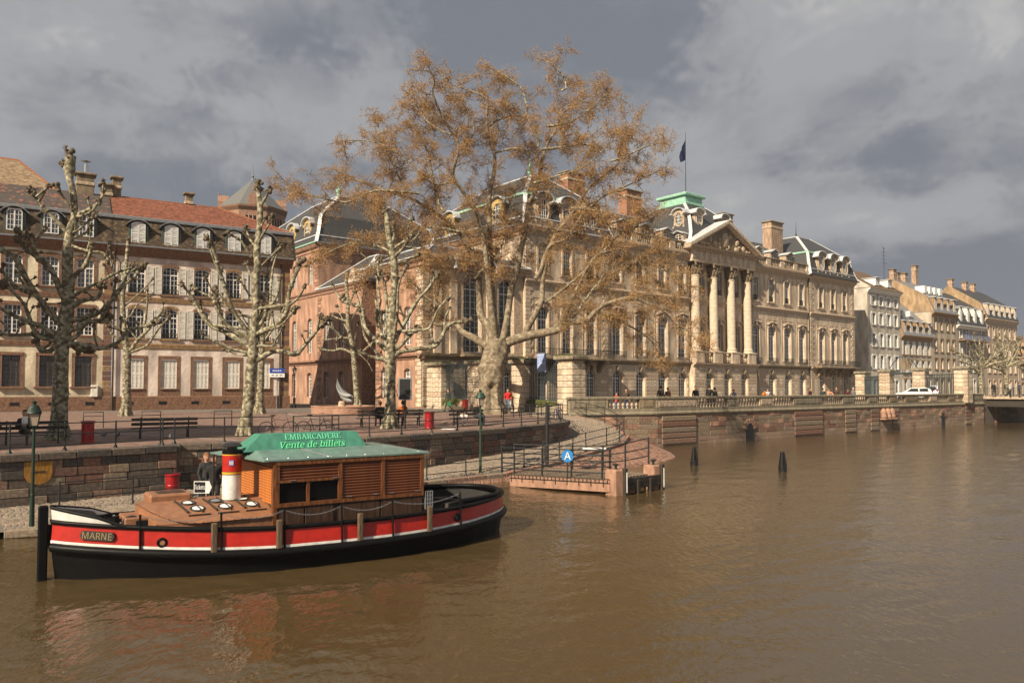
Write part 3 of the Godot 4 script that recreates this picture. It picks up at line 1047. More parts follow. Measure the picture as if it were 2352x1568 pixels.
# ---------------------------------------------------------------- the palace
var palace: Node3D
const CORNICE := [Vector2(-0.1, 20.1), Vector2(0.12, 20.1), Vector2(0.15, 20.35), Vector2(0.4, 20.5), Vector2(0.55, 20.72), Vector2(0.62, 20.9), Vector2(-0.1, 20.95)]
const STRING := [Vector2(-0.1, 14.85), Vector2(0.1, 14.85), Vector2(0.13, 15.1), Vector2(0.3, 15.25), Vector2(0.32, 15.38), Vector2(0.06, 15.5), Vector2(-0.1, 15.5)]
const LEDGE := [Vector2(-0.1, 6.95), Vector2(0.1, 6.95), Vector2(0.16, 7.15), Vector2(0.42, 7.25), Vector2(0.45, 7.43), Vector2(-0.1, 7.45)]

func make_palace() -> void:
	palace = thing("palace", "large yellow and pink sandstone palace with slate mansard roofs along the river", "palace", V(-8.33, 0, 70.7), 0.6806)
	var P := palace
	var sands := [M.sand, M.sand2, M.sand3, M.sand2]
	var bays_l := [26.1, 30.05, 34.0, 38.0 - 0.25]
	var bays_r := [53.4, 57.3, 61.25, 65.1]
	# main range, left and right of the portico
	for side in [[24.4, 39.0, bays_l], [52.4, 66.9, bays_r]]:
		var ops := []
		for b in side[2]:
			ops.append([b - 0.74, b + 0.74, 2.95, 6.2, 0.74])
			ops.append([b - 0.82, b + 0.82, 8.0, 12.85, 0.35])
			ops.append([b - 0.62, b + 0.62, 16.3, 19.45, 0.16])
		var mb := MB.new()
		mb.wall(side[0], side[1], 2.4, 20.4, ops, 0.55)
		part(P, "wall", mb, M.sand)
		for b in side[2]: bay(P, front(0.0), b, false)
		var e0: float = side[0]
		for b in side[2] + [side[1] + 0.74]:
			if b - 0.74 - e0 > 0.4: rusticated(P, front(0.0), e0 + 0.08, b - 0.86, 2.6, 6.9, sands)
			e0 = b + 0.78
		for q in [["cornice", CORNICE], ["string_course", STRING], ["ledge", LEDGE]]:
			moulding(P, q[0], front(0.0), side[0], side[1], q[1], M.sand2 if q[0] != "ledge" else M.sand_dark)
	# end pavilions
	for side in [[12.2, 24.4, [14.6, 18.1, 21.7], true], [66.9, 80.1, [70.1, 73.6, 77.1], false]]:
		var ops := []
		for b in side[2]:
			ops.append([b - 0.66, b + 0.66, 2.95, 6.2, 0.66])
			ops.append([b - 0.72, b + 0.72, 7.9, 12.75, 0.35])
			ops.append([b - 0.58, b + 0.58, 16.3, 19.4, 0.16])
		var mb := MB.new()
		mb.wall(side[0], side[1], 2.4, 20.4, ops, 0.5)
		mb.quad(Vector3(side[0], 2.4, -2), Vector3(side[0], 2.4, 0), Vector3(side[0], 20.4, 0), Vector3(side[0], 20.4, -2))
		mb.quad(Vector3(side[1], 2.4, 0), Vector3(side[1], 2.4, -14), Vector3(side[1], 20.4, -14), Vector3(side[1], 20.4, 0))
		part(P, "wall", mb, M.sand, Transform3D(Basis.IDENTITY, Vector3(0, 0, 0.25)))
		for b in side[2]: bay(P, front(0.25), b, true)
		for q in [["cornice", CORNICE], ["string_course", STRING], ["ledge", LEDGE]]:
			moulding(P, q[0], front(0.25), side[0] - 0.02, side[1] + 0.02, q[1], M.sand2)
		var e0: float = side[0]
		for b in side[2] + [side[1] + 0.66]:
			rusticated(P, front(0.25), e0 + 0.06, b - 0.74, 2.6, 6.9, sands)
			e0 = b + 0.7
		for q in [[side[0] + 0.03, 1.0], [side[1] - 0.03, -1.0]]:
			quoins(P, front(0.25), q[0], q[1], 7.5, 14.7, [M.sand3, M.sand2])
			quoins(P, front(0.25), q[0], q[1], 15.6, 20.0, [M.sand3, M.sand2])
		# balcony across the first floor
		var bal := MB.new()
		bal.cbox(Vector3((side[0] + side[1]) * 0.5, 7.3, 0.95), Vector3(side[1] - side[0] - 1.6, 0.2, 1.3), 0.04)
		for b in side[2]:
			for s in [-1.1, 1.1]: bal.prism_at(b + s)
		part(P, "balcony", bal, M.sand_dark)
		iron_guard(P, front(0.25), (side[0] + side[1]) * 0.5, 7.4, side[1] - side[0] - 1.8, 0.95, 1.25, M.iron)
	# drain pipes in the angles
	for x in [24.3, 66.8]:
		var dp := MB.new()
		dp.tube([Vector3(x, 2.5, 0.2), Vector3(x, 20.6, 0.2)], 0.09, 8)
		part(P, "drain_pipe", dp, M.dark_wood)
	make_portico(P, sands)
	make_west_side(P)

func bay(P: Node3D, f: Transform3D, b: float, pav: bool) -> void:
	var w0 := 1.32 if pav else 1.48
	var w1 := 1.44 if pav else 1.64
	var w2 := 1.16 if pav else 1.24
	window(P, f, b, 2.95, w0, 3.25, w0 * 0.5, 4, 8, 0.36, M.white, M.glass, 0.74)
	window(P, f, b, 7.9 if pav else 8.0, w1, 4.85, 0.35, 4, 9, 0.28, M.white, M.glass, 0.72)
	window(P, f, b, 16.3, w2, 3.15 if not pav else 3.1, 0.16, 4, 7, 0.24, M.white, M.glass_pale, 0.7)
	surround(P, f, b, 7.9 if pav else 8.0, w1, 4.85, 0.35, true, M.sand)
	surround(P, f, b, 16.3, w2, 3.15 if not pav else 3.1, 0.16, false, M.sand)
	if not pav: iron_guard(P, f, b, 7.46, w1 + 0.5, 0.95, 0.36, M.iron)
	iron_guard(P, f, b, 16.33, w2 - 0.04, 0.7, -0.1, M.iron)
	var key := MB.new()
	part(P, "keystone", cached("keystone", func(mb: MB):
		mb.cbox(Vector3(0, 0, 0.1), Vector3(0.36, 0.62, 0.24), 0.04)
		mb.blob(Vector3(0, 0.02, 0.22), Vector3(0.15, 0.24, 0.12))), M.sand_dark, slide(f, b, 6.42))

func make_portico(P: Node3D, sands: Array) -> void:
	var x0 := 39.0
	var x1 := 52.4
	var bays := [42.0, 45.75, 49.5]
	var ops := []
	for b in bays: ops.append([b - 0.7, b + 0.7, 2.95, 6.15, 0.7])
	var mb := MB.new()
	mb.wall(x0, x1, 2.4, 7.2, ops, 0.55)
	mb.quad(Vector3(x0, 2.4, -1), Vector3(x0, 2.4, 0), Vector3(x0, 7.2, 0), Vector3(x0, 7.2, -1))
	mb.quad(Vector3(x1, 2.4, 0), Vector3(x1, 2.4, -1), Vector3(x1, 7.2, -1), Vector3(x1, 7.2, 0))
	part(P, "wall", mb, M.sand, front(0.8))
	for b in bays:
		window(P, front(0.8), b, 2.95, 1.4, 3.2, 0.7, 4, 8, 0.45, M.shutter, M.glass, 0.74)
		part(P, "keystone", win_meshes["keystone"], M.sand_dark, slide(front(0.8), b, 6.38))
	var e0 := x0
	for b in bays + [x1 + 0.7]:
		rusticated(P, front(0.8), e0 + 0.05, b - 0.8, 2.6, 6.9, sands)
		e0 = b + 0.74
	moulding(P, "ledge", front(0.8), x0 - 0.2, x1 + 0.2, LEDGE, M.sand2)
	ops = []
	for b in bays:
		ops.append([b - 0.72, b + 0.72, 7.9, 12.6, 0.35])
		ops.append([b - 0.58, b + 0.58, 16.3, 19.4, 0.16])
	mb = MB.new()
	mb.wall(x0, x1, 7.2, 20.2, ops, 0.45)
	part(P, "wall", mb, M.sand, front(-0.35))
	for b in bays:
		window(P, front(-0.35), b, 7.9, 1.44, 4.7, 0.35, 4, 9, 0.4, M.shutter, M.glass, 0.72)
		window(P, front(-0.35), b, 16.3, 1.16, 3.1, 0.16, 4, 7, 0.36, M.white, M.glass_pale, 0.7)
		surround(P, front(-0.35), b, 7.9, 1.44, 4.7, 0.35, true, M.sand)
		surround(P, front(-0.35), b, 16.3, 1.16, 3.1, 0.16, false, M.sand)
		iron_guard(P, front(-0.35), b, 16.33, 1.1, 0.7, -0.1, M.iron)
	moulding(P, "string_course", front(-0.35), x0, x1, STRING, M.sand2)
	# columns on pedestals with a small balustrade between
	var cols := [40.15, 43.85, 47.6, 51.3]
	var shaft := [Vector2(0.74, 0.0), Vector2(0.74, 0.12), Vector2(0.66, 0.2), Vector2(0.72, 0.34), Vector2(0.6, 0.45), Vector2(0.575, 0.6), Vector2(0.575, 3.0), Vector2(0.55, 5.5), Vector2(0.49, 9.3), Vector2(0.55, 9.38), Vector2(0.55, 9.46), Vector2(0.47, 9.5)]
	for x in cols:
		var ped := MB.new()
		ped.cbox(Vector3(x, 8.08, 0.25), Vector3(1.75, 1.3, 1.35), 0.04)
		ped.cbox(Vector3(x, 8.82, 0.25), Vector3(1.85, 0.2, 1.45), 0.05)
		part(P, "pedestal", ped, M.sand)
		var c := MB.new()
		c.lathe(shaft, 24, Vector3(x, 8.92, 0.18))
		part(P, "column", c, M.column)
		var cap := MB.new()
		cap.lathe([Vector2(0.46, 18.4), Vector2(0.56, 18.5), Vector2(0.5, 18.6), Vector2(0.55, 19.2), Vector2(0.72, 19.75)], 16, Vector3(x, 0, 0.18))
		for r in 2:
			for k in 10:
				var a := TAU * (k + 0.5 * r) / 10.0
				var ce := Vector3(x + cos(a) * 0.58, 18.85 + 0.42 * r, 0.18 + sin(a) * 0.58)
				cap.blob(ce, Vector3(0.16, 0.26, 0.16), 6, 4)
				cap.blob(ce + Vector3(cos(a) * 0.12, 0.2, sin(a) * 0.12), Vector3(0.13, 0.09, 0.13), 6, 4)
		for sx in [-1, 1]:
			for sz in [-1, 1]: cap.blob(Vector3(x + sx * 0.6, 19.68, 0.18 + sz * 0.6), Vector3(0.2, 0.2, 0.2), 6, 4)
		cap.cbox(Vector3(x, 19.95, 0.18), Vector3(1.6, 0.22, 1.6), 0.05)
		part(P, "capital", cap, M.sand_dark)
	var bal := cached("small_baluster", func(b: MB): b.lathe([Vector2(0.09, 0), Vector2(0.05, 0.08), Vector2(0.11, 0.32), Vector2(0.05, 0.62), Vector2(0.08, 0.85)], 8))
	for i in 3:
		var a: float = cols[i] + 0.95
		var b: float = cols[i + 1] - 0.95
		var rl := MB.new()
		rl.cbox(Vector3((a + b) * 0.5, 8.75, 0.6), Vector3(b - a, 0.18, 0.36), 0.03)
		part(P, "balustrade_rail", rl, M.sand2)
		for k in 5: part(P, "baluster", bal, M.sand, at_xy(lerpf(a, b, (k + 0.5) / 5), 7.62, 0.6))
	# entablature and pediment
	moulding(P, "entablature", front(0.0), 38.9, 52.5, [Vector2(-0.4, 20.05), Vector2(0.75, 20.05), Vector2(0.75, 20.45), Vector2(0.82, 20.5), Vector2(0.82, 20.75), Vector2(0.74, 20.8), Vector2(0.74, 21.45), Vector2(-0.4, 21.45)], M.sand)
	moulding(P, "cornice", front(0.0), 38.3, 53.1, [Vector2(-0.4, 21.46), Vector2(0.85, 21.46), Vector2(1.0, 21.65), Vector2(1.3, 21.75), Vector2(1.42, 22.0), Vector2(-0.4, 22.02)], M.sand2)
	var dent := cached("dentil", func(b: MB): b.cbox(Vector3.ZERO, Vector3(0.2, 0.2, 0.24), 0.02))
	for k in 28: part(P, "dentil", dent, M.sand3, at_xy(38.7 + 0.52 * k, 21.56, 1.0))
	var tym := MB.new()
	tym.prism(PackedVector2Array([Vector2(38.8, 22.0), Vector2(52.6, 22.0), Vector2(45.7, 25.35)]), -3.0, 0.72)
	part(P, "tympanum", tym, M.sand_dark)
	for s in [-1, 1]:
		var rake := MB.new()
		var a := Vector3(45.7 + s * 7.75, 21.95, 0.35)
		var b := Vector3(45.7 - s * 0.05, 25.72, 0.35)
		rake.bar(a, b, 2.1, 0.34, Vector3.UP)
		rake.bar(a + Vector3(0, -0.28, 0.1), b + Vector3(0, -0.28, 0.1), 1.5, 0.24, Vector3.UP)
		part(P, "raking_cornice", rake, M.sand3)
		var lead := MB.new()
		lead.bar(a + Vector3(0, 0.2, -0.15), b + Vector3(0, 0.2, -0.15), 2.3, 0.06, Vector3.UP)
		part(P, "lead_capping", lead, M.lead)
		for k in 13:
			var q := a.lerp(b, (k + 0.7) / 14.0)
			part(P, "dentil", dent, M.sand3, at_xy(q.x, q.y - 0.42, 0.98))
	var carve := MB.new()
	carve.blob(Vector3(45.7, 23.4, 0.75), Vector3(0.75, 0.95, 0.25), 12, 8)
	for k in 26:
		var t := rng.randf_range(-1, 1)
		var hh := (1.0 - absf(t)) * 2.6 + 0.25
		carve.blob(Vector3(45.7 + t * 5.6, 22.15 + rng.randf() * hh * 0.85, 0.74), Vector3(rng.randf_range(0.18, 0.5), rng.randf_range(0.15, 0.4), 0.2), 7, 5)
	part(P, "carving", carve, M.sand2)

func make_west_side(P: Node3D) -> void:
	var pinks := [M.pink, M.pink2, M.quay1]
	# chapel range facing the river
	var mb := MB.new()
	mb.wall(0.0, 12.2, 2.4, 16.3, [[4.7, 6.9, 7.7, 15.4, 1.1], [9.0, 11.0, 7.7, 15.2, 1.0], [5.1, 6.5, 3.2, 6.2, 0.7], [9.3, 10.7, 3.2, 6.2, 0.7]], 0.6)
	part(P, "wall", mb, M.sand2)
	window(P, front(0.0), 5.8, 7.7, 2.2, 7.7, 1.1, 4, 12, 0.5, M.shutter, M.glass, 0.8)
	window(P, front(0.0), 10.0, 7.7, 2.0, 7.5, 1.0, 4, 12, 0.5, M.shutter, M.glass, 0.8)
	for x in [5.8, 10.0]: window(P, front(0.0), x, 3.2, 1.4, 3.0, 0.7, 4, 8, 0.45, M.shutter, M.glass, 0.74)
	moulding(P, "ledge", front(0.0), -0.4, 12.2, LEDGE, M.sand_dark)
	moulding(P, "cornice", front(0.0), -0.3, 12.2, [Vector2(-0.1, 15.6), Vector2(0.15, 15.6), Vector2(0.25, 15.9), Vector2(0.55, 16.1), Vector2(0.6, 16.35), Vector2(-0.1, 16.4)], M.sand2)
	iron_guard(P, front(0.0), 5.8, 7.46, 3.2, 0.95, 0.9, M.iron)
	var slab := MB.new()
	slab.cbox(Vector3(5.8, 7.32, 0.7), Vector3(3.5, 0.2, 0.8), 0.03)
	part(P, "balcony", slab, M.sand_dark)
	for x in [1.7, 3.5, 7.9]:
		var pil := MB.new()
		pil.cbox(Vector3(x, 11.5, 0.05), Vector3(0.85, 8.0, 0.16), 0.03)
		part(P, "pilaster", pil, M.sand)
	quoins(P, front(0.0), 0.02, 1.0, 7.6, 15.5, [M.sand3, M.sand2])
	for q in [[0.1, 4.9], [6.7, 9.1], [10.9, 12.1]]: rusticated(P, front(0.0), q[0], q[1], 2.6, 6.9, [M.sand2, M.sand3])
	# west walls of pink sandstone
	var low := [[-2.55, 1.3], [-7.0, 1.3]]
	var ops := []
	for q in low:
		ops.append([q[0] - 0.62, q[0] + 0.62, 8.3, 12.0, 0.2])
		ops.append([q[0] - 0.6, q[0] + 0.6, 3.2, 6.1, 0.22])
	mb = MB.new()
	mb.xf = west(0.0)
	mb.wall(-8.6, 0.0, 2.4, 16.3, ops, 0.45)
	part(P, "wall", mb, M.pink)
	quoins(P, west(0.0), -0.02, -1.0, 2.5, 15.5, [M.sand2, M.sand3, M.sand])
	quoins(P, west(0.0), -8.55, 1.0, 2.5, 15.5, pinks)
	for q in low:
		window(P, west(0.0), q[0], 8.3, 1.24, 3.7, 0.2, 4, 9, 0.3, M.white, M.glass, 0.72)
		window(P, west(0.0), q[0], 3.2, 1.2, 2.9, 0.22, 4, 7, 0.32, M.white, M.glass, 0.74)
	moulding(P, "ledge", west(0.0), -8.6, 0.4, LEDGE, M.pink2)
	moulding(P, "cornice", west(0.0), -8.6, 0.5, [Vector2(-0.1, 15.6), Vector2(0.15, 15.6), Vector2(0.25, 15.9), Vector2(0.55, 16.1), Vector2(0.6, 16.35), Vector2(-0.1, 16.4)], M.pink2)
	# recessed entrance with a big arched door
	mb = MB.new()
	mb.xf = west(1.9)
	mb.wall(-11.55, -8.6, 2.4, 15.2, [[-11.3, -9.0, 2.45, 6.3, 1.1], [-10.7, -9.6, 10.2, 11.9, 0.3]], 0.5)
	mb.xf = Transform3D.IDENTITY
	mb.quad(Vector3(0, 2.4, -11.55), Vector3(1.9, 2.4, -11.55), Vector3(1.9, 15.2, -11.55), Vector3(0, 15.2, -11.55))
	mb.quad(Vector3(1.9, 2.4, -8.6), Vector3(0, 2.4, -8.6), Vector3(0, 15.2, -8.6), Vector3(1.9, 15.2, -8.6))
	part(P, "entrance_recess", mb, M.pink2)
	window(P, west(1.9), -10.15, 10.2, 1.1, 1.7, 0.3, 4, 4, 0.35, M.white, M.glass, 0.6)
	var door := MB.new()
	door.xf = west(1.9)
	for k in 6: door.cbox(Vector3(-11.1 + 0.37 * k, 4.2, -0.35), Vector3(0.36, 3.5, 0.1), 0.02)
	door.cbox(Vector3(-10.15, 5.95, -0.36), Vector3(2.2, 0.14, 0.14), 0.02)
	part(P, "door", door, M.dark_wood)
	# middle stretch, one storey lower
	ops = []
	for u in [-20.0, -16.3]:
		ops.append([u - 0.62, u + 0.62, 8.3, 12.4, 0.25])
		ops.append([u - 0.6, u + 0.6, 3.2, 6.1, 0.25])
	mb = MB.new()
	mb.xf = west(0.0)
	mb.wall(-22.3, -11.55, 2.4, 15.2, ops, 0.5)
	part(P, "wall", mb, M.pink)
	for u in [-20.0, -16.3]:
		window(P, west(0.0), u, 8.3, 1.24, 4.1, 0.25, 4, 9, 0.3, M.white, M.glass, 0.72)
		window(P, west(0.0), u, 3.2, 1.2, 2.9, 0.25, 4, 7, 0.35, M.white, M.glass, 0.74)
	moulding(P, "ledge", west(0.0), -40, -11.5, LEDGE, M.pink2)
	moulding(P, "string_course", west(0.0), -40, -11.5, STRING, M.pink2)
	quoins(P, west(0.0), -22.25, 1.0, 2.5, 14.7, pinks)
	# tall pavilion at the far end
	ops = []
	for u in [-37.2, -33.0, -28.85, -24.45]:
		ops.append([u - 0.62, u + 0.62, 8.35, 12.4, 0.3])
		ops.append([u - 0.6, u + 0.6, 3.2, 6.05, 0.25])
		ops.append([u - 0.58, u + 0.58, 16.3, 19.1, 0.12])
	mb = MB.new()
	mb.xf = west(0.0)
	mb.wall(-40, -22.3, 2.4, 20.4, ops, 0.5)
	mb.xf = Transform3D.IDENTITY
	mb.quad(Vector3(0, 2.4, -22.3), Vector3(16, 2.4, -22.3), Vector3(16, 20.4, -22.3), Vector3(0, 20.4, -22.3))
	part(P, "wall", mb, M.pink)
	for u in [-37.2, -33.0, -28.85, -24.45]:
		window(P, west(0.0), u, 8.35, 1.24, 4.05, 0.3, 4, 9, 0.3, M.white, M.glass, 0.72)
		window(P, west(0.0), u, 3.2, 1.2, 2.85, 0.25, 4, 7, 0.35, M.white, M.glass, 0.74)
		window(P, west(0.0), u, 16.3, 1.16, 2.8, 0.12, 4, 7, 0.3, M.white, M.glass_pale, 0.7)
	moulding(P, "cornice", west(0.0), -40, -22.0, CORNICE, M.pink)
	moulding(P, "cornice", front(-22.3), 0, 16, CORNICE, M.pink)
	quoins(P, west(0.0), -22.35, -1.0, 15.6, 20.0, pinks)
	# west and court faces of the river pavilion above the chapel
	mb = MB.new()
	mb.xf = west(12.2)
	mb.wall(-17.0, 0.25, 15.0, 20.4, [[-4.7, -3.5, 16.4, 19.3, 0.2]], 0.4)
	part(P, "wall", mb, M.sand)
	window(P, west(12.2), -4.1, 16.4, 1.2, 2.9, 0.2, 4, 7, 0.3, M.white, M.glass_pale, 0.7)
	moulding(P, "cornice", west(12.2), -17.0, 0.8, CORNICE, M.pink)
	quoins(P, west(12.2), 0.2, -1.0, 16.5, 20.0, [M.sand3, M.sand2])

# ---------------------------------------------------------------- roofs
# a hipped roof in levels [y, inset]; the last level may close to a ridge. Returns the corner lines for the flashings
func hipped(root: Node, x0: float, x1: float, z0: float, z1: float, levels: Array, m: Material, flash := true, called := "roof") -> void:
	var mb := MB.new()
	var rows := []
	for l in levels:
		var i: float = l[1]
		var ix := minf(i, (x1 - x0) * 0.5)
		var iz := minf(i if l.size() < 3 else l[2], (z1 - z0) * 0.5)
		rows.append([Vector3(x0 + ix, l[0], z1 - iz), Vector3(x1 - ix, l[0], z1 - iz), Vector3(x1 - ix, l[0], z0 + iz), Vector3(x0 + ix, l[0], z0 + iz)])
	for k in rows.size() - 1:
		for c in 4:
			mb.quad(rows[k][c], rows[k][(c + 1) % 4], rows[k + 1][(c + 1) % 4], rows[k + 1][c])
	var t = rows[rows.size() - 1]
	mb.quad(t[0], t[1], t[2], t[3])
	part(root, called, mb, m)
	if not flash: return
	for c in [0, 1, 3]:
		var pts := []
		for r in rows: pts.append(r[c])
		var f := MB.new()
		for k in pts.size() - 1: f.bar(pts[k], pts[k + 1], 0.42, 0.09)
		part(root, "hip_flashing", f, M.lead)
	var b := MB.new()
	for k in rows.size():
		if k == 0 or k == 1 or k == rows.size() - 1:
			for c in 4: b.bar(rows[k][c], rows[k][(c + 1) % 4], 0.24, 0.12)
	part(root, "lead_edge", b, M.lead)

func gutter(root: Node, a: Vector3, b: Vector3, m: Material) -> void:
	var mb := MB.new()
	mb.bar(a, b, 0.2, 0.14)
	part(root, "gutter", mb, m)

# stone dormer with an oval window, an arched hood and side scrolls; faces +z of f
func oval_dormer(root: Node, f: Transform3D, stone: Material, tall := false) -> void:
	var d := group_part(root, "dormer", f)
	part(d, "surround", cached("oval_stone", func(mb: MB):
		var po := PackedVector2Array([Vector2(-1.05, -1.35), Vector2(1.05, -1.35), Vector2(1.0, -1.0), Vector2(0.82, -0.6), Vector2(0.8, 0.55)])
		for k in 9:
			var a := PI * k / 8.0
			po.append(Vector2(0.86 * cos(a), 0.7 + 0.62 * sin(a)))
		po.append_array([Vector2(-0.8, 0.55), Vector2(-0.82, -0.6), Vector2(-1.0, -1.0)])
		mb.prism(po, -1.5, 0.0)
		mb.tube(ring_points(Vector3(0, 0, 0.02), 0.6, 0.92, 20), 0.11, 6, false)
		for s in [-1, 1]:
			mb.blob(Vector3(s * 0.85, -1.1, 0.05), Vector3(0.22, 0.28, 0.14), 8, 5)
			mb.blob(Vector3(s * 0.75, 0.62, 0.06), Vector3(0.18, 0.16, 0.12), 8, 5)), stone)
	part(d, "pane", cached("oval_glass", func(mb: MB):
		var po := PackedVector2Array()
		for k in 20: po.append(Vector2(0.54 * cos(TAU * k / 20), 0.85 * sin(TAU * k / 20)))
		mb.prism(po, -0.05, 0.015)), M.glass)
	part(d, "glazing_bars", cached("oval_bars", func(mb: MB):
		for x in [-0.22, 0.0, 0.22]: mb.bb(Vector3(x - 0.025, -0.78, 0.01), Vector3(x + 0.025, 0.78, 0.045))
		for y in [-0.45, 0.0, 0.4]: mb.bb(Vector3(-0.5, y - 0.025, 0.01), Vector3(0.5, y + 0.025, 0.045))), M.white)
	part(d, "hood", cached("oval_hood", func(mb: MB):
		var prev := Vector3.ZERO
		for k in 11:
			var a := PI * k / 10.0
			var p := Vector3(1.02 * cos(a), 0.78 + 0.68 * sin(a), 0)
			if k > 0:
				var c := (p + prev) * 0.5
				var x := (p - prev)
				mb.box(c + Vector3(0, 0, -0.75), Vector3(x.length() + 0.03, 0.1, 2.2), Basis(Vector3.BACK, atan2(x.y, x.x)))
			prev = p
		for s in [-1, 1]: mb.bb(Vector3(s * 0.85, 0.7, -1.85), Vector3(s * 1.25, 0.8, 0.35))), M.lead)

# small gabled dormer with a lead roof
func gable_dormer(root: Node, f: Transform3D) -> void:
	var d := group_part(root, "dormer", f)
	part(d, "surround", cached("gable_stone", func(mb: MB):
		var po := PackedVector2Array([Vector2(-0.75, -0.9), Vector2(0.75, -0.9), Vector2(0.75, 0.65), Vector2(0, 0.98), Vector2(-0.75, 0.65)])
		mb.prism(po, -2.0, 0.0)), M.sand2)
	part(d, "pane", cached("gable_glass", func(mb: MB):
		var po := PackedVector2Array([Vector2(-0.42, -0.75), Vector2(0.42, -0.75)])
		for k in 9: po.append(Vector2(0.42 * cos(PI * k / 8.0), 0.3 + 0.32 * sin(PI * k / 8.0)))
		mb.prism(po, -0.02, 0.02)), M.glass)
	part(d, "glazing_bars", cached("gable_bars", func(mb: MB):
		mb.bb(Vector3(-0.03, -0.75, 0.0), Vector3(0.03, 0.6, 0.05))
		for y in [-0.4, -0.05, 0.3]: mb.bb(Vector3(-0.42, y - 0.02, 0.0), Vector3(0.42, y + 0.02, 0.045))), M.white)
	part(d, "hood", cached("gable_hood", func(mb: MB):
		for s in [-1, 1]: mb.box(Vector3(s * 0.46, 0.92, -0.85), Vector3(1.05, 0.09, 2.5), Basis(Vector3.BACK, -s * 0.42))), M.lead)

func chimney(root: Node, c: Vector3, w: float, dd: float, h: float, m: Material) -> void:
	var g := group_part(root, "chimney", Transform3D(Basis.IDENTITY, c))
	var mb := MB.new()
	mb.cbox(Vector3(0, h * 0.5, 0), Vector3(w, h, dd), 0.03)
	part(g, "stack", mb, m)
	mb = MB.new()
	mb.cbox(Vector3(0, h - 0.75, 0), Vector3(w + 0.14, 0.28, dd + 0.14), 0.04)
	part(g, "band", mb, M.sand2)
	mb = MB.new()
	mb.cbox(Vector3(0, h + 0.1, 0), Vector3(w + 0.36, 0.2, dd + 0.36), 0.05)
	part(g, "cap", mb, M.sand_dark)

func finial(root: Node, p: Vector3, m: Material, s := 1.0) -> void:
	var mb := MB.new()
	mb.lathe([Vector2(0.32, 0), Vector2(0.22, 0.2), Vector2(0.3, 0.5), Vector2(0.34, 0.8), Vector2(0.16, 1.1), Vector2(0.22, 1.3), Vector2(0.05, 1.6), Vector2(0.02, 2.2), Vector2(0, 2.21)], 10, p, Vector3(s, s, s))
	part(root, "finial", mb, m)

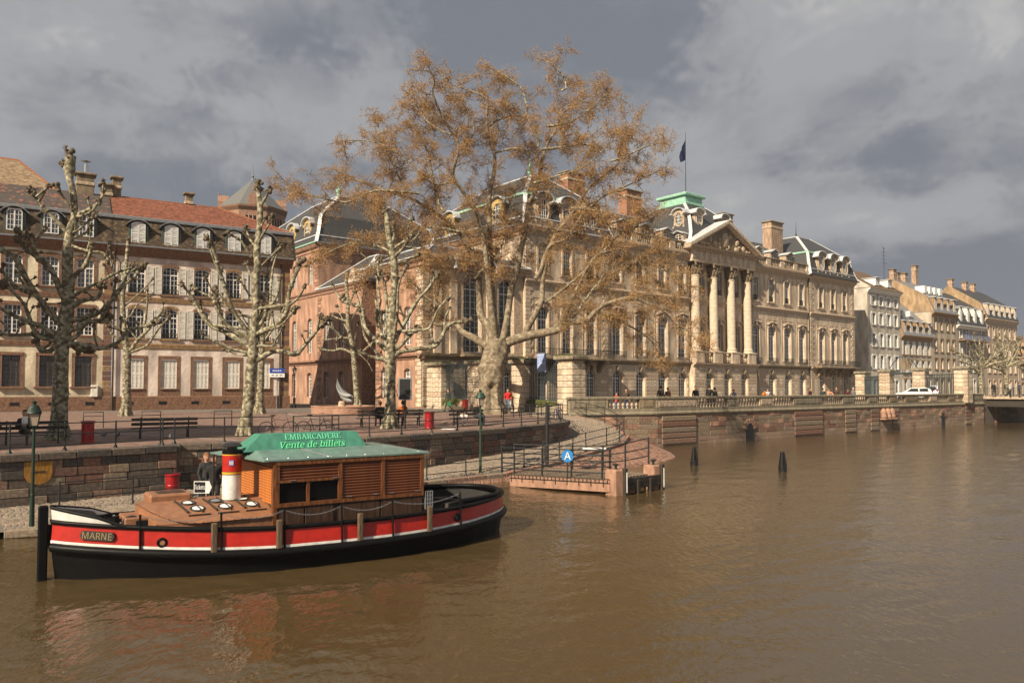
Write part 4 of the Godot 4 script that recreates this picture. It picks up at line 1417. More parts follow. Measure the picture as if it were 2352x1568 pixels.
func make_palace_roofs() -> void:
	var P := palace
	# river pavilions
	for q in [[11.7, 24.9, -17.0, [18.1], false], [66.4, 80.6, -14.0, [70.1, 73.6, 77.1], true]]:
		hipped(P, q[0], q[1], q[2], 0.75, [[20.98, 0.0], [21.9, 0.35], [23.2, 0.72], [24.5, 1.0], [27.9, 5.2]], M.slate)
		var b := MB.new()
		for c in [[Vector3(q[0] + 1, 24.5, -0.25), Vector3(q[1] - 1, 24.5, -0.25)], [Vector3(q[0] + 1, 24.5, -0.25), Vector3(q[0] + 1, 24.5, q[2] + 1)]]:
			b.bar(c[0], c[1], 0.3, 0.24)
		part(P, "roof_cornice", b, M.copper)
	for x in [14.6, 18.1, 21.7, 70.1, 73.6, 77.1]: oval_dormer(P, slide(front(0.4), x, 22.85).scaled_local(Vector3(1.3, 1.3, 1.0)), M.sand2)
	for u in [-13.2, -4.2]: oval_dormer(P, slide(west(12.1), u, 22.85).scaled_local(Vector3(1.3, 1.3, 1.0)), M.ochre)
	gutter(P, Vector3(11.6, 20.98, 0.85), Vector3(25, 20.98, 0.85), M.lead)
	gutter(P, Vector3(66.3, 20.98, 0.85), Vector3(80.7, 20.98, 0.85), M.dark_wood)
	gutter(P, Vector3(11.6, 20.98, 0.85), Vector3(11.6, 20.98, -17), M.zinc)
	finial(P, Vector3(17.4, 27.9, -5.0), M.copper)
	var sp := MB.new()
	sp.lathe([Vector2(0.2, 27.8), Vector2(0.06, 28.5), Vector2(0.01, 30.4), Vector2(0, 30.4)], 8, Vector3(71.7, 0, -4.6))
	part(P, "spike", sp, M.dark_wood)
	# roofs of the main range behind the parapet
	for q in [[24.4, 39.5, [28.0, 32.0, 36.0]], [51.9, 67.0, [55.6, 59.6, 63.6]]]:
		var mb := MB.new()
		var pr := [Vector2(-1.2, 20.9), Vector2(-1.7, 22.4), Vector2(-2.3, 23.9), Vector2(-7.0, 26.4), Vector2(-12.0, 23.9), Vector2(-13.0, 20.9)]
		mb.xf = front(0.0) * Transform3D(Basis(Vector3(0, 0, 1), Vector3.UP, Vector3(-1, 0, 0)), Vector3.ZERO)
		mb.prism(PackedVector2Array(pr), -q[1], -q[0])
		part(P, "roof", mb, M.slate)
		var l := MB.new()
		l.bar(Vector3(q[0], 26.42, -7.0), Vector3(q[1], 26.42, -7.0), 0.4, 0.12)
		l.bar(Vector3(q[0], 23.95, -2.3), Vector3(q[1], 23.95, -2.3), 0.25, 0.12)
		part(P, "lead_edge", l, M.lead)
		for x in q[2]: gable_dormer(P, slide(front(-1.0), x, 22.9))
		# parapet balustrade
		var base := MB.new()
		base.cbox(Vector3((q[0] + q[1]) * 0.5, 21.15, 0.1), Vector3(q[1] - q[0] - 0.8, 0.34, 0.5), 0.03)
		part(P, "parapet_base", base, M.sand2)
		var rail := MB.new()
		rail.cbox(Vector3((q[0] + q[1]) * 0.5, 22.3, 0.1), Vector3(q[1] - q[0] - 0.8, 0.2, 0.5), 0.04)
		part(P, "parapet_rail", rail, M.sand_dark)
		var bal := cached("parapet_baluster", func(b: MB): b.lathe([Vector2(0.1, 0), Vector2(0.06, 0.1), Vector2(0.12, 0.36), Vector2(0.06, 0.7), Vector2(0.1, 0.9)], 8))
		var x: float = q[0] + 0.5
		var pier := cached("parapet_pier", func(b: MB): b.cbox(Vector3(0, 0.45, 0), Vector3(1.0, 0.92, 0.44), 0.03))
		while x < q[1] - 0.9:
			part(P, "parapet_pier", pier, M.sand3, at_xy(x + 0.5, 21.3, 0.1))
			for k in 6:
				if x + 1.2 + 0.38 * k < q[1] - 0.6: part(P, "parapet_baluster", bal, M.sand2, at_xy(x + 1.22 + 0.38 * k, 21.3, 0.1))
			x += 3.42
	# domed roof over the portico with a copper lantern
	hipped(P, 38.6, 52.8, -13.5, 0.2, [[21.0, 0.0, 0.0], [22.3, 0.95, 0.4], [24.0, 1.75, 0.8], [25.8, 2.6, 1.6], [27.4, 3.6, 2.7], [28.5, 4.6, 3.9], [28.9, 5.2, 4.5]], M.slate)
	var lan := MB.new()
	for q in [[28.75, 29.15, 0.25], [29.15, 30.0, 0.0], [30.0, 30.4, 0.35]]:
		lan.cbox(Vector3(45.72, (q[0] + q[1]) * 0.5, -6.4), Vector3(3.7 + q[2] * 2, q[1] - q[0], 4.4 + q[2] * 2), 0.08)
	part(P, "lantern", lan, M.copper)
	for x in [43.0, 48.4]: oval_dormer(P, slide(front(-1.3), x, 26.1), M.sand2)
	oval_dormer(P, slide(west(41.0), -3.0, 26.1), M.sand2)
	gable_dormer(P, slide(west(39.2), -1.6, 23.0))
	# flag
	var pole := MB.new()
	pole.tube([Vector3(48.2, 28.4, -7.5), Vector3(48.25, 40.2, -7.5)], [0.07, 0.03], 6)
	var fl := thing("flag", "limp dark blue flag on a tall pole above the copper lantern", "flag", P.transform.origin, 0.6806)
	part(fl, "pole", pole, M.iron)
	var fg := MB.new()
	var rows := []
	for i in 13:
		var row := []
		for j in 9:
			var u := j / 8.0
			var y := 39.2 - 2.9 * i / 12.0 - u * (0.5 + 1.1 * (1.0 - i / 12.0)) * 1.2
			row.append(Vector3(48.2 - u * 1.15, y, -7.5 + 0.16 * sin(u * 9.0 + i * 0.35) * u))
		rows.append(row)
	fg.grid(rows)
	part(fl, "cloth", fg, mat(Color(0.012, 0.022, 0.085), 0.9))
	# chimneys
	chimney(P, Vector3(65.2, 22.5, -4.6), 3.1, 1.5, 6.6, M.chimney)
	chimney(P, Vector3(25.8, 23.0, -7.0), 2.9, 1.5, 7.1, M.brick)
	chimney(P, Vector3(37.2, 23.0, -8.0), 2.9, 1.5, 7.0, M.brick)
	chimney(P, Vector3(58.6, 24.5, -8.5), 2.4, 1.3, 5.6, M.chimney)
	# far west pavilion
	hipped(P, -0.5, 16.5, -40.5, -21.8, [[20.98, 0.0], [21.9, 0.35], [23.2, 0.72], [24.5, 1.0], [28.2, 5.5]], M.slate)
	for u in [-34.2, -29.9, -25.5]: oval_dormer(P, slide(west(0.1), u, 22.75).scaled_local(Vector3(1.25, 1.2, 1.0)), M.ochre)
	gutter(P, Vector3(-0.62, 20.98, -40), Vector3(-0.62, 20.98, -21.7), M.copper)
	gutter(P, Vector3(-0.62, 20.98, -21.7), Vector3(16.5, 20.98, -21.7), M.zinc)
	finial(P, Vector3(5.0, 28.2, -27.4), M.copper)
	# chapel and entrance range
	hipped(P, -0.6, 13.0, -11.4, 0.6, [[16.38, 0.0], [18.3, 3.6]], M.slate)
	hipped(P, -0.3, 16.0, -22.3, -11.4, [[15.5, 0.0], [19.2, 4.5]], M.slate)
	var ped := MB.new()
	ped.xf = west(0.0)
	ped.prism(PackedVector2Array([Vector2(-15.6, 15.45), Vector2(-11.4, 15.45), Vector2(-13.5, 17.0)]), -0.6, 0.2)
	part(P, "small_pediment", ped, M.sand3)
	# half-round lead hood over the chapel window
	var hood := MB.new()
	var prev := Vector3.ZERO
	for k in 13:
		var a := PI * k / 12.0
		var p := Vector3(5.8 + 2.5 * cos(a), 15.6 + 2.0 * sin(a), 0)
		if k > 0:
			var x := p - prev
			hood.box((p + prev) * 0.5 + Vector3(0, 0, 0.15), Vector3(x.length() + 0.05, 0.14, 1.5), Basis(Vector3.BACK, atan2(x.y, x.x)))
		prev = p
	part(P, "arched_hood", hood, M.lead)
	var tym := MB.new()
	var po := PackedVector2Array()
	for k in 13: po.append(Vector2(5.8 + 2.4 * cos(PI * k / 12.0), 15.6 + 1.9 * sin(PI * k / 12.0)))
	tym.prism(po, -0.5, 0.3)
	part(P, "arched_gable", tym, M.sand2)

# ---------------------------------------------------------------- wall with iron grilles that joins the palace to the terrace
func make_gate_wall() -> void:
	var t := thing("gate_wall", "rusticated stone piers with mossy caps and iron grilles beside the big plane tree", "gate", V(-8.33, 0, 70.7), 0.6806)
	var f := west(0.0)
	var piers := [[0.86, 3.2, 6.2], [7.2, 9.0, 6.2], [13.15, 14.75, 6.1], [18.5, 20.1, 6.25]]
	for q in piers:
		var l: float = q[1] - q[0]
		var body := MB.new()
		body.xf = f
		body.bb(Vector3(q[0] + 0.06, 2.1, -1.3), Vector3(q[1] - 0.06, q[2], -0.06))
		part(t, "pier", body, M.sand2)
		var n := 9
		var ms := cached("gate_%.2f" % l, func(mb: MB): mb.cbox(Vector3(0, 0, -0.68), Vector3(l, 0.4, 1.36), 0.03))
		for k in n:
			part(t, "pier_stone", ms, [M.sand, M.sand2, M.sand3, M.sand3][rng.randi() % 4], slide(f, (q[0] + q[1]) * 0.5, 2.35 + 0.43 * k))
		var cap := MB.new()
		cap.xf = f
		cap.cbox(Vector3((q[0] + q[1]) * 0.5, q[2] + 0.18, -0.68), Vector3(l + 0.5, 0.3, 1.8), 0.06)
		part(t, "cap", cap, M.mossy_stone)
		var mo := MB.new()
		mo.xf = f
		for k in 26:
			mo.blob(Vector3(rng.randf_range(q[0] - 0.15, q[1] + 0.15), q[2] + 0.36, rng.randf_range(-1.4, 0.1)), Vector3(rng.randf_range(0.12, 0.3), rng.randf_range(0.05, 0.13), rng.randf_range(0.12, 0.3)), 7, 4)
		part(t, "moss", mo, M.moss)
	for q in [[3.2, 7.2], [14.75, 18.5]]:
		var lo := MB.new()
		lo.xf = f
		lo.cbox(Vector3((q[0] + q[1]) * 0.5, 2.75, -0.5), Vector3(q[1] - q[0], 1.0, 0.8), 0.04)
		part(t, "low_wall", lo, M.mossy_stone)
		var mo := MB.new()
		mo.xf = f
		for k in 60:
			mo.blob(Vector3(rng.randf_range(q[0] + 0.1, q[1] - 0.1), 3.24 - absf(rng.randfn(0, 0.14)), -0.08 + rng.randf_range(-0.02, 0.02)), Vector3(rng.randf_range(0.1, 0.28), rng.randf_range(0.06, 0.18), 0.07), 6, 4)
		part(t, "moss", mo, M.moss)
		for y in [3.32, 3.5, 6.0, 6.2]:
			var r := MB.new()
			r.xf = f
			r.bb(Vector3(q[0], y - 0.03, -0.53), Vector3(q[1], y + 0.03, -0.47))
			part(t, "grille_rail", r, M.iron_blue)
		var bar := cached("grille_bar", func(mb: MB):
			mb.box(Vector3(0, 1.5, 0), Vector3(0.045, 3.0, 0.045))
			mb.lathe([Vector2(0.05, 3.0), Vector2(0, 3.18)], 5))
		var n := int((q[1] - q[0]) / 0.19)
		for k in n: part(t, "grille_bar", bar, M.iron_blue, slide(f, q[0] + (k + 0.5) * (q[1] - q[0]) / n, 3.3, -0.5))
	# the open gateway in the middle has a rail above
	var top := MB.new()
	top.xf = f
	top.bb(Vector3(9.0, 6.0, -0.55), Vector3(13.15, 6.12, -0.45))
	for k in 7: top.tube(ring_points(Vector3(9.4 + 0.58 * k, 6.3, -0.5), 0.22, 0.18), 0.025, 5, false)
	part(t, "gate_overthrow", top, M.iron_blue)
	# blue poster hung on the grille
	var po := thing("blue_poster", "pale blue poster hanging high on the iron grille", "poster", V(-8.33, 0, 70.7), 0.6806)
	var mb := MB.new()
	mb.xf = f
	mb.bb(Vector3(15.95, 5.45, -0.3), Vector3(16.95, 6.85, -0.27))
	part(po, "sheet", mb, mat(Color(0.30, 0.40, 0.70), 0.6, T.soft, 1.5))
	mb = MB.new()
	mb.xf = f
	for k in 40: mb.box(Vector3(rng.randf_range(16.08, 16.82), rng.randf_range(5.52, 6.78), -0.267), Vector3(rng.randf_range(0.04, 0.2), rng.randf_range(0.03, 0.07), 0.004))
	part(po, "print", mb, mat(Color(0.55, 0.62, 0.8), 0.6))

# ---------------------------------------------------------------- houses on the square
func shutter_mesh(w: float, h: float, rise := 0.0) -> ArrayMesh:
	return cached("shutter_%.2f_%.2f_%.2f" % [w, h, rise], func(mb: MB):
		var hw := w * 0.5
		mb.bb(Vector3(-hw, 0, 0), Vector3(-hw + 0.06, h, 0.05))
		mb.bb(Vector3(hw - 0.06, 0, 0), Vector3(hw, h, 0.05))
		for y in [0.0, h * 0.5 - 0.03, h - 0.07]: mb.bb(Vector3(-hw + 0.06, y, 0), Vector3(hw - 0.06, y + 0.07, 0.048))
		var n := int(h / 0.105)
		for k in n: mb.box(Vector3(0, (k + 0.6) * h / n, 0.02), Vector3(w - 0.12, 0.012, 0.075), Basis(Vector3.RIGHT, 0.75))
		mb.bb(Vector3(-hw + 0.06, 0.05, -0.012), Vector3(hw - 0.06, h - 0.05, -0.004)))

var tile_mesh: ArrayMesh
func lay_tiles(root: Node, called: String, o: Vector3, u: Vector3, v: Vector3, w: float, h: float, color: Callable, mask: Callable, tw := 0.21, th := 0.165) -> void:
	if tile_mesh == null:
		var mb := MB.new()
		mb.col = Color(1, 1, 1)
		var po := PackedVector2Array([Vector2(-0.1, 0.1), Vector2(-0.1, -0.06), Vector2(-0.06, -0.1), Vector2(0.06, -0.1), Vector2(0.1, -0.06), Vector2(0.1, 0.1)])
		mb.prism(po, 0.0, 0.022)
		tile_mesh = mb.commit()
	var nrm := u.cross(v).normalized()
	var pl := []
	var cs := []
	var rows := int(h / th)
	var cols := int(w / tw)
	for r in rows:
		for c in cols:
			var x := (c + (0.5 if r % 2 == 0 else 0.0)) * tw
			var y := (r + 0.5) * th
			if x > w - 0.05 or not mask.call(x, y): continue
			var b := Basis(u, v, nrm) * Basis(Vector3.RIGHT, 0.1 + rng.randf_range(-0.03, 0.04)) * Basis(Vector3.BACK, rng.randf_range(-0.03, 0.03))
			pl.append(Transform3D(b.scaled_local(Vector3(tw / 0.2, th / 0.165 * 1.15, 1.0)), o + u * x + v * y + nrm * (0.012 + rng.randf_range(0, 0.012))))
			cs.append(color.call(x, y))
	scatter(root, called, tile_mesh, M.tint, pl, cs)

func arch_dormer(root: Node, x: float, y: float, shut: bool) -> void:
	var d := group_part(root, "dormer", at_xy(x, y, 0.0))
	part(d, "cheeks", cached("dormer_body", func(mb: MB):
		var po := PackedVector2Array([Vector2(-0.74, 0), Vector2(0.74, 0), Vector2(0.74, 1.5)])
		for p in MB.arc(-0.74, 0.74, 1.5, 0.42): po.insert(3, p)
		mb.prism(po, -1.4, 0.12)), mat(Color(0.055, 0.075, 0.07), 0.6))
	part(d, "hood", cached("dormer_hood", func(mb: MB):
		var ar := MB.arc(-0.95, 0.95, 1.52, 0.5)
		for k in ar.size() - 1:
			var p: Vector2 = ar[k]
			var q: Vector2 = ar[k + 1]
			mb.box(Vector3((p.x + q.x) * 0.5, (p.y + q.y) * 0.5, -0.6), Vector3((q - p).length() + 0.02, 0.06, 1.9), Basis(Vector3.BACK, (q - p).angle()))), M.zinc)
	if shut:
		for s in [-1, 1]: part(d, "shutter", shutter_mesh(0.53, 1.55), M.white, at_xy(s * 0.27, 0.1, 0.14))
		part(d, "arched_panel", cached("dormer_panel", func(mb: MB):
			var po := PackedVector2Array([Vector2(-0.55, 1.64), Vector2(0.55, 1.64)])
			for p in MB.arc(-0.55, 0.55, 1.66, 0.2): po.insert(2, p)
			mb.prism(po, 0.1, 0.17)), M.white)
	else:
		window(d, Transform3D.IDENTITY, 0.0, 0.12, 1.06, 1.72, 0.22, 4, 4, -0.15, M.white, M.glass_pale, 0.97, 0.035)

func make_left_houses() -> void:
	var th := 0.541
	var rose := thing("townhouse", "rose plastered house with white louvred shutters and a red tiled mansard roof", "house", V(-29.8, 0, 64.7), th)
	var cream := thing("townhouse", "cream plastered house with brown window surrounds behind the shaded plane tree", "house", V(-29.8, 0, 64.7), th)
	var f := front(0.0)
	var rb := [-1.75, 0.8, 3.35, 5.95, 8.6]
	var cb := [-15.3, -12.9, -10.45, -8.0, -5.55]
	# rose house
	var ops := []
	for b in rb:
		ops.append([b - 0.63, b + 0.63, 4.2, 6.65, 0.0])
		ops.append([b - 0.63, b + 0.63, 8.4, 10.95, 0.3])
		ops.append([b - 0.63, b + 0.63, 12.15, 14.55, 0.3])
	var mb := MB.new()
	mb.wall(-3.4, 10.9, 3.5, 15.4, ops, 0.28)
	mb.quad(Vector3(10.9, 2.3, 0), Vector3(10.9, 2.3, -11), Vector3(10.9, 16, -11), Vector3(10.9, 16, 0))
	part(rose, "wall", mb, M.rose)
	for b in rb:
		for q in [[8.4, 2.55], [12.15, 2.4]]:
			window(rose, f, b, q[0], 1.24, q[1], 0.3, 4, 6, 0.22, M.white, M.glass, 0.7)
			part(rose, "window_surround", cached("rose_surround_%.2f" % q[1], func(m: MB):
				for s in [-1, 1]: m.bb(Vector3(s * 0.63, 0, 0), Vector3(s * 0.78, q[1] - 0.28, 0.035))
				var ar := MB.arc(-0.8, 0.8, q[1] - 0.22, 0.36)
				for k in ar.size() - 1: m.bar(Vector3(ar[k].x, ar[k].y, 0.03), Vector3(ar[k + 1].x, ar[k + 1].y, 0.03), 0.07, 0.22)
				m.cbox(Vector3(0, -0.09, 0.06), Vector3(1.7, 0.18, 0.2), 0.02)), M[["trim_ochre", "trim"][rng.randi() % 2]], slide(f, b, q[0]))
			iron_guard(rose, f, b, q[0] + 0.02, 1.2, 0.42, 0.0, M.iron)
			for s in [-1, 1]:
				part(rose, "shutter", shutter_mesh(0.53, q[1] - 0.12), M.shutter, slide(f, b + s * 0.955, q[0] + 0.03, 0.06))
		part(rose, "window_surround", cached("rose_ground", func(m: MB):
			for s in [-1, 1]: m.bb(Vector3(s * 0.6, -0.75, 0), Vector3(s * 0.85, 2.75, 0.04))
			m.bb(Vector3(-0.85, 2.45, 0.0), Vector3(0.85, 2.75, 0.045))
			m.bb(Vector3(-0.6, -0.75, 0), Vector3(0.6, -0.03, 0.02))
			m.cbox(Vector3(0, -0.06, 0.05), Vector3(1.36, 0.12, 0.14), 0.02)), M.trim, slide(f, b, 4.2))
		for k in 4:
			part(rose, "shutter", shutter_mesh(0.305, 2.4), M.shutter, slide(f, b - 0.47 + 0.313 * k, 4.22, -0.12))
		arch_dormer(rose, b, 16.25, true)
	# cream house
	ops = []
	for b in cb:
		ops.append([b - 0.6, b + 0.6, 4.35, 6.8, 0.0])
		ops.append([b - 0.6, b + 0.6, 8.5, 10.75, 0.0])
		ops.append([b - 0.6, b + 0.6, 12.35, 14.75, 0.2])
	mb = MB.new()
	mb.wall(-19, -4.2, 3.5, 15.4, ops, 0.28)
	part(cream, "wall", mb, M.cream)
	for b in cb:
		window(cream, f, b, 12.35, 1.18, 2.4, 0.2, 4, 6, 0.2, M.white, M.glass_pale, 0.66)
		window(cream, f, b, 8.5, 1.18, 2.25, 0.0, 4, 6, 0.2, M.white, M.glass, 0.62)
		window(cream, f, b, 4.35, 1.18, 2.45, 0.0, 6, 7, 0.2, M.dark_wood, M.glass_pale, 0.66)
		for q in [[12.35, 2.4, 0.2], [8.5, 2.25, 0.0], [4.35, 2.45, 0.0]]:
			part(cream, "window_surround", cached("cream_surround_%.2f" % q[1], func(m: MB):
				for s in [-1, 1]: m.bb(Vector3(s * 0.6, 0, 0), Vector3(s * 0.82, q[1] - q[2], 0.05))
				var ar := MB.arc(-0.82, 0.82, q[1] - q[2] + 0.11, q[2])
				for k in ar.size() - 1: m.bar(Vector3(ar[k].x, ar[k].y, 0.04), Vector3(ar[k + 1].x, ar[k + 1].y, 0.04), 0.09, 0.24)
				m.cbox(Vector3(0, -0.08, 0.12), Vector3(1.9, 0.15, 0.3), 0.02)), M.trim, slide(f, b, q[0]))
		arch_dormer(cream, b, 16.35, false)
	# stone bands, plinths and cornices
	for q in [[rose, -3.4, 11.0], [cream, -19.0, -3.4]]:
		var r: Node3D = q[0]
		moulding(r, "plinth", f, q[1], q[2], [Vector2(-0.1, 2.3), Vector2(0.12, 2.3), Vector2(0.12, 3.48), Vector2(0.07, 3.56), Vector2(-0.1, 3.56)], M.trim)
		moulding(r, "band", f, q[1], q[2], [Vector2(-0.05, 7.55), Vector2(0.07, 7.55), Vector2(0.12, 7.9), Vector2(0.02, 7.98), Vector2(-0.05, 7.98)], M.trim_ochre if r == rose else M.trim)
		moulding(r, "band", f, q[1], q[2], [Vector2(-0.05, 11.45), Vector2(0.07, 11.45), Vector2(0.12, 11.8), Vector2(0.02, 11.88), Vector2(-0.05, 11.88)], M.trim_ochre if r == rose else M.trim)
		moulding(r, "cornice", f, q[1], q[2] + 0.1, [Vector2(-0.1, 15.2), Vector2(0.1, 15.2), Vector2(0.14, 15.45), Vector2(0.4, 15.6), Vector2(0.5, 15.85), Vector2(0.55, 15.95), Vector2(-0.1, 15.97)], M.trim)
		var g := MB.new()
		g.bar(Vector3(q[1], 16.02, 0.58), Vector3(q[2] + 0.1, 16.02, 0.58), 0.18, 0.12)
		part(r, "gutter", g, M.zinc)
		var k0: float = q[1] + 1.2
		while k0 < q[2] - 1.0:
			var vt := MB.new()
			vt.bb(Vector3(k0 - 0.32, 2.85, 0.1), Vector3(k0 + 0.32, 3.12, 0.128))
			part(r, "cellar_vent", vt, M.black)
			k0 += 2.55
	# stone strips at the party line and the far corner
	for q in [[-4.2, -3.55, cream], [10.2, 10.9, rose]]:
		var n := 28
		for k in n:
			var l: float = q[1] - q[0]
			part(q[2], "quoin_stone", cached("house_quoin_%.2f" % l, func(m: MB): m.cbox(Vector3.ZERO, Vector3(l, 0.4, 0.16), 0.02)), M[["trim", "quay2", "trim_ochre"][rng.randi() % 3]], slide(f, (q[0] + q[1]) * 0.5, 3.78 + 0.415 * k))
	for q in [[-3.45, rose], [10.05, rose]]:
		var dp := MB.new()
		dp.tube([Vector3(q[0], 2.4, 0.16), Vector3(q[0], 15.9, 0.16)], 0.07, 8)
		part(q[1], "drain_pipe", dp, M.dark_wood)
	var bx := MB.new()
	bx.cbox(Vector3(-4.75, 4.0, 0.14), Vector3(0.5, 0.95, 0.24), 0.03)
	part(cream, "meter_box", bx, M.shutter)
	# roofs: a steep lower slope and a flatter upper one
	for q in [[rose, -3.5, 11.4], [cream, -19.0, -3.5]]:
		var pr := MB.new()
		pr.xf = Transform3D(Basis(Vector3(0, 0, 1), Vector3.UP, Vector3(-1, 0, 0)), Vector3.ZERO)
		pr.prism(PackedVector2Array([Vector2(0.3, 15.98), Vector2(-0.75, 18.55), Vector2(-10.0, 18.5), Vector2(-11.0, 15.98)]), -q[2], -q[1])
		var e: float = 5.4 if q[0] == rose else q[2]
		pr.xf = Transform3D.IDENTITY
		pr.quad(Vector3(q[1], 18.55, -0.75), Vector3(q[2], 18.55, -0.75), Vector3(e, 21.2, -5.3), Vector3(q[1], 21.2, -5.3))
		pr.quad(Vector3(q[2], 18.5, -10), Vector3(q[1], 18.5, -10), Vector3(q[1], 21.2, -5.3), Vector3(e, 21.2, -5.3))
		pr.tri(Vector3(q[2], 18.55, -0.75), Vector3(q[2], 18.5, -10), Vector3(e, 21.2, -5.3))
		part(q[0], "roof", pr, M.dark_wood)
		var ed := MB.new()
		ed.cbox(Vector3((q[1] + q[2]) * 0.5, 18.52, -0.62), Vector3(q[2] - q[1], 0.3, 0.34), 0.04)
		part(q[0], "roof_curb", ed, M.zinc)
	var lowv := Vector3(0, 2.57, -1.05).normalized()
	var upv := Vector3(0, 2.65, -4.55).normalized()
	var brown := func(_x, _y): return Color(0.05, 0.033, 0.022).lerp(Color(0.13, 0.09, 0.05), rng.randf() ** 2.5) * rng.randf_range(0.8, 1.2)
	var red := func(_x, _y): return Color(0.20, 0.058, 0.034).lerp(Color(0.31, 0.115, 0.062), rng.randf()) * rng.randf_range(0.45, 0.95)
	var old := func(x, y): return (Color(0.07, 0.055, 0.05) if rng.randf() > 0.07 or x > 14.0 else Color(0.30, 0.10, 0.055)) * rng.randf_range(0.75, 1.2)
	var all := func(_x, _y): return true
	lay_tiles(rose, "wall_tiles", Vector3(-3.5, 16.0, 0.3), Vector3.RIGHT, lowv, 14.7, 2.75, brown, all)
	lay_tiles(rose, "roof_tiles", Vector3(-3.5, 18.6, -0.72), Vector3.RIGHT, upv, 14.9, 5.25, red, func(x, y): return x < 14.9 - y * 1.13)
	lay_tiles(cream, "wall_tiles", Vector3(-16.0, 16.0, 0.3), Vector3.RIGHT, lowv, 12.5, 2.75, brown, all)
	lay_tiles(cream, "roof_tiles", Vector3(-16.5, 18.6, -0.72), Vector3.RIGHT, upv, 13.0, 5.25, old, all)
	var rid := MB.new()
	for k in 29: rid.cbox(Vector3(-3.4 + 0.31 * k, 21.25, -5.3), Vector3(0.3, 0.14, 0.36), 0.05)
	rid.tube([Vector3(5.4, 21.25, -5.3), Vector3(11.4, 18.6, -0.8)], 0.13, 6)
	part(rose, "ridge_tiles", rid, mat(Color(0.34, 0.13, 0.06), 0.9, T.stone, 0.8))
	# the higher hipped roof behind
	var hb := MB.new()
	var a := Vector3(-19, 20.9, -5.0)
	hb.quad(a, Vector3(-7.6, 20.9, -5.0), Vector3(-10.6, 24.1, -8.6), Vector3(-19, 24.1, -8.6))
	hb.tri(Vector3(-7.6, 20.9, -5.0), Vector3(-7.6, 20.9, -12.2), Vector3(-10.6, 24.1, -8.6))
	hb.quad(Vector3(-7.6, 20.9, -12.2), Vector3(-19, 20.9, -12.2), Vector3(-19, 24.1, -8.6), Vector3(-10.6, 24.1, -8.6))
	hb.quad(Vector3(-7.6, 18.0, -5.0), Vector3(-7.6, 18.0, -12.2), Vector3(-7.6, 20.9, -12.2), Vector3(-7.6, 20.9, -5.0))
	part(cream, "roof", hb, M.dark_wood)
	var hv := Vector3(0, 3.2, -3.6).normalized()
	lay_tiles(cream, "roof_tiles", Vector3(-16.5, 20.95, -5.0), Vector3.RIGHT, hv, 9.0, 4.8, func(_x, _y): return Color(0.20, 0.135, 0.08).lerp(Color(0.33, 0.24, 0.15), rng.randf()) * rng.randf_range(0.7, 1.1), func(x, y): return x < 8.8 - y * 0.62)
	var hr := MB.new()
	hr.tube([Vector3(-19, 24.15, -8.6), Vector3(-10.6, 24.15, -8.6), Vector3(-7.5, 20.95, -5.0)], 0.13, 6)
	part(cream, "hip_tiles", hr, mat(Color(0.36, 0.13, 0.06), 0.9, T.stone, 0.8))
	# chimneys
	chimney(cream, Vector3(-5.55, 19.8, -5.2), 1.35, 0.9, 2.9, M.sand_dark)
	var pipe := MB.new()
	pipe.tube([Vector3(-5.5, 22.8, -5.2), Vector3(-5.5, 23.75, -5.2)], 0.2, 10)
	pipe.lathe([Vector2(0.42, 0), Vector2(0.0, 0.16)], 12, Vector3(-5.5, 24.0, -5.2))
	pipe.tube([Vector3(-5.5, 23.7, -5.2), Vector3(-5.5, 24.02, -5.2)], 0.04, 5)
	part(cream, "flue_pipe", pipe, M.chrome)
	chimney(cream, Vector3(-3.9, 19.8, -5.2), 0.9, 0.9, 2.2, M.sand_dark)
	chimney(rose, Vector3(-3.1, 19.8, -5.4), 0.7, 0.7, 3.0, M.sand_dark)
	chimney(rose, Vector3(2.9, 19.8, -5.4), 0.62, 0.62, 2.35, M.sand_dark)

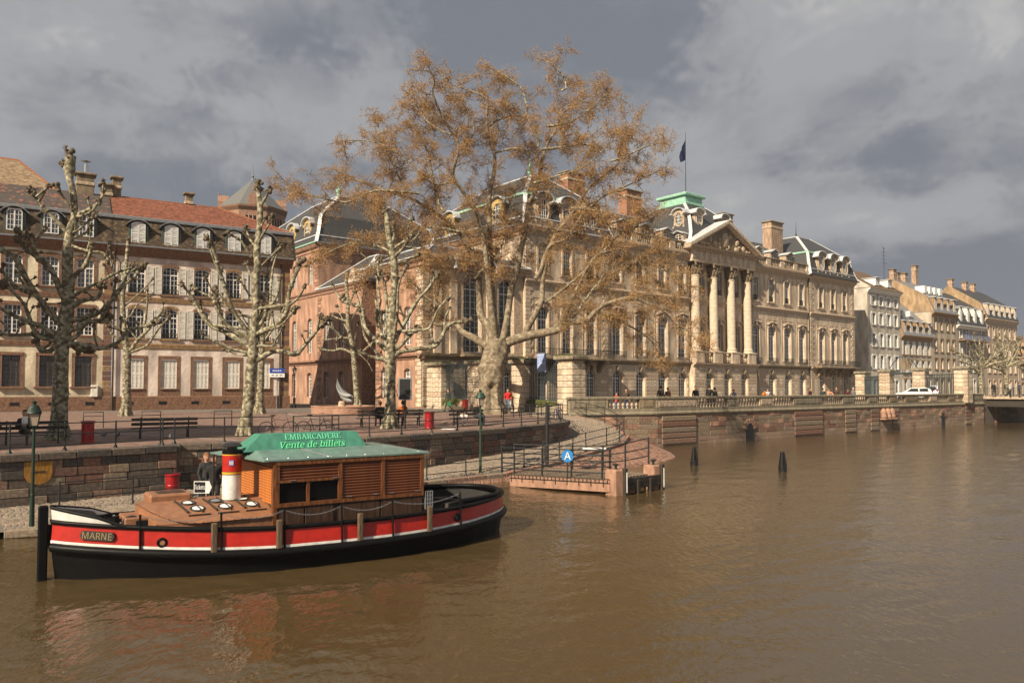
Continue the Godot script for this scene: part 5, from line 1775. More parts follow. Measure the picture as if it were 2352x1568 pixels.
func make_church_tower() -> void:
	var t := thing("church_tower", "octagonal red sandstone church tower with a grey pyramid roof behind the houses", "tower", V(-43.0, 2.4, 126.0), 0.35)
	var r := 5.5
	var oct := func(rr: float, y: float) -> Array:
		var o := []
		for k in 8: o.append(Vector3(rr * cos(TAU * (k + 0.5) / 8), y, -rr * sin(TAU * (k + 0.5) / 8)))
		return o
	var ring := func(mb: MB, a: Array, b: Array): for k in 8: mb.quad(a[k], a[(k + 1) % 8], b[(k + 1) % 8], b[k])
	var mb := MB.new()
	ring.call(mb, oct.call(r, 0.0), oct.call(r, 30.5))
	part(t, "wall", mb, M.pink2)
	for y in [25.5, 30.2]:
		mb = MB.new()
		ring.call(mb, oct.call(r + 0.05, y), oct.call(r + 0.4, y + 0.5))
		ring.call(mb, oct.call(r + 0.4, y + 0.5), oct.call(r + 0.4, y + 0.8))
		ring.call(mb, oct.call(r + 0.4, y + 0.8), oct.call(r - 0.2, y + 0.85))
		part(t, "cornice", mb, M.trim)
	mb = MB.new()
	ring.call(mb, oct.call(r + 0.1, 31.0), oct.call(0.05, 36.4))
	part(t, "roof", mb, mat(Color(0.20, 0.205, 0.20), 0.6, T.slate, 0.3, T.bump_slate, 0.6))
	for k in 8:
		var a := TAU * k / 8.0
		var tr := Transform3D(Basis(Vector3.UP, a + PI / 2), Vector3(r * cos(a) * 0.93, 0, -r * sin(a) * 0.93))
		mb = MB.new()
		for s in [-0.9, -0.3, 0.3, 0.9]:
			mb.bb(Vector3(s - 0.2, 27.3, 0.0), Vector3(s + 0.2, 29.3, 0.06))
		part(t, "belfry_opening", mb, M.black, tr)
		mb = MB.new()
		for s in [-1.2, -0.6, 0.0, 0.6, 1.2]: mb.tube([Vector3(s, 27.2, 0.14), Vector3(s, 29.4, 0.14)], 0.1, 6)
		part(t, "shafts", mb, M.pink, tr)
		if k % 2 == 0:
			mb = MB.new()
			mb.prism(PackedVector2Array([Vector2(-0.7, 30.9), Vector2(0.7, 30.9), Vector2(0.7, 32.2), Vector2(0, 33.3), Vector2(-0.7, 32.2)]), -1.4, 0.25)
			mb.blob(Vector3(0, 33.5, 0.1), Vector3(0.12, 0.35, 0.12), 6, 4)
			part(t, "gable_dormer", mb, M.pink2, tr)
	mb = MB.new()
	mb.lathe([Vector2(0.3, 36.1), Vector2(0.12, 36.6), Vector2(0.25, 36.9), Vector2(0.08, 37.2), Vector2(0.03, 39.0), Vector2(0, 39.0)], 8)
	part(t, "finial", mb, M.zinc)

# ---------------------------------------------------------------- the right-hand bank
func town_house(label: String, s0: float, s1: float, eave: float, mtop: float, ridge: float, back: float, wm: Material, rm: Material, um: Material, cols: Array, rows: Array, dorm: int, shut: bool, trim: Material) -> Node3D:
	var t := thing("townhouse", label, "house", V(59.1, 0, 128.0), 0.6806, "houses along the far quay")
	var f := front(0.0)
	var ops := []
	for c in cols:
		for r in rows: ops.append([c - 0.55, c + 0.55, r[0], r[1], r[2]])
	var mb := MB.new()
	mb.wall(s0, s1, 2.4, eave, ops, 0.25)
	mb.quad(Vector3(s0, 2.4, -12), Vector3(s0, 2.4, 0), Vector3(s0, eave, 0), Vector3(s0, eave, -12))
	mb.quad(Vector3(s1, 2.4, 0), Vector3(s1, 2.4, -12), Vector3(s1, eave, -12), Vector3(s1, eave, 0))
	part(t, "wall", mb, wm)
	for c in cols:
		for r in rows:
			window(t, f, c, r[0], 1.08, r[1] - r[0], r[2], 2, 3, 0.2, M.white, M.glass, 0.72, 0.05)
			part(t, "window_surround", cached("far_surround_%.2f" % (r[1] - r[0]), func(m: MB):
				for s in [-1, 1]: m.bb(Vector3(s * 0.55, 0, 0), Vector3(s * 0.74, r[1] - r[0], 0.06))
				m.bb(Vector3(-0.8, r[1] - r[0], 0), Vector3(0.8, r[1] - r[0] + 0.2, 0.1))
				m.bb(Vector3(-0.8, -0.15, 0), Vector3(0.8, 0, 0.14))), trim, slide(f, c, r[0]))
			if shut:
				for s in [-1, 1]: part(t, "shutter", shutter_mesh(0.56, r[1] - r[0]), M.white, slide(f, c + s * 0.86, r[0], 0.05))
	moulding(t, "cornice", f, s0, s1, [Vector2(-0.1, eave - 0.7), Vector2(0.1, eave - 0.7), Vector2(0.2, eave - 0.4), Vector2(0.6, eave - 0.1), Vector2(0.6, eave + 0.05), Vector2(-0.1, eave + 0.05)], trim)
	var prof := PackedVector2Array([Vector2(0.5, eave), Vector2(-0.8, mtop), Vector2(-back, ridge), Vector2(-12, mtop), Vector2(-12, eave)]) if mtop > eave else PackedVector2Array([Vector2(0.7, eave), Vector2(-back, ridge), Vector2(-12, eave)])
	var rf := MB.new()
	rf.xf = Transform3D(Basis(Vector3(0, 0, 1), Vector3.UP, Vector3(-1, 0, 0)), Vector3.ZERO)
	rf.prism(prof, -s1, -s0)
	part(t, "roof", rf, rm)
	# party walls show above the lower neighbour
	var pw := MB.new()
	pw.xf = Transform3D(Basis(Vector3(0, 0, 1), Vector3.UP, Vector3(-1, 0, 0)), Vector3.ZERO)
	var pp := PackedVector2Array()
	for p in prof: pp.append(p + Vector2(0, 0.12))
	pw.prism(pp, -s0 - 0.25, -s0 + 0.02)
	part(t, "party_wall", pw, um)
	if dorm > 0:
		for k in dorm:
			var x := lerpf(s0, s1, (k + 0.5) / dorm)
			var d := group_part(t, "dormer", at_xy(x, eave + 0.25, 0.1))
			part(d, "body", cached("far_dormer_%.1f" % (mtop - eave), func(m: MB): m.cbox(Vector3(0, (mtop - eave) * 0.42, -0.5), Vector3(1.3, (mtop - eave) * 0.84, 1.2), 0.03)), trim)
			part(d, "pane", cached("far_dormer_pane_%.1f" % (mtop - eave), func(m: MB): m.bb(Vector3(-0.36, 0.15, 0.1), Vector3(0.36, (mtop - eave) * 0.76, 0.125))), M.glass_pale)
			part(d, "frame", cached("far_dormer_frame_%.1f" % (mtop - eave), func(m: MB):
				for xx in [-0.4, -0.03, 0.34]: m.bb(Vector3(xx, 0.1, 0.1), Vector3(xx + 0.06, (mtop - eave) * 0.78, 0.15))), M.white)
			part(d, "hood", cached("far_dormer_hood_%.1f" % (mtop - eave), func(m: MB): m.cbox(Vector3(0, (mtop - eave) * 0.88, -0.35), Vector3(1.6, 0.14, 1.7), 0.04)), M.lead)
	return t

func make_right_side() -> void:
	var f := front(0.0)
	var white_w := mat(Color(0.60, 0.54, 0.46), 0.93, T.weather, 0.07, T.bump_fine, 0.2)
	var pale := mat(Color(0.58, 0.49, 0.38), 0.93, T.weather, 0.07, T.bump_fine, 0.2)
	var grey := mat(Color(0.42, 0.37, 0.32), 0.93, T.weather, 0.07, T.bump_fine, 0.2)
	var brown_t := mat(Color(0.20, 0.125, 0.075), 0.93, T.slate, 0.6, T.bump_slate, 0.8)
	var gable := mat(Color(0.42, 0.29, 0.17), 0.93, T.weather, 0.12, T.bump_fine, 0.4)
	var h1 := town_house("tall off-white house with a brown hipped roof next to the palace", 0.8, 12.8, 21.1, 21.1, 25.4, 6.0, white_w, brown_t, white_w, [2.9, 5.6, 8.3, 11.0], [[2.9, 5.6, 0.0], [7.6, 9.8, 0.0], [11.4, 13.5, 0.0], [15.1, 17.0, 0.0], [18.4, 19.9, 0.0]], 0, true, M.shutter)
	for x in [5.0, 9.5]:
		var d := MB.new()
		d.cbox(Vector3(x, 22.5, -1.4), Vector3(1.5, 1.3, 2.4), 0.04)
		part(h1, "dormer", d, M.white)
		d = MB.new()
		d.cbox(Vector3(x, 23.2, -1.3), Vector3(1.8, 0.12, 2.9), 0.03)
		part(h1, "dormer_roof", d, M.lead)
	window(h1, west(0.8), -3.4, 18.3, 1.3, 1.7, 0.0, 2, 3, -0.05, M.white, M.shutter, 0.5, 0.06)
	for y in [8.0, 11.8, 15.4]:
		var bl := MB.new()
		bl.xf = west(0.8)
		bl.bb(Vector3(-4.8, y, 0.0), Vector3(-2.8, y + 2.2, 0.05))
		part(h1, "blind_window", bl, M.shutter)
	chimney(h1, Vector3(3.6, 24.0, -5.5), 0.8, 0.8, 2.6, M.chimney)
	var h2 := town_house("low house with a grey mansard and five dormers between taller houses", 12.8, 25.5, 13.7, 16.4, 22.0, 7.0, pale, M.zinc, gable, [14.3, 16.7, 19.1, 21.5, 23.9], [[2.9, 5.8, 0.2], [6.9, 9.2, 0.2], [10.3, 12.7, 0.2]], 5, true, M.trim_ochre)
	for x in [14.5, 17.5, 20.5]:
		var d := MB.new()
		d.cbox(Vector3(x, 18.0, -2.3), Vector3(1.2, 1.1, 1.8), 0.05)
		part(h2, "skylight", d, M.lead)
	var h3 := town_house("narrow house with a bare ochre gable wall and four tall dormers", 25.6, 37.0, 18.6, 21.6, 26.0, 8.0, pale, M.zinc, gable, [27.2, 29.9, 32.6, 35.3], [[2.9, 6.0, 0.3], [7.9, 9.9, 0.3], [11.2, 13.6, 0.3], [15.3, 17.5, 0.3]], 4, false, M.trim_ochre)
	for q in [[1.0, 3.5, 2.0], [2.6, 3.0, 3.0], [6.0, 3.2, 5.0], [10.8, 5.2, 2.5]]: chimney(h3, Vector3(25.6 + q[0], 24.0, -7.5), 1.2, 0.9, q[1], M.chimney)
	for x in [28.5, 30.8, 33.1, 35.4]:
		var d := MB.new()
		d.cbox(Vector3(x, 23.3, -3.0), Vector3(1.2, 1.4, 1.8), 0.04)
		part(h3, "upper_dormer", d, M.white)
	var h4 := town_house("grey house with a long blue iron balcony and steep dark mansard", 37.0, 51.3, 16.8, 20.7, 24.7, 7.0, grey, M.slate, M.zinc, [39.0, 42.2, 45.4, 48.8], [[2.9, 6.0, 0.0], [7.6, 9.8, 0.0], [10.9, 13.2, 0.0], [14.3, 16.2, 0.0]], 4, false, M.shutter)
	var slab := MB.new()
	slab.cbox(Vector3(44.2, 13.75, 0.6), Vector3(13.2, 0.2, 1.2), 0.03)
	part(h4, "balcony", slab, M.trim_ochre)
	iron_guard(h4, f, 44.2, 13.85, 13.0, 1.1, 1.15, mat(Color(0.10, 0.13, 0.24), 0.6))
	var h5 := town_house("broad stone house with six lead-topped dormers behind the far plane trees", 51.4, 70.0, 19.0, 22.2, 26.4, 7.0, M.sand2, M.slate, gable, [53.2, 56.2, 59.2, 62.2, 65.2, 68.2], [[2.9, 6.0, 0.3], [7.6, 9.8, 0.3], [11.0, 13.4, 0.3], [14.9, 17.3, 0.3]], 6, false, M.sand)
	for x in [50.0, 57.5, 62.0]: chimney(h5, Vector3(x + 2.2, 24.8, -6.8), 0.9, 0.9, 3.0, M.chimney)
	town_house("small house with a red roof at the end of the far quay", 70.3, 84.0, 9.8, 9.8, 13.6, 6.0, pale, M.brick, pale, [72.5, 76.0, 79.5], [[2.9, 5.4, 0.0], [6.6, 8.8, 0.0]], 0, false, M.trim_ochre)
	town_house("long low house with a brick red roof far along the quay", 84.4, 110.0, 12.5, 12.5, 17.0, 6.0, grey, M.brick, gable, [87.0, 91.0, 95.0, 99.0, 103.0], [[2.9, 5.4, 0.0], [6.6, 9.0, 0.0]], 0, false, M.trim_ochre)
	var ant := MB.new()
	ant.tube([Vector3(22.0, 24.0, -7.0), Vector3(22.0, 31.5, -7.0)], 0.04, 5)
	for k in 5: ant.bar(Vector3(20.8 + 0.15 * k, 28.4 + 0.7 * k, -7.0), Vector3(23.2 - 0.15 * k, 28.4 + 0.7 * k, -7.0), 0.05, 0.05)
	part(h2, "aerial", ant, M.iron)
	# piers and grilles that close the lane between palace and river
	var gate := thing("lane_gate", "pale stone piers with blue grey grilles closing the lane beside the palace", "gate", V(52.6, 2.4, 89.6))
	var ps := [[1981.0, 117.0], [2037.0, 107.0], [2116.0, 97.5], [2213.0, 90.0]]
	var loc := []
	for q in ps: loc.append(V((q[0] - 1176.0) / 1764.0 * q[1], 0.1, q[1]) - V(52.6, 0.0, 89.6))
	for i in 4:
		var w := 1.6 if i == 3 else 1.5
		var h := 3.9
		for k in 8:
			part(t_pier(gate, i), "pier_stone", cached("lane_pier", func(mb: MB): mb.cbox(Vector3(0, 0, 0), Vector3(1.5, 0.46, 1.5), 0.04)), [M.sand3, M.sand, M.sand2][rng.randi() % 3], Transform3D(Basis(Vector3.UP, 0.68), loc[i] + Vector3(0, 0.25 + 0.48 * k, 0)))
		var cap := MB.new()
		cap.cbox(Vector3(0, h + 0.2, 0), Vector3(1.9, 0.4, 1.9), 0.1)
		part(t_pier(gate, i), "cap", cap, M.mossy_stone, Transform3D(Basis(Vector3.UP, 0.68), loc[i]))
	for i in [0, 2]:
		var a: Vector3 = loc[i]
		var b: Vector3 = loc[i + 1]
		for y in [0.6, 3.0, 3.4]:
			var r := MB.new()
			r.bar(a + Vector3(0, y, 0), b + Vector3(0, y, 0), 0.08, 0.08)
			part(gate, "grille_rail", r, M.iron_blue)
		var n := int(a.distance_to(b) / 0.3)
		for k in n: part(gate, "grille_bar", cached("lane_bar", func(mb: MB): mb.box(Vector3(0, 1.75, 0), Vector3(0.06, 3.5, 0.06))), M.iron_blue, Transform3D(Basis.IDENTITY, a.lerp(b, (k + 0.5) / n)))
	var ov := MB.new()
	ov.bar(loc[1] + Vector3(0, 3.7, 0), loc[2] + Vector3(0, 3.7, 0), 0.16, 0.2)
	for k in 11:
		var p: Vector3 = loc[1].lerp(loc[2], (k + 0.5) / 11.0)
		var q: Vector3 = loc[1].lerp(loc[2], (k + 1.5) / 11.0)
		if k < 10: ov.bar(p + Vector3(0, 3.8 + 2.2 * sin(PI * (k + 0.5) / 11.0), 0), q + Vector3(0, 3.8 + 2.2 * sin(PI * (k + 1.5) / 11.0), 0), 0.07, 0.07)
		ov.bar(p + Vector3(0, 3.7, 0), p + Vector3(0, 3.8 + 2.2 * sin(PI * (k + 0.5) / 11.0), 0), 0.04, 0.04)
	part(gate, "overthrow", ov, M.iron_blue)
	var med := MB.new()
	med.xf = Transform3D(Basis(Vector3.UP, -0.4) * Basis(Vector3.RIGHT, PI / 2), loc[1].lerp(loc[2], 0.55) + Vector3(0, 4.9, 0.3))
	med.lathe([Vector2(0, -0.08), Vector2(0.75, -0.08), Vector2(0.75, 0.08), Vector2(0, 0.08)], 20)
	part(gate, "medallion", med, M.sand_dark)
	make_bridge()

func t_pier(gate: Node3D, _i: int) -> Node3D:
	return gate

func make_bridge() -> void:
	var ap := MB.new()
	ap.quad(V(48, 2.42, 92), V(56.6, 3.02, 93.2), V(72, 3.02, 112), V(60, 2.42, 112))
	ap.quad(V(56.6, 3.02, 93.2), V(66, 3.02, 100.6), V(90, 3.02, 124), V(72, 3.02, 112))
	setting("bridge_approach", ap, M.street, "street rising to the bridge")
	var t := thing("bridge", "low dark girder bridge meeting the embankment wall", "bridge", V(57.6, 0, 94.0), 0.68)
	# local +z runs out over the river
	var deck := MB.new()
	deck.cbox(Vector3(5.5, 3.05, 14.0), Vector3(11.0, 0.28, 34.0), 0.04)
	part(t, "deck", deck, M.sand2)
	for k in 4:
		var g := MB.new()
		g.cbox(Vector3(0.5 + 3.3 * k, 2.45, 14.0), Vector3(0.35, 0.95, 34.0), 0.03)
		part(t, "girder", g, M.dark_wood)
	for k in 9:
		var g := MB.new()
		g.cbox(Vector3(5.4, 2.6, -1.0 + 3.8 * k), Vector3(9.6, 0.5, 0.22), 0.02)
		part(t, "cross_beam", g, M.dark_wood)
	var ab := MB.new()
	ab.cbox(Vector3(5.0, 1.1, -1.2), Vector3(11.5, 2.9, 2.2), 0.05)
	part(t, "abutment", ab, M.pink)
	for k in 6:
		var st := MB.new()
		st.cbox(Vector3(-0.75, 0.2 + 0.42 * k, -0.55), Vector3(0.2, 0.39, 1.3), 0.03)
		part(t, "abutment_stone", st, [M.pink, M.quay3, M.sand2][rng.randi() % 3])
	for y in [0.35, 0.62, 0.88, 1.1]:
		var r := MB.new()
		r.tube([Vector3(0.15, 3.19 + y, -2.5), Vector3(0.15, 3.19 + y, 30.0)], 0.03, 6)
		part(t, "rail", r, M.iron)
	for k in 18: part(t, "rail_post", cached("bridge_post", func(mb: MB): mb.box(Vector3(0, 0.55, 0), Vector3(0.07, 1.15, 0.07))), M.iron, at_xy(0.15, 3.18, -2.4 + 1.9 * k))
	# embankment beyond the bridge
	var w := thing("far_embankment", "sunlit sandstone embankment seen under the bridge", "wall", V(66, 0, 100))
	var rest := MB.new()
	rest.col = Color(1, 1, 1)
	masonry(w, Vector2(60.0, 95.3), Vector2(84.0, 114.5), -0.1, -0.1, 3.0, 3.0, 0.5, [1.0, 2.2], ["quay1", "quay7", "quay3", "quay0"], 120, rest)
	var back := MB.new()
	back.quad(V(57, -0.4, 93.1) - w.position, V(140, -0.4, 159.2) - w.position, V(140, 2.9, 159.2) - w.position, V(57, 2.9, 93.1) - w.position)
	part(w, "core", back, M.mortar)
	if not rest.v.is_empty(): part(w, "far_stones", rest, M.tint).set_meta("kind", "stuff")

# ---------------------------------------------------------------- trees
func smooth_path(pts: Array, sub := 3) -> Array:
	var out := []
	for i in pts.size() - 1:
		var p0: Vector3 = pts[maxi(i - 1, 0)]
		var p1: Vector3 = pts[i]
		var p2: Vector3 = pts[i + 1]
		var p3: Vector3 = pts[mini(i + 2, pts.size() - 1)]
		for k in sub: out.append(p1.cubic_interpolate(p2, p0, p3, float(k) / sub))
	out.append(pts[pts.size() - 1])
	return out

# plan points measured on the picture plane [x, y] become metres round the trunk; the depth wanders on its own
func lift(pts: Array, base: Array, sc: float, lean: float, wob := 0.06) -> Array:
	var out := []
	var z := 0.0
	for i in pts.size():
		if i > 0:
			var l := Vector2(pts[i][0] - pts[i - 1][0], pts[i][1] - pts[i - 1][1]).length() * sc
			z += l * lean + rng.randf_range(-wob, wob)
		out.append(Vector3((pts[i][0] - base[0]) * sc, (base[1] - pts[i][1]) * sc, z))
	return out

func gnarled(n: int, r0: float, r1: float, amp := 0.2) -> Array:
	var out := []
	for i in n: out.append(lerpf(r0, r1, pow(float(i) / maxf(1, n - 1), 0.8)) * (1.0 + rng.randf_range(-amp, amp)))
	return out

func fist(mb: MB, p: Vector3, dir: Vector3, r: float) -> void:
	for k in 9:
		var o := Vector3(rng.randfn(), rng.randfn(), rng.randfn()).normalized()
		var q := p + o * r * rng.randf_range(0.25, 0.85) + dir * r * rng.randf_range(-0.6, 0.9)
		var s := r * rng.randf_range(0.3, 0.62)
		mb.blob(q, Vector3(s, s * rng.randf_range(0.8, 1.3), s), 6, 4)
	for k in 4:
		var o := (dir + Vector3(rng.randfn(), rng.randfn(), rng.randfn()) * 0.6).normalized()
		mb.tube([p, p + o * r * rng.randf_range(1.2, 1.9)], [r * 0.22, r * 0.12], 5)

func pollard(label: String, base: Array, at: Vector3, sc: float, trunk: Array, limbs: Array, group := "pollarded plane trees on the square") -> Node3D:
	var t := thing("plane_tree", label, "tree", at, 0.0, group)
	var tp := []
	var tr := []
	for q in trunk:
		tp.append(Vector3((q[0] - base[0]) * sc, (base[1] - q[1]) * sc, rng.randf_range(-0.04, 0.04)))
		tr.append(q[2] * sc * 0.5)
	tp[0].y -= 0.15
	var path := smooth_path(tp, 4)
	var rad := []
	for i in path.size():
		var u := float(i) / 4.0
		var a := int(u)
		rad.append(lerpf(tr[a], tr[mini(a + 1, tr.size() - 1)], u - a) * (1.0 + rng.randf_range(-0.05, 0.06)))
	var mb := MB.new()
	mb.tube(path, rad, 12)
	for k in 7:
		var a := TAU * k / 7.0 + rng.randf_range(-0.3, 0.3)
		mb.tube([Vector3(0, 0.7, 0) + Vector3(cos(a), 0, sin(a)) * tr[0] * 0.45, Vector3(cos(a), 0, sin(a)) * tr[0] * 1.05 + Vector3(0, -0.06, 0)], [tr[0] * 0.35, tr[0] * 0.3], 6)
	part(t, "trunk", mb, M.bark)
	var kn := MB.new()
	fist(kn, path[path.size() - 1], Vector3.UP, 0.2)
	for l in limbs:
		var lp := smooth_path(lift(l[0], base, sc, rng.randf_range(-0.55, 0.55)), 3)
		# start on the trunk's own depth
		var near: Vector3 = path[0]
		for q in path: if absf(q.y - lp[0].y) < absf(near.y - lp[0].y): near = q
		lp[0] = Vector3(near.x, lp[0].y - 0.1, near.z)
		var r0: float = l[1] * sc * 0.5
		var b := MB.new()
		b.tube(lp, gnarled(lp.size(), r0, maxf(r0 * 0.52, 0.035)), 8)
		for k in lp.size():
			if k > 2 and rng.randf() < 0.3: b.blob(lp[k], Vector3(1, 1, 1) * r0 * rng.randf_range(0.8, 1.15), 7, 5)
		part(t, "limb", b, M.bark)
		var e := lp.size() - 1
		fist(kn, lp[e], (lp[e] - lp[e - 1]).normalized(), rng.randf_range(0.14, 0.2) * clampf(r0 / 0.1, 0.75, 1.35))
		for k in range(3, e - 1):
			if rng.randf() < 0.13:
				# a side limb that was cut back like the others
				var sd = (Vector3(rng.randfn() * 0.8, 0.5 + absf(rng.randfn()) * 0.7, rng.randfn() * 0.6) + (lp[k] - lp[k - 1]).normalized() * 0.5).normalized()
				var sl := rng.randf_range(0.7, 1.5) * clampf(sc / 0.022, 0.8, 1.3)
				var s1: Vector3 = lp[k] + sd * sl * 0.5 + Vector3(rng.randfn(), rng.randfn(), rng.randfn()) * 0.08
				var s2: Vector3 = s1 + (sd + Vector3(rng.randfn() * 0.3, 0.35, rng.randfn() * 0.3)).normalized() * sl * 0.5
				var sp2 := smooth_path([lp[k], s1, s2], 3)
				var sb := MB.new()
				sb.tube(sp2, gnarled(sp2.size(), r0 * 0.5, maxf(r0 * 0.36, 0.03)), 7)
				part(t, "limb", sb, M.bark)
				fist(kn, s2, (s2 - s1).normalized(), rng.randf_range(0.09, 0.14))
			elif rng.randf() < 0.25:
				var d := Vector3(rng.randfn(), absf(rng.randfn()), rng.randfn()).normalized()
				var tip: Vector3 = lp[k] + d * rng.randf_range(0.25, 0.6)
				kn.tube([lp[k], lp[k].lerp(tip, 0.5) + Vector3(0, 0.04, 0), tip], [0.035, 0.028, 0.02], 5)
				fist(kn, tip, d, 0.07)
	part(t, "knobs", kn, M.knob)
	return t

func make_trees() -> void:
	var T1 := [[[[133, 750], [121, 722], [100, 687], [84, 640], [72, 601], [45, 586], [29, 574], [21, 544]], 16], [[[135, 748], [98, 717], [84, 707], [68, 683], [39, 666], [0, 656], [-30, 648]], 15], [[[119, 767], [88, 748], [43, 728], [19, 713], [-8, 700], [-40, 690]], 13], [[[123, 783], [82, 769], [66, 707], [45, 676], [30, 660]], 11], [[[135, 777], [109, 806], [84, 799], [78, 776]], 15], [[[123, 772], [49, 767], [-5, 767], [-40, 760]], 11], [[[145, 699], [137, 660], [125, 621], [101, 594], [84, 580], [82, 556]], 17], [[[154, 707], [176, 691], [215, 681], [221, 654]], 15], [[[160, 734], [205, 720], [230, 689], [248, 654], [273, 627], [283, 603]], 14], [[[162, 758], [195, 738], [230, 736], [232, 722]], 15], [[[156, 664], [170, 631], [195, 617], [215, 586], [221, 568]], 11], [[[158, 681], [185, 660], [211, 642], [234, 623], [273, 603]], 9], [[[150, 781], [162, 802], [180, 802]], 15], [[[154, 783], [174, 765], [180, 740]], 12], [[[156, 785], [215, 800], [254, 785], [273, 756], [305, 748], [332, 736]], 12], [[[158, 494], [195, 470], [207, 443], [207, 425]], 10], [[[158, 496], [180, 494], [205, 482], [217, 462]], 8], [[[156, 490], [154, 478], [141, 453], [135, 433]], 10], [[[146, 535], [117, 498], [94, 468], [82, 445]], 12], [[[148, 533], [162, 531], [185, 513], [207, 494]], 9], [[[150, 546], [172, 537], [185, 525]], 7], [[[150, 392], [137, 388], [125, 369]], 8], [[[146, 560], [190, 575], [228, 580], [240, 598]], 8]]
	pollard("tall shaded pollarded plane tree nearest the picture's edge beside the seated man", [133, 1010], V(-18.88, 2.07, 32.04), 0.01816, [[133, 1010, 48], [134, 960, 36], [137, 888, 31], [137, 800, 30], [142, 750, 30], [148, 680, 27], [146, 601, 24], [145, 560, 21], [150, 525, 19], [158, 494, 15], [154, 443, 15], [147, 408, 15], [144, 384, 24], [147, 352, 22]], T1)
	var T2 := [[[[297, 806], [312, 781], [338, 754], [351, 732], [377, 717]], 9], [[[303, 808], [336, 793], [351, 773], [371, 748], [390, 730]], 7], [[[278, 789], [260, 773], [246, 750], [238, 728]], 7], [[[326, 760], [342, 709], [350, 670]], 6], [[[291, 734], [312, 699], [344, 675]], 5], [[[279, 703], [305, 668], [324, 635]], 5], [[[277, 690], [258, 660], [250, 630]], 5], [[[282, 770], [255, 735], [262, 700]], 6], [[[281, 631], [300, 612], [318, 600]], 4], [[[283, 650], [264, 620], [258, 600]], 5]]
	pollard("slim pale pollarded plane tree in front of the drain pipe between the two houses", [288, 955], V(-26.39, 2.33, 52.53), 0.02978, [[288, 955, 26], [289, 900, 18], [289, 836, 17], [288, 800, 16], [283, 777, 13], [277, 718, 11], [275, 679, 10], [281, 631, 9], [283, 590, 8], [287, 550, 9]], T2)
	var T3 := [[[[574, 800], [524, 769], [488, 753], [465, 741], [432, 702], [422, 681]], 15], [[[490, 752], [473, 730], [451, 690], [432, 659]], 8], [[[570, 778], [524, 749], [504, 710], [502, 677]], 12], [[[574, 772], [543, 722], [531, 677], [520, 632], [516, 600], [504, 565]], 12], [[[572, 810], [533, 802], [504, 790], [484, 778], [475, 767]], 8], [[[540, 725], [516, 706], [484, 685], [440, 663]], 7], [[[585, 829], [627, 806], [672, 814], [688, 798], [709, 769], [736, 735]], 13], [[[590, 765], [631, 745], [656, 712], [660, 671], [674, 628], [684, 604]], 13], [[[657, 704], [684, 685], [703, 661]], 8], [[[592, 753], [611, 706], [627, 681], [633, 640]], 9], [[[592, 761], [641, 749], [672, 714]], 9], [[[590, 792], [629, 796], [643, 778], [660, 757]], 6], [[[590, 749], [600, 671], [600, 624], [604, 597]], 9], [[[584, 587], [572, 587], [555, 557], [533, 542]], 9], [[[584, 569], [563, 544], [551, 517]], 7], [[[586, 561], [602, 540], [625, 515]], 8], [[[590, 524], [608, 500]], 6], [[[590, 473], [606, 450], [612, 436]], 8], [[[583, 650], [560, 620], [548, 598]], 7], [[[583, 700], [555, 660], [540, 640]], 7], [[[586, 620], [612, 590], [640, 560]], 6], [[[578, 815], [540, 815], [500, 800]], 5]]
	pollard("pale pollarded plane tree standing between the railings behind the ticket boat", [563, 1001], V(-11.86, 2.09, 34.23), 0.01941, [[563, 1001, 36], [566, 960, 28], [569, 919, 25], [574, 847, 25], [578, 815, 24], [580, 769, 18], [584, 710, 16], [582, 651, 16], [586, 610, 15], [584, 571, 16], [590, 513, 13], [590, 473, 13], [586, 438, 11], [586, 424, 14]], T3)
	var T3b := [[[[600, 798], [610, 749], [615, 690], [619, 610], [633, 571]], 8], [[[599, 800], [580, 760], [560, 720]], 6], [[[600, 790], [630, 740], [648, 700], [656, 660]], 6], [[[600, 780], [590, 730], [605, 680]], 5]]
	pollard("slim plane tree close behind the pale pollarded one", [595, 950], V(-18.33, 2.37, 55.77), 0.03162, [[595, 950, 25], [597, 900, 16], [598, 850, 15], [598, 827, 14], [600, 790, 12], [601, 750, 9]], T3b)
	var T4 := [[[[889, 806], [856, 777], [832, 750], [824, 716], [813, 699], [777, 687], [770, 676]], 12], [[[889, 799], [867, 757], [857, 722], [861, 689], [852, 642], [854, 617]], 10], [[[892, 799], [881, 756], [867, 728], [868, 714]], 9], [[[885, 830], [852, 800], [828, 767], [824, 732]], 9], [[[887, 828], [848, 818], [805, 795], [783, 769], [760, 748]], 9], [[[893, 791], [881, 652], [867, 632], [863, 592]], 8], [[[901, 818], [920, 808], [959, 800], [994, 795], [1012, 769], [1028, 742], [1066, 733]], 14], [[[902, 791], [918, 756], [936, 718], [953, 685], [979, 652], [994, 621]], 11], [[[906, 806], [936, 773], [949, 756]], 12], [[[948, 758], [985, 755], [1004, 718], [1028, 689]], 7], [[[902, 783], [914, 722], [920, 661], [941, 616]], 8], [[[904, 603], [926, 597], [953, 580]], 8], [[[903, 599], [889, 574], [858, 558]], 8], [[[903, 589], [926, 568], [932, 556]], 8], [[[899, 570], [934, 546], [942, 536]], 8], [[[897, 564], [904, 535], [905, 522]], 8], [[[899, 700], [880, 660], [888, 636]], 6], [[[902, 650], [925, 625], [930, 605]], 6]]
	pollard("pollarded plane tree in front of the pink palace wall beside the notice board", [895, 984], V(-6.24, 2.16, 39.28), 0.02227, [[895, 984, 36], [896, 947, 26], [895, 849, 24], [895, 814, 24], [897, 771, 19], [899, 713, 18], [904, 632, 18], [899, 583, 16], [891, 544, 14], [887, 515, 13], [885, 496, 11], [882, 482, 12]], T4)
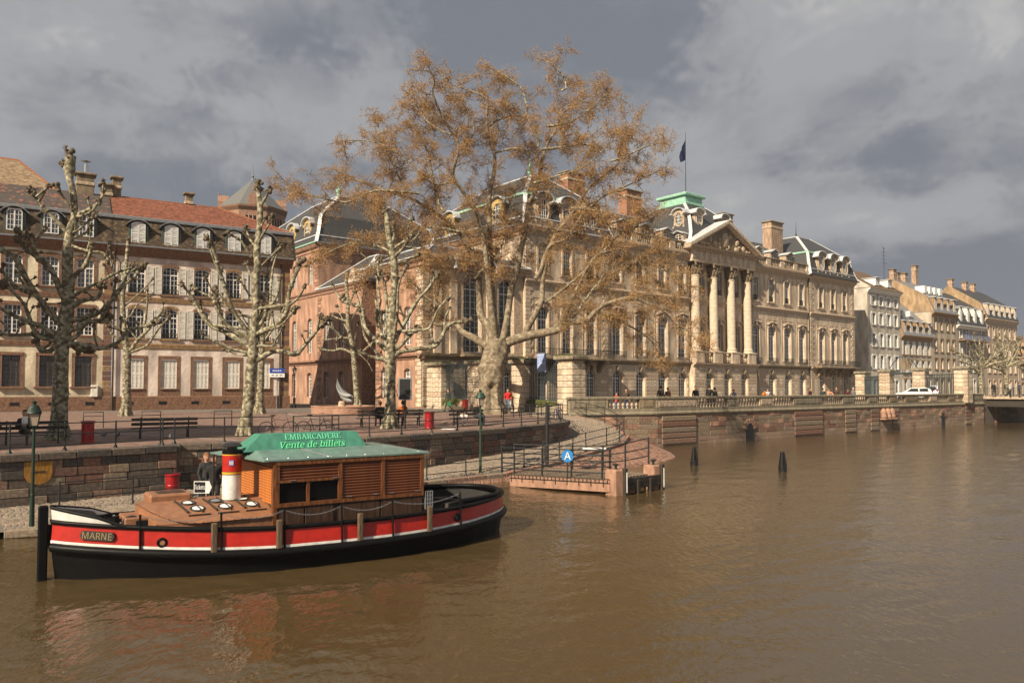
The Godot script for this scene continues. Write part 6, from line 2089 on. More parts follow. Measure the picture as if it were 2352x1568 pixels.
	var T4b := [[[[811, 812], [779, 800], [760, 804], [725, 800]], 7], [[[803, 775], [770, 776], [735, 779]], 4], [[[797, 738], [780, 733], [758, 724]], 6], [[[809, 826], [844, 791], [860, 770]], 6], [[[797, 742], [820, 700], [828, 670]], 6], [[[797, 760], [775, 720], [765, 700]], 5], [[[798, 700], [812, 672], [815, 655]], 5], [[[809, 800], [840, 830], [850, 850]], 3]]
	pollard("slender leaning plane tree behind the round stone fountain", [822, 937], V(-14.17, 2.4, 70.73), 0.0401, [[822, 937, 19], [820, 920, 14], [813, 840, 12], [809, 800, 11], [797, 742, 9], [797, 693, 8], [793, 652, 8], [795, 626, 8]], T4b)
	make_big_tree()
	# pollards on the far quay by the bridge
	for q in [[60.5, 99.0, 8.6, "foremost knobbly plane tree at the bridge end"], [67.0, 104.0, 9.4, "knobbly plane tree behind the bridge railing"], [72.5, 104.5, 9.0, "knobbly plane tree cut by the picture's edge past the bridge"]]:
		var tr := [[0, 0, 70], [2, -100, 48], [-4, -230, 46], [3, -330, 40]]
		var lm := []
		for k in 13:
			var a := -2.9 + 2.7 * k / 12.0
			var p := [[0, -240 - 6 * k]]
			var x := 0.0
			var y := -250.0 - 5 * k
			for s in 4:
				var st := rng.randf_range(70, 120)
				x += cos(a) * st * 0.9
				y += (sin(a) * 0.75 - 0.3 * rng.randf()) * st
				p.append([x, y])
				a += rng.randf_range(-0.5, 0.5)
			lm.append([p, 26])
		pollard(q[3], [0, 0], V(q[0], 3.0, q[1]), q[2] / 700.0, tr, lm, "plane trees on the far quay")

func make_big_tree() -> void:
	var base := [1130, 950]
	var sc := 0.03162
	var t := thing("plane_tree", "huge old spreading plane tree with brown seed balls in front of the palace", "tree", V(-1.45, 2.37, 55.77))
	var tk := [[1128, 955, 80], [1127, 930, 62], [1126, 900, 54], [1128, 872, 56], [1131, 845, 62], [1136, 820, 56], [1140, 798, 54], [1143, 778, 40]]
	var path := []
	var rad := []
	for q in tk:
		path.append(Vector3((q[0] - base[0]) * sc, (base[1] - q[1]) * sc, 0))
		rad.append(q[2] * sc * 0.5)
	var rows := []
	var sp := smooth_path(path, 4)
	var nz := FastNoiseLite.new()
	nz.seed = 77; nz.frequency = 0.9; nz.fractal_octaves = 3
	for i in sp.size():
		var u := i / 4.0
		var a := int(u)
		var r := lerpf(rad[a], rad[mini(a + 1, rad.size() - 1)], u - a)
		var row := []
		for k in 25:
			var an := TAU * (k % 24) / 24.0
			var flare := exp(-sp[i].y * 1.6) * 0.35 * maxf(0.0, sin(an * 5.0 + 1.0))
			var rr := r * (1.0 + 0.30 * nz.get_noise_3d(cos(an) * 1.3, sp[i].y * 0.7, sin(an) * 1.3) + flare)
			# the hollow cleft at the foot
			if an > 4.5 and an < 5.1 and sp[i].y < 2.2: rr *= 0.62
			row.append(sp[i] + Vector3(cos(an) * rr, 0, -sin(an) * rr))
		rows.append(row)
	var mb := MB.new()
	mb.grid(rows)
	part(t, "trunk", mb, M.bark_old)
	var boughs := [[[[1128, 800], [1089, 775], [1064, 760], [1048, 742], [1000, 738], [1004, 703], [1006, 660], [1012, 610], [985, 570]], 26], [[[1135, 800], [1124, 752], [1105, 722], [1101, 683], [1099, 641], [1097, 602], [1058, 527], [1019, 484], [980, 455], [940, 430], [900, 415], [850, 395], [800, 372], [765, 350]], 30], [[[1138, 790], [1128, 700], [1118, 600], [1113, 553], [1097, 494], [1068, 445], [1048, 412], [1062, 351], [1034, 302], [1010, 245], [1015, 223], [1003, 195]], 22], [[[1142, 790], [1132, 690], [1126, 560], [1124, 455], [1132, 406], [1136, 360], [1122, 310], [1119, 256], [1117, 223], [1076, 201], [1050, 190]], 20], [[[1136, 346], [1171, 332], [1199, 332], [1225, 345]], 7], [[[1122, 283], [1155, 258], [1204, 250], [1201, 209], [1190, 182], [1155, 152], [1128, 135]], 9], [[[1150, 790], [1160, 740], [1171, 660], [1183, 621], [1193, 563], [1204, 504], [1210, 445], [1226, 416], [1236, 367], [1242, 332], [1256, 283], [1270, 256], [1289, 209], [1302, 190], [1332, 168], [1368, 140]], 26], [[[1291, 200], [1289, 168], [1272, 141], [1250, 115]], 7], [[[1242, 338], [1294, 324], [1335, 316], [1376, 319], [1400, 300]], 9], [[[1237, 330], [1215, 280], [1193, 253], [1171, 235]], 8], [[[1150, 795], [1171, 783], [1210, 771], [1240, 765], [1273, 757], [1281, 742], [1302, 740], [1331, 738], [1351, 716], [1375, 700], [1414, 689], [1445, 693], [1472, 709], [1496, 722], [1530, 755], [1560, 790]], 34], [[[1200, 772], [1210, 746], [1234, 699], [1238, 673], [1241, 631], [1263, 543], [1312, 475], [1327, 445], [1349, 414], [1404, 365], [1409, 346], [1417, 297], [1442, 255]], 22], [[[1230, 640], [1253, 563], [1292, 543], [1322, 494], [1370, 445], [1430, 415], [1490, 385]], 14], [[[1270, 757], [1300, 690], [1347, 595], [1386, 572], [1408, 570], [1440, 590], [1480, 640]], 13], [[[1300, 740], [1350, 660], [1400, 620], [1460, 600], [1520, 620], [1560, 660]], 12], [[[1019, 484], [1000, 400], [985, 330], [960, 280], [948, 245]], 12], [[[960, 440], [880, 440], [820, 470], [740, 455], [690, 445]], 9], [[[1060, 530], [980, 520], [900, 560], [830, 560], [770, 590]], 9], [[[1003, 700], [950, 640], [900, 620], [850, 640]], 8], [[[1034, 302], [990, 270], [965, 230], [955, 195]], 7], [[[1312, 475], [1370, 480], [1430, 500], [1490, 540]], 8], [[[1404, 365], [1450, 340], [1490, 330]], 7], [[[1097, 600], [1030, 590], [960, 570], [900, 500], [860, 470]], 9], [[[1256, 283], [1300, 270], [1350, 230], [1385, 190]], 8], [[[1226, 416], [1270, 400], [1330, 380], [1380, 330]], 8], [[[1090, 640], [1150, 560], [1160, 480], [1180, 420]], 9], [[[1048, 412], [1000, 420], [940, 360], [880, 330], [820, 330]], 8], [[[1240, 700], [1330, 620], [1400, 540], [1470, 480]], 10], [[[940, 432], [900, 340], [880, 290], [870, 250]], 7], [[[1351, 716], [1420, 740], [1480, 780], [1500, 820]], 8], [[[1062, 351], [1090, 290], [1075, 240], [1060, 215]], 7]]
	var thin := MB.new()
	var sprigs := []
	var cols := []
	for q in boughs:
		var lp := smooth_path(lift(q[0], base, sc, rng.randf_range(-0.34, 0.26), 0.3), 3)
		if q[1] >= 20: lp[0].z = 0.0
		for i in range(1, lp.size()): lp[i].x *= 1.07
		var r0: float = q[1] * sc * 0.38
		var b := MB.new()
		b.tube(lp, gnarled(lp.size(), r0, 0.03, 0.06), 9)
		part(t, "bough", b, M.bark_old if q[1] > 12 else M.bark)
		var total := 0.0
		for i in lp.size() - 1: total += lp[i].distance_to(lp[i + 1])
		var run := 0.0
		var next := maxf(total * 0.28, 2.2) if q[1] > 12 else 0.8
		for i in lp.size() - 1:
			var seg: Vector3 = lp[i + 1] - lp[i]
			run += seg.length()
			while run > next:
				next += rng.randf_range(0.36, 0.62)
				var p: Vector3 = lp[i] + seg * rng.randf()
				if p.y < 2.6: continue
				var d := (seg.normalized() * 0.45 + Vector3(rng.randfn(), rng.randfn() * 0.8 + 0.1, rng.randfn()) * 0.75).normalized()
				twig_fan(p, d, rng.randf_range(1.0, 2.4), thin, sprigs, cols)
		twig_fan(lp[lp.size() - 1], (lp[lp.size() - 1] - lp[lp.size() - 3]).normalized(), 1.0, thin, sprigs, cols)
	part(t, "branches", thin, M.twig)
	var sm := MB.new()
	sm.col = Color(1, 1, 1)
	for k in 6:
		var d := Vector3(rng.randfn(), rng.randfn() - 0.2, rng.randfn()).normalized()
		var e := d * rng.randf_range(0.2, 0.42)
		var sd := d.cross(Vector3(0.3, 1, 0.2)).normalized() * 0.008
		sm.col = Color(0.7, 0.62, 0.55)
		sm.tri(-sd, sd, e); sm.tri(sd, -sd, e)
		sm.col = Color(1, 1, 1)
		for m in 2:
			var c := e * (0.65 + 0.35 * m) + Vector3(rng.randfn(), rng.randfn(), rng.randfn()) * 0.03
			sm.blob(c, Vector3(0.026, 0.034, 0.026), 4, 2)
		var w := e.cross(d + Vector3(0.4, 0.1, 0.7)).normalized() * 0.028
		sm.tri(e * 0.5, e * 0.75 + w, e * 1.0); sm.tri(e * 0.75 + w, e * 0.5, e)
	var cr := scatter(t, "crown", sm.commit(), M.tint, sprigs, cols)

func twig_fan(p: Vector3, d: Vector3, l: float, thin: MB, sprigs: Array, cols: Array) -> void:
	var pts := [p]
	var dir := d
	for k in 4:
		dir = (dir + Vector3(rng.randfn() * 0.28, rng.randfn() * 0.25 - 0.06, rng.randfn() * 0.28)).normalized()
		pts.append(pts[k] + dir * l * 0.25)
	thin.tube(pts, [0.032, 0.026, 0.02, 0.014, 0.009], 4, false)
	for k in range(1, 5):
		for s in 2:
			var td := (dir * 0.4 + Vector3(rng.randfn(), rng.randfn() * 0.9 - 0.1, rng.randfn()) * 0.8).normalized()
			var a: Vector3 = pts[k]
			var tl := rng.randf_range(0.5, 1.1)
			var mid := a + td * tl * 0.55 + Vector3(0, 0.04, 0)
			var e := a + td * tl + Vector3(0, -0.10, 0)
			thin.tube([a, mid, e], [0.013, 0.010, 0.006], 3, false)
			for m in 3:
				var at := a.lerp(mid, (m + 1) / 2.0) if m < 2 else e
				var b := Basis.from_euler(Vector3(rng.randf() * TAU, rng.randf() * TAU, rng.randf() * TAU)).scaled(Vector3.ONE * rng.randf_range(0.7, 1.25))
				sprigs.append(Transform3D(b, at))
				cols.append(Color(0.52, 0.31, 0.115).lerp(Color(0.34, 0.215, 0.11), rng.randf()) * rng.randf_range(0.8, 1.2))

# ---------------------------------------------------------------- the tug turned ticket office
const BEAM := [[0.0, 0.10], [0.25, 0.34], [0.7, 0.66], [1.5, 1.12], [2.3, 1.5], [3.2, 1.86], [4.4, 2.18], [6.0, 2.38], [7.15, 2.38], [8.45, 2.24], [9.7, 1.93], [10.6, 1.5], [11.2, 1.08], [11.6, 0.66], [11.85, 0.2], [11.88, 0.0]]
func beam(s: float) -> float:
	for i in BEAM.size() - 1:
		if s <= BEAM[i + 1][0]:
			var t: float = (s - BEAM[i][0]) / (BEAM[i + 1][0] - BEAM[i][0])
			return lerpf(BEAM[i][1], BEAM[i + 1][1], t)
	return 0.0
func sheer(s: float) -> float:
	return 1.0 + 0.27 * pow(maxf(0, 1.0 - s / 4.5), 1.6) + 0.10 * pow(clampf((s - 7.0) / 5.0, 0, 1), 2)
func strake(s: float) -> float:
	return sheer(s) - 0.50 + 0.03 * clampf((s - 8) / 4.0, 0, 1)

# one band of the hull between two heights, from bow round the stern and back
func hull_band(lo: Callable, hi: Callable, out_lo: float, out_hi: float, s0 := 0.0, s1 := 11.88) -> MB:
	var ss := []
	for i in 70: ss.append(lerpf(s0, s1, 0.5 - 0.5 * cos(PI * i / 69.0)))
	var rows := [[], []]
	for sd in [1.0, -1.0]:
		var l = ss if sd > 0 else ss.duplicate()
		if sd < 0: l.reverse()
		for s in l:
			var b := beam(s)
			var d := 0.02
			var nx := (beam(s - d) - beam(s + d)) / (2 * d) if s > 0.05 else -1.0
			var nv := Vector2(nx, 1.0).normalized() if s < 11.86 else Vector2(1, 0)
			rows[0].append(Vector3(s + nv.x * out_lo, lo.call(s), sd * (b + nv.y * out_lo)))
			rows[1].append(Vector3(s + nv.x * out_hi, hi.call(s), sd * (b + nv.y * out_hi)))
	var mb := MB.new()
	mb.grid([rows[0], rows[1]])
	return mb

func rail_path(y: Callable, out: float, s0 := 0.02, s1 := 11.87) -> Array:
	var p := []
	for i in 46: p.append(hp(lerpf(s0, s1, 0.5 - 0.5 * cos(PI * i / 45.0)), y, out, 1.0))
	for i in 46: p.append(hp(lerpf(s1, s0, 0.5 - 0.5 * cos(PI * i / 45.0)), y, out, -1.0))
	return p
func hp(s: float, y: Callable, out: float, sd: float) -> Vector3:
	return Vector3(s, y.call(s), sd * (beam(s) + out))

func louvre(root: Node, x0: float, x1: float, y0: float, y1: float, f: Transform3D, m: Material) -> void:
	var n := int(round((y1 - y0) / 0.068))
	var ms := cached("slat_%.2f" % (x1 - x0), func(mb: MB):
		var po := PackedVector2Array([Vector2(0, -0.034), Vector2(0.022, -0.026), Vector2(0.028, 0.0), Vector2(0.012, 0.028), Vector2(0, 0.033)])
		mb.xf = Transform3D(Basis(Vector3(0, 0, 1), Vector3.UP, Vector3(-1, 0, 0)), Vector3.ZERO)
		mb.prism(po, -(x1 - x0) * 0.5, (x1 - x0) * 0.5))
	for k in n: part(root, "slat", ms, m, slide(f, (x0 + x1) * 0.5, y0 + (k + 0.5) * (y1 - y0) / n, 0.0))

func text_part(root: Node, called: String, s: String, size: float, font: String, m: Material, tr: Transform3D, depth := 0.012) -> void:
	var tm := TextMesh.new()
	var fo := SystemFont.new()
	fo.font_names = PackedStringArray([font])
	tm.font = fo
	tm.text = s
	tm.font_size = 64
	tm.pixel_size = size / 64.0
	tm.depth = depth
	tm.curve_step = 1.5
	part(root, called, tm, m, tr)

func make_boat() -> void:
	var t := thing("tugboat", "moored red white and black tug with a brown louvred ticket kiosk", "boat", V(-10.2, 0, 17.1), 0.6005)
	var black := mat(Color(0.0065, 0.0068, 0.0075), 0.45, T.soft, 0.8, T.bump_soft, 0.35)
	black.metallic_specular = 0.25
	var red := mat(Color(0.46, 0.020, 0.012), 0.36, T.soft, 0.7, T.bump_soft, 0.15)
	var white := mat(Color(0.78, 0.77, 0.74), 0.4, T.soft, 0.6)
	var ply := mat(Color(0.50, 0.165, 0.035), 0.45, T.soft, 0.9, T.bump_soft, 0.1)
	var door_wood := mat(Color(0.075, 0.036, 0.019), 0.55, T.wood, 0.7)
	var brown := mat(Color(0.135, 0.040, 0.014), 0.42, T.soft, 0.6)
	var tan := mat(Color(0.31, 0.145, 0.075), 0.5, T.soft, 0.6)
	var deckm := mat(Color(0.028, 0.027, 0.026), 0.8, T.stone, 0.8)
	var roofm := mat(Color(0.155, 0.24, 0.215), 0.32, T.soft, 0.4, T.bump_soft, 0.15)
	var signm := mat(Color(0.065, 0.25, 0.18), 0.5, T.soft, 0.6)
	# hull
	part(t, "hull", hull_band(func(_s): return -0.45, func(s): return strake(s), -0.22, 0.0), black)
	part(t, "rubbing_strake", tube_of(rail_path(func(s): return strake(s) - 0.05, 0.03), 0.10, 8), black)
	part(t, "white_line", hull_band(func(s): return strake(s) + 0.04, func(s): return strake(s) + 0.105, 0.012, 0.010), white)
	part(t, "red_band", hull_band(func(s): return strake(s), func(s): return sheer(s), 0.0, -0.04 ), red)
	part(t, "rail", tube_of(rail_path(func(s): return sheer(s), -0.03), 0.055, 8), black)
	part(t, "bulwark_lining", hull_band(func(s): return sheer(s), func(s): return sheer(s) - 0.5, -0.07, -0.1), deckm)
	# raised white bow
	var bowy := func(s): return sheer(s) + 0.31 - 0.16 * s if s < 0.85 else lerpf(sheer(0.85) + 0.174, sheer(1.35), clampf((s - 0.85) / 0.5, 0, 1))
	part(t, "bow_bulwark", hull_band(func(s): return sheer(s), bowy, -0.02, 0.02, 0.0, 1.34), white)
	part(t, "bow_bulwark", hull_band(bowy, func(s): return sheer(s), -0.04, -0.08, 0.0, 1.34), white)
	for sd in [1.0, -1.0]:
		var p := []
		for i in 14: p.append(hp(1.36 * i / 13.0, bowy, 0.0, sd))
		part(t, "bow_rail", tube_of(p, 0.04, 8), black)
	var stem := MB.new()
	stem.cbox(Vector3(-0.15, 0.75, 0), Vector3(0.19, 1.75, 0.22), 0.03)
	stem.cbox(Vector3(-0.02, 0.95, 0), Vector3(0.14, 0.5, 0.12), 0.02)
	part(t, "stem_post", stem, black)
	# deck
	var dk := MB.new()
	var rows := []
	for i in 40:
		var s := 0.1 + 11.7 * i / 39.0
		rows.append([Vector3(s, sheer(s) - 0.36, beam(s) - 0.06), Vector3(s, sheer(s) - 0.33, 0), Vector3(s, sheer(s) - 0.36, -beam(s) + 0.06)])
	dk.grid(rows)
	part(t, "deck", dk, deckm)
	# mooring gear on the foredeck
	var gear := MB.new()
	gear.tube([Vector3(0.95, 1.0, 0.2), Vector3(0.95, 1.35, 0.2)], 0.09, 10)
	gear.tube([Vector3(1.25, 1.0, 0.25), Vector3(1.25, 1.3, 0.25)], 0.08, 10)
	gear.tube([Vector3(0.85, 1.22, 0.2), Vector3(1.4, 1.18, 0.25)], 0.05, 8)
	part(t, "bollard", gear, black)
	var coil := MB.new()
	for k in 3: coil.tube(ring_xz(Vector3(1.0, 0.98 + 0.07 * k, -0.3), 0.26 - 0.03 * k), 0.035, 6, false)
	part(t, "rope_coil", coil, M.rubber)
	var tyre := MB.new()
	tyre.tube(ring_points(Vector3(1.52, 1.12, 0.62), 0.17, 0.17, 16), 0.055, 8, false)
	part(t, "tyre_fender", tyre, M.rubber)
	# low fore cabin with a strongly cambered top and portlights
	var half := func(s: float) -> float: return 1.5 * sqrt(clampf(1.0 - pow(clampf((2.75 - s) / 1.05, 0.0, 1.0), 2.0), 0.0, 1.0))
	var crown := func(w: float) -> float: return 1.20 + 0.33 * (1.0 - pow(absf(w) / 1.5, 2.0))
	var cab := MB.new()
	var tp := MB.new()
	var ga := []
	var gb := []
	for sd in [1.0, -1.0]:
		for i in 17:
			var s: float = lerpf(4.5, 1.705, i / 16.0) if sd > 0 else lerpf(1.705, 4.5, i / 16.0)
			var w: float = half.call(s) * sd
			ga.append(Vector3(s, crown.call(w) - 0.03, w))
			gb.append(Vector3(s, 0.62, w))
	cab.grid([gb, ga])
	part(t, "fore_cabin", cab, tan)
	var gt := []
	for i in 18:
		var s := lerpf(1.70, 4.5, i / 17.0)
		var row := []
		for j in 13:
			var w: float = (half.call(s) + 0.05) * (1.0 - j / 6.0)
			row.append(Vector3(s - (0.05 if i == 0 else 0.0), crown.call(w), w))
		gt.append(row)
	tp.grid(gt)
	part(t, "cabin_top", tp, tan)
	for i in 15:
		var s := 2.0 + 0.17 * i
		part(t, "rivet", cached("cabin_rivet", func(mb: MB): mb.blob(Vector3.ZERO, Vector3(0.02, 0.02, 0.02), 5, 3)), tan, at_xy(s, crown.call(half.call(s)) - 0.01, half.call(s) + 0.045))
	var hatch := MB.new()
	hatch.cbox(Vector3(2.45, 1.56, -0.35), Vector3(0.95, 0.26, 0.85), 0.05)
	part(t, "hatch_coaming", hatch, tan)
	hatch = MB.new()
	hatch.cbox(Vector3(2.5, 1.69, -0.3), Vector3(0.62, 0.03, 0.5), 0.01)
	part(t, "hatch_opening", hatch, door_wood)
	var comp := MB.new()
	comp.cbox(Vector3(1.62, 1.05, 0.25), Vector3(0.5, 0.5, 0.95), 0.03)
	part(t, "companionway", comp, tan)
	comp = MB.new()
	comp.cbox(Vector3(1.72, 1.04, 0.73), Vector3(0.24, 0.38, 0.03), 0.01)
	part(t, "companionway_opening", comp, M.black)
	var lie := func(x: float, w: float) -> Transform3D: return Transform3D(Basis(Vector3.RIGHT, atan(0.66 * w / 2.25)), Vector3(x, crown.call(w) + 0.008, w))
	for k in 6:
		var x: float = 2.75 + 0.62 * (k / 2)
		var pl := group_part(t, "portlight", lie.call(x + (0.12 if k % 2 else 0.0), 0.5 if k % 2 == 0 else 0.92))
		part(pl, "rim", cached("portlight_rim", func(mb: MB): mb.tube(ring_xz(Vector3.ZERO, 0.145, 16), 0.026, 6, false)), M.iron)
		part(pl, "pane", cached("portlight_pane", func(mb: MB): mb.lathe([Vector2(0, 0.0), Vector2(0.135, 0.0), Vector2(0.135, 0.012), Vector2(0, 0.016)], 16)), M.white if k != 2 else M.zinc)
	for k in 9:
		var bm := MB.new()
		if k < 6: bm.bar(Vector3(0, 0, -0.42), Vector3(0.14, 0, 0.42), 0.025, 0.05)
		else: bm.bar(Vector3(-0.24, 0, 0), Vector3(0.24, 0, 0), 0.03, 0.05)
		part(t, "guard_bar", bm, M.dark_wood, lie.call(2.48 + 0.32 * k if k < 6 else 2.85 + 0.64 * (k - 6), 0.72 if k < 6 else 1.25))
	# black whaleback plate in the bow
	var wb := MB.new()
	var gw := []
	for i in 8:
		var s := 0.06 + 0.85 * i / 7.0
		gw.append([Vector3(s, bowy.call(s) - 0.03, beam(s) - 0.03), Vector3(s, bowy.call(s) - 0.01, 0), Vector3(s, bowy.call(s) - 0.03, -beam(s) + 0.03)])
	wb.grid(gw)
	part(t, "fore_plate", wb, black)
	# funnel
	var fx := Vector3(3.78, 0, 0.35)
	for q in [["funnel_base", 1.40, 1.50, 0.245, black], ["funnel", 1.50, 2.10, 0.225, white], ["funnel_band", 2.10, 2.115, 0.228, black], ["funnel_band", 2.115, 2.17, 0.228, mat(Color(0.62, 0.33, 0.03), 0.4)], ["funnel_band", 2.17, 2.185, 0.228, black], ["funnel_top", 2.185, 2.57, 0.225, red], ["funnel_band", 2.57, 2.6, 0.228, mat(Color(0.62, 0.33, 0.03), 0.4)], ["funnel_collar", 2.6, 2.7, 0.232, black]]:
		var l := MB.new()
		l.lathe([Vector2(0, q[1]), Vector2(q[3], q[1]), Vector2(q[3], q[2]), Vector2(0, q[2])], 28, fx)
		part(t, q[0], l, q[4])
	var cap := MB.new()
	cap.lathe([Vector2(0.12, 2.7), Vector2(0.12, 2.76), Vector2(0.225, 2.77), Vector2(0.24, 2.80), Vector2(0.16, 2.87), Vector2(0, 2.9)], 24, fx)
	part(t, "funnel_cap", cap, mat(Color(0.02, 0.02, 0.022), 0.3))
	var crest := MB.new()
	crest.xf = Transform3D(Basis(Vector3.UP, -0.32), fx)
	crest.bb(Vector3(-0.055, 2.33, 0.222), Vector3(0.055, 2.46, 0.232))
	part(t, "crest", crest, mat(Color(0.16, 0.14, 0.45), 0.5))
	crest = MB.new()
	crest.xf = Transform3D(Basis(Vector3.UP, -0.32), fx)
	for k in 5: crest.bb(Vector3(-0.045 + 0.02 * k, 2.345 + 0.01 * (k % 2), 0.232), Vector3(-0.037 + 0.02 * k, 2.445 - 0.012 * (k % 3), 0.235))
	for k in 3: crest.bb(Vector3(-0.04, 2.36 + 0.03 * k, 0.232), Vector3(0.03, 2.366 + 0.03 * k, 0.2355))
	part(t, "crest_mark", crest, M.white)
	make_kiosk(t, brown, ply, door_wood, roofm, signm)
	# stern well
	var well := MB.new()
	well.cbox(Vector3(9.7, 0.72, 0), Vector3(2.3, 0.06, 2.6), 0.02)
	part(t, "well", well, M.black)
	for q in [[8.8, -0.9, 11.0, 0.7], [8.8, 0.2, 10.6, -0.9], [9.2, 1.4, 10.9, -0.2]]:
		var bm := MB.new()
		bm.bar(Vector3(q[0], 1.0, q[1]), Vector3(q[2], 0.82, q[3]), 0.16, 0.12)
		part(t, "beam", bm, M.dark_wood)
	part(t, "stern_rim", tube_of(stern_ring(), 0.07, 8), black)
	# vertical timbers, stanchions, chain, portholes
	for s in [3.03, 4.37, 6.26, 8.21]:
		var f := MB.new()
		f.cbox(Vector3(s, 0.87, beam(s) + 0.07), Vector3(0.13, 0.66, 0.10), 0.02)
		part(t, "fender_timber", f, mat(Color(0.15, 0.10, 0.06), 0.85, T.wood, 1.5))
	var posts := [1.62, 3.18, 4.5, 5.82, 7.14, 9.29]
	for i in posts.size():
		var s: float = posts[i]
		var f := MB.new()
		f.tube([Vector3(s, strake(s) + 0.02, beam(s) + 0.05), Vector3(s, 1.42, beam(s) - 0.02)], 0.025, 7)
		part(t, "stanchion", f, black)
		if i > 0:
			var a := Vector3(posts[i - 1], 1.40, beam(posts[i - 1]) - 0.02)
			var b := Vector3(s, 1.40, beam(s) - 0.02)
			var c := MB.new()
			var n := 26
			for k in n:
				var u := (k + 0.5) / n
				var p := a.lerp(b, u) - Vector3(0, 0.62 * u * (1 - u), 0)
				var bs := Basis(Vector3.RIGHT, (k % 2) * PI / 2)
				var pts := []
				for m in 7: pts.append(p + bs * Vector3(cos(TAU * m / 6) * a.distance_to(b) / n * 0.62, sin(TAU * m / 6) * 0.014, 0))
				c.tube(pts, 0.005, 3, false)
			part(t, "chain", c, M.zinc)
	for q in [[2.04, 0.80], [9.17, 0.78]]:
		var ph := group_part(t, "porthole", Transform3D(Basis(Vector3.UP, -0.28 if q[0] < 5 else 0.3), Vector3(q[0], q[1], beam(q[0]) - 0.015)))
		part(ph, "ring", cached("porthole_ring", func(mb: MB): mb.tube(ring_points(Vector3(0, 0, 0.02), 0.085, 0.085, 16), 0.026, 8, false)), black)
		part(ph, "pane", cached("porthole_pane", func(mb: MB):
			mb.xf = Transform3D(Basis(Vector3.RIGHT, PI / 2), Vector3.ZERO)
			mb.lathe([Vector2(0, -0.01), Vector2(0.08, -0.01), Vector2(0.08, 0.02), Vector2(0, 0.02)], 16)), M.glass if q[0] > 5 else tan)
	# name board on the bow
	var nb := Transform3D(Basis(Vector3.UP, -0.555), Vector3(0.845, sheer(0.845) - 0.22, beam(0.845) - 0.005)) * Transform3D(Basis(Vector3.BACK, -0.07), Vector3.ZERO)
	var pl := MB.new()
	pl.prism(PackedVector2Array([Vector2(-0.37, 0), Vector2(-0.33, -0.095), Vector2(0.33, -0.095), Vector2(0.37, 0), Vector2(0.33, 0.095), Vector2(-0.33, 0.095)]), 0.0, 0.035)
	part(t, "name_plate", pl, mat(Color(0.03, 0.024, 0.018), 0.6), nb)
	text_part(t, "name", "MARNE", 0.20, "Droid Sans", mat(Color(0.26, 0.20, 0.11), 0.55), nb * Transform3D(Basis.IDENTITY.scaled(Vector3(1.0, 1.0, 1)), Vector3(0, 0, 0.04)))

func tube_of(p: Array, r: float, seg: int) -> MB:
	var mb := MB.new()
	mb.tube(p, r, seg)
	return mb

func stern_ring() -> Array:
	var p := []
	for i in 25:
		var a := -PI / 2 + PI * i / 24.0
		p.append(Vector3(9.6 + 2.0 * cos(a), 1.12 + 0.05 * cos(a), 1.62 * sin(a)))
	return p

func ring_xz(c: Vector3, r: float, n := 14) -> Array:
	var p := []
	for k in n + 1: p.append(c + Vector3(r * cos(TAU * k / n), 0, r * sin(TAU * k / n)))
	return p

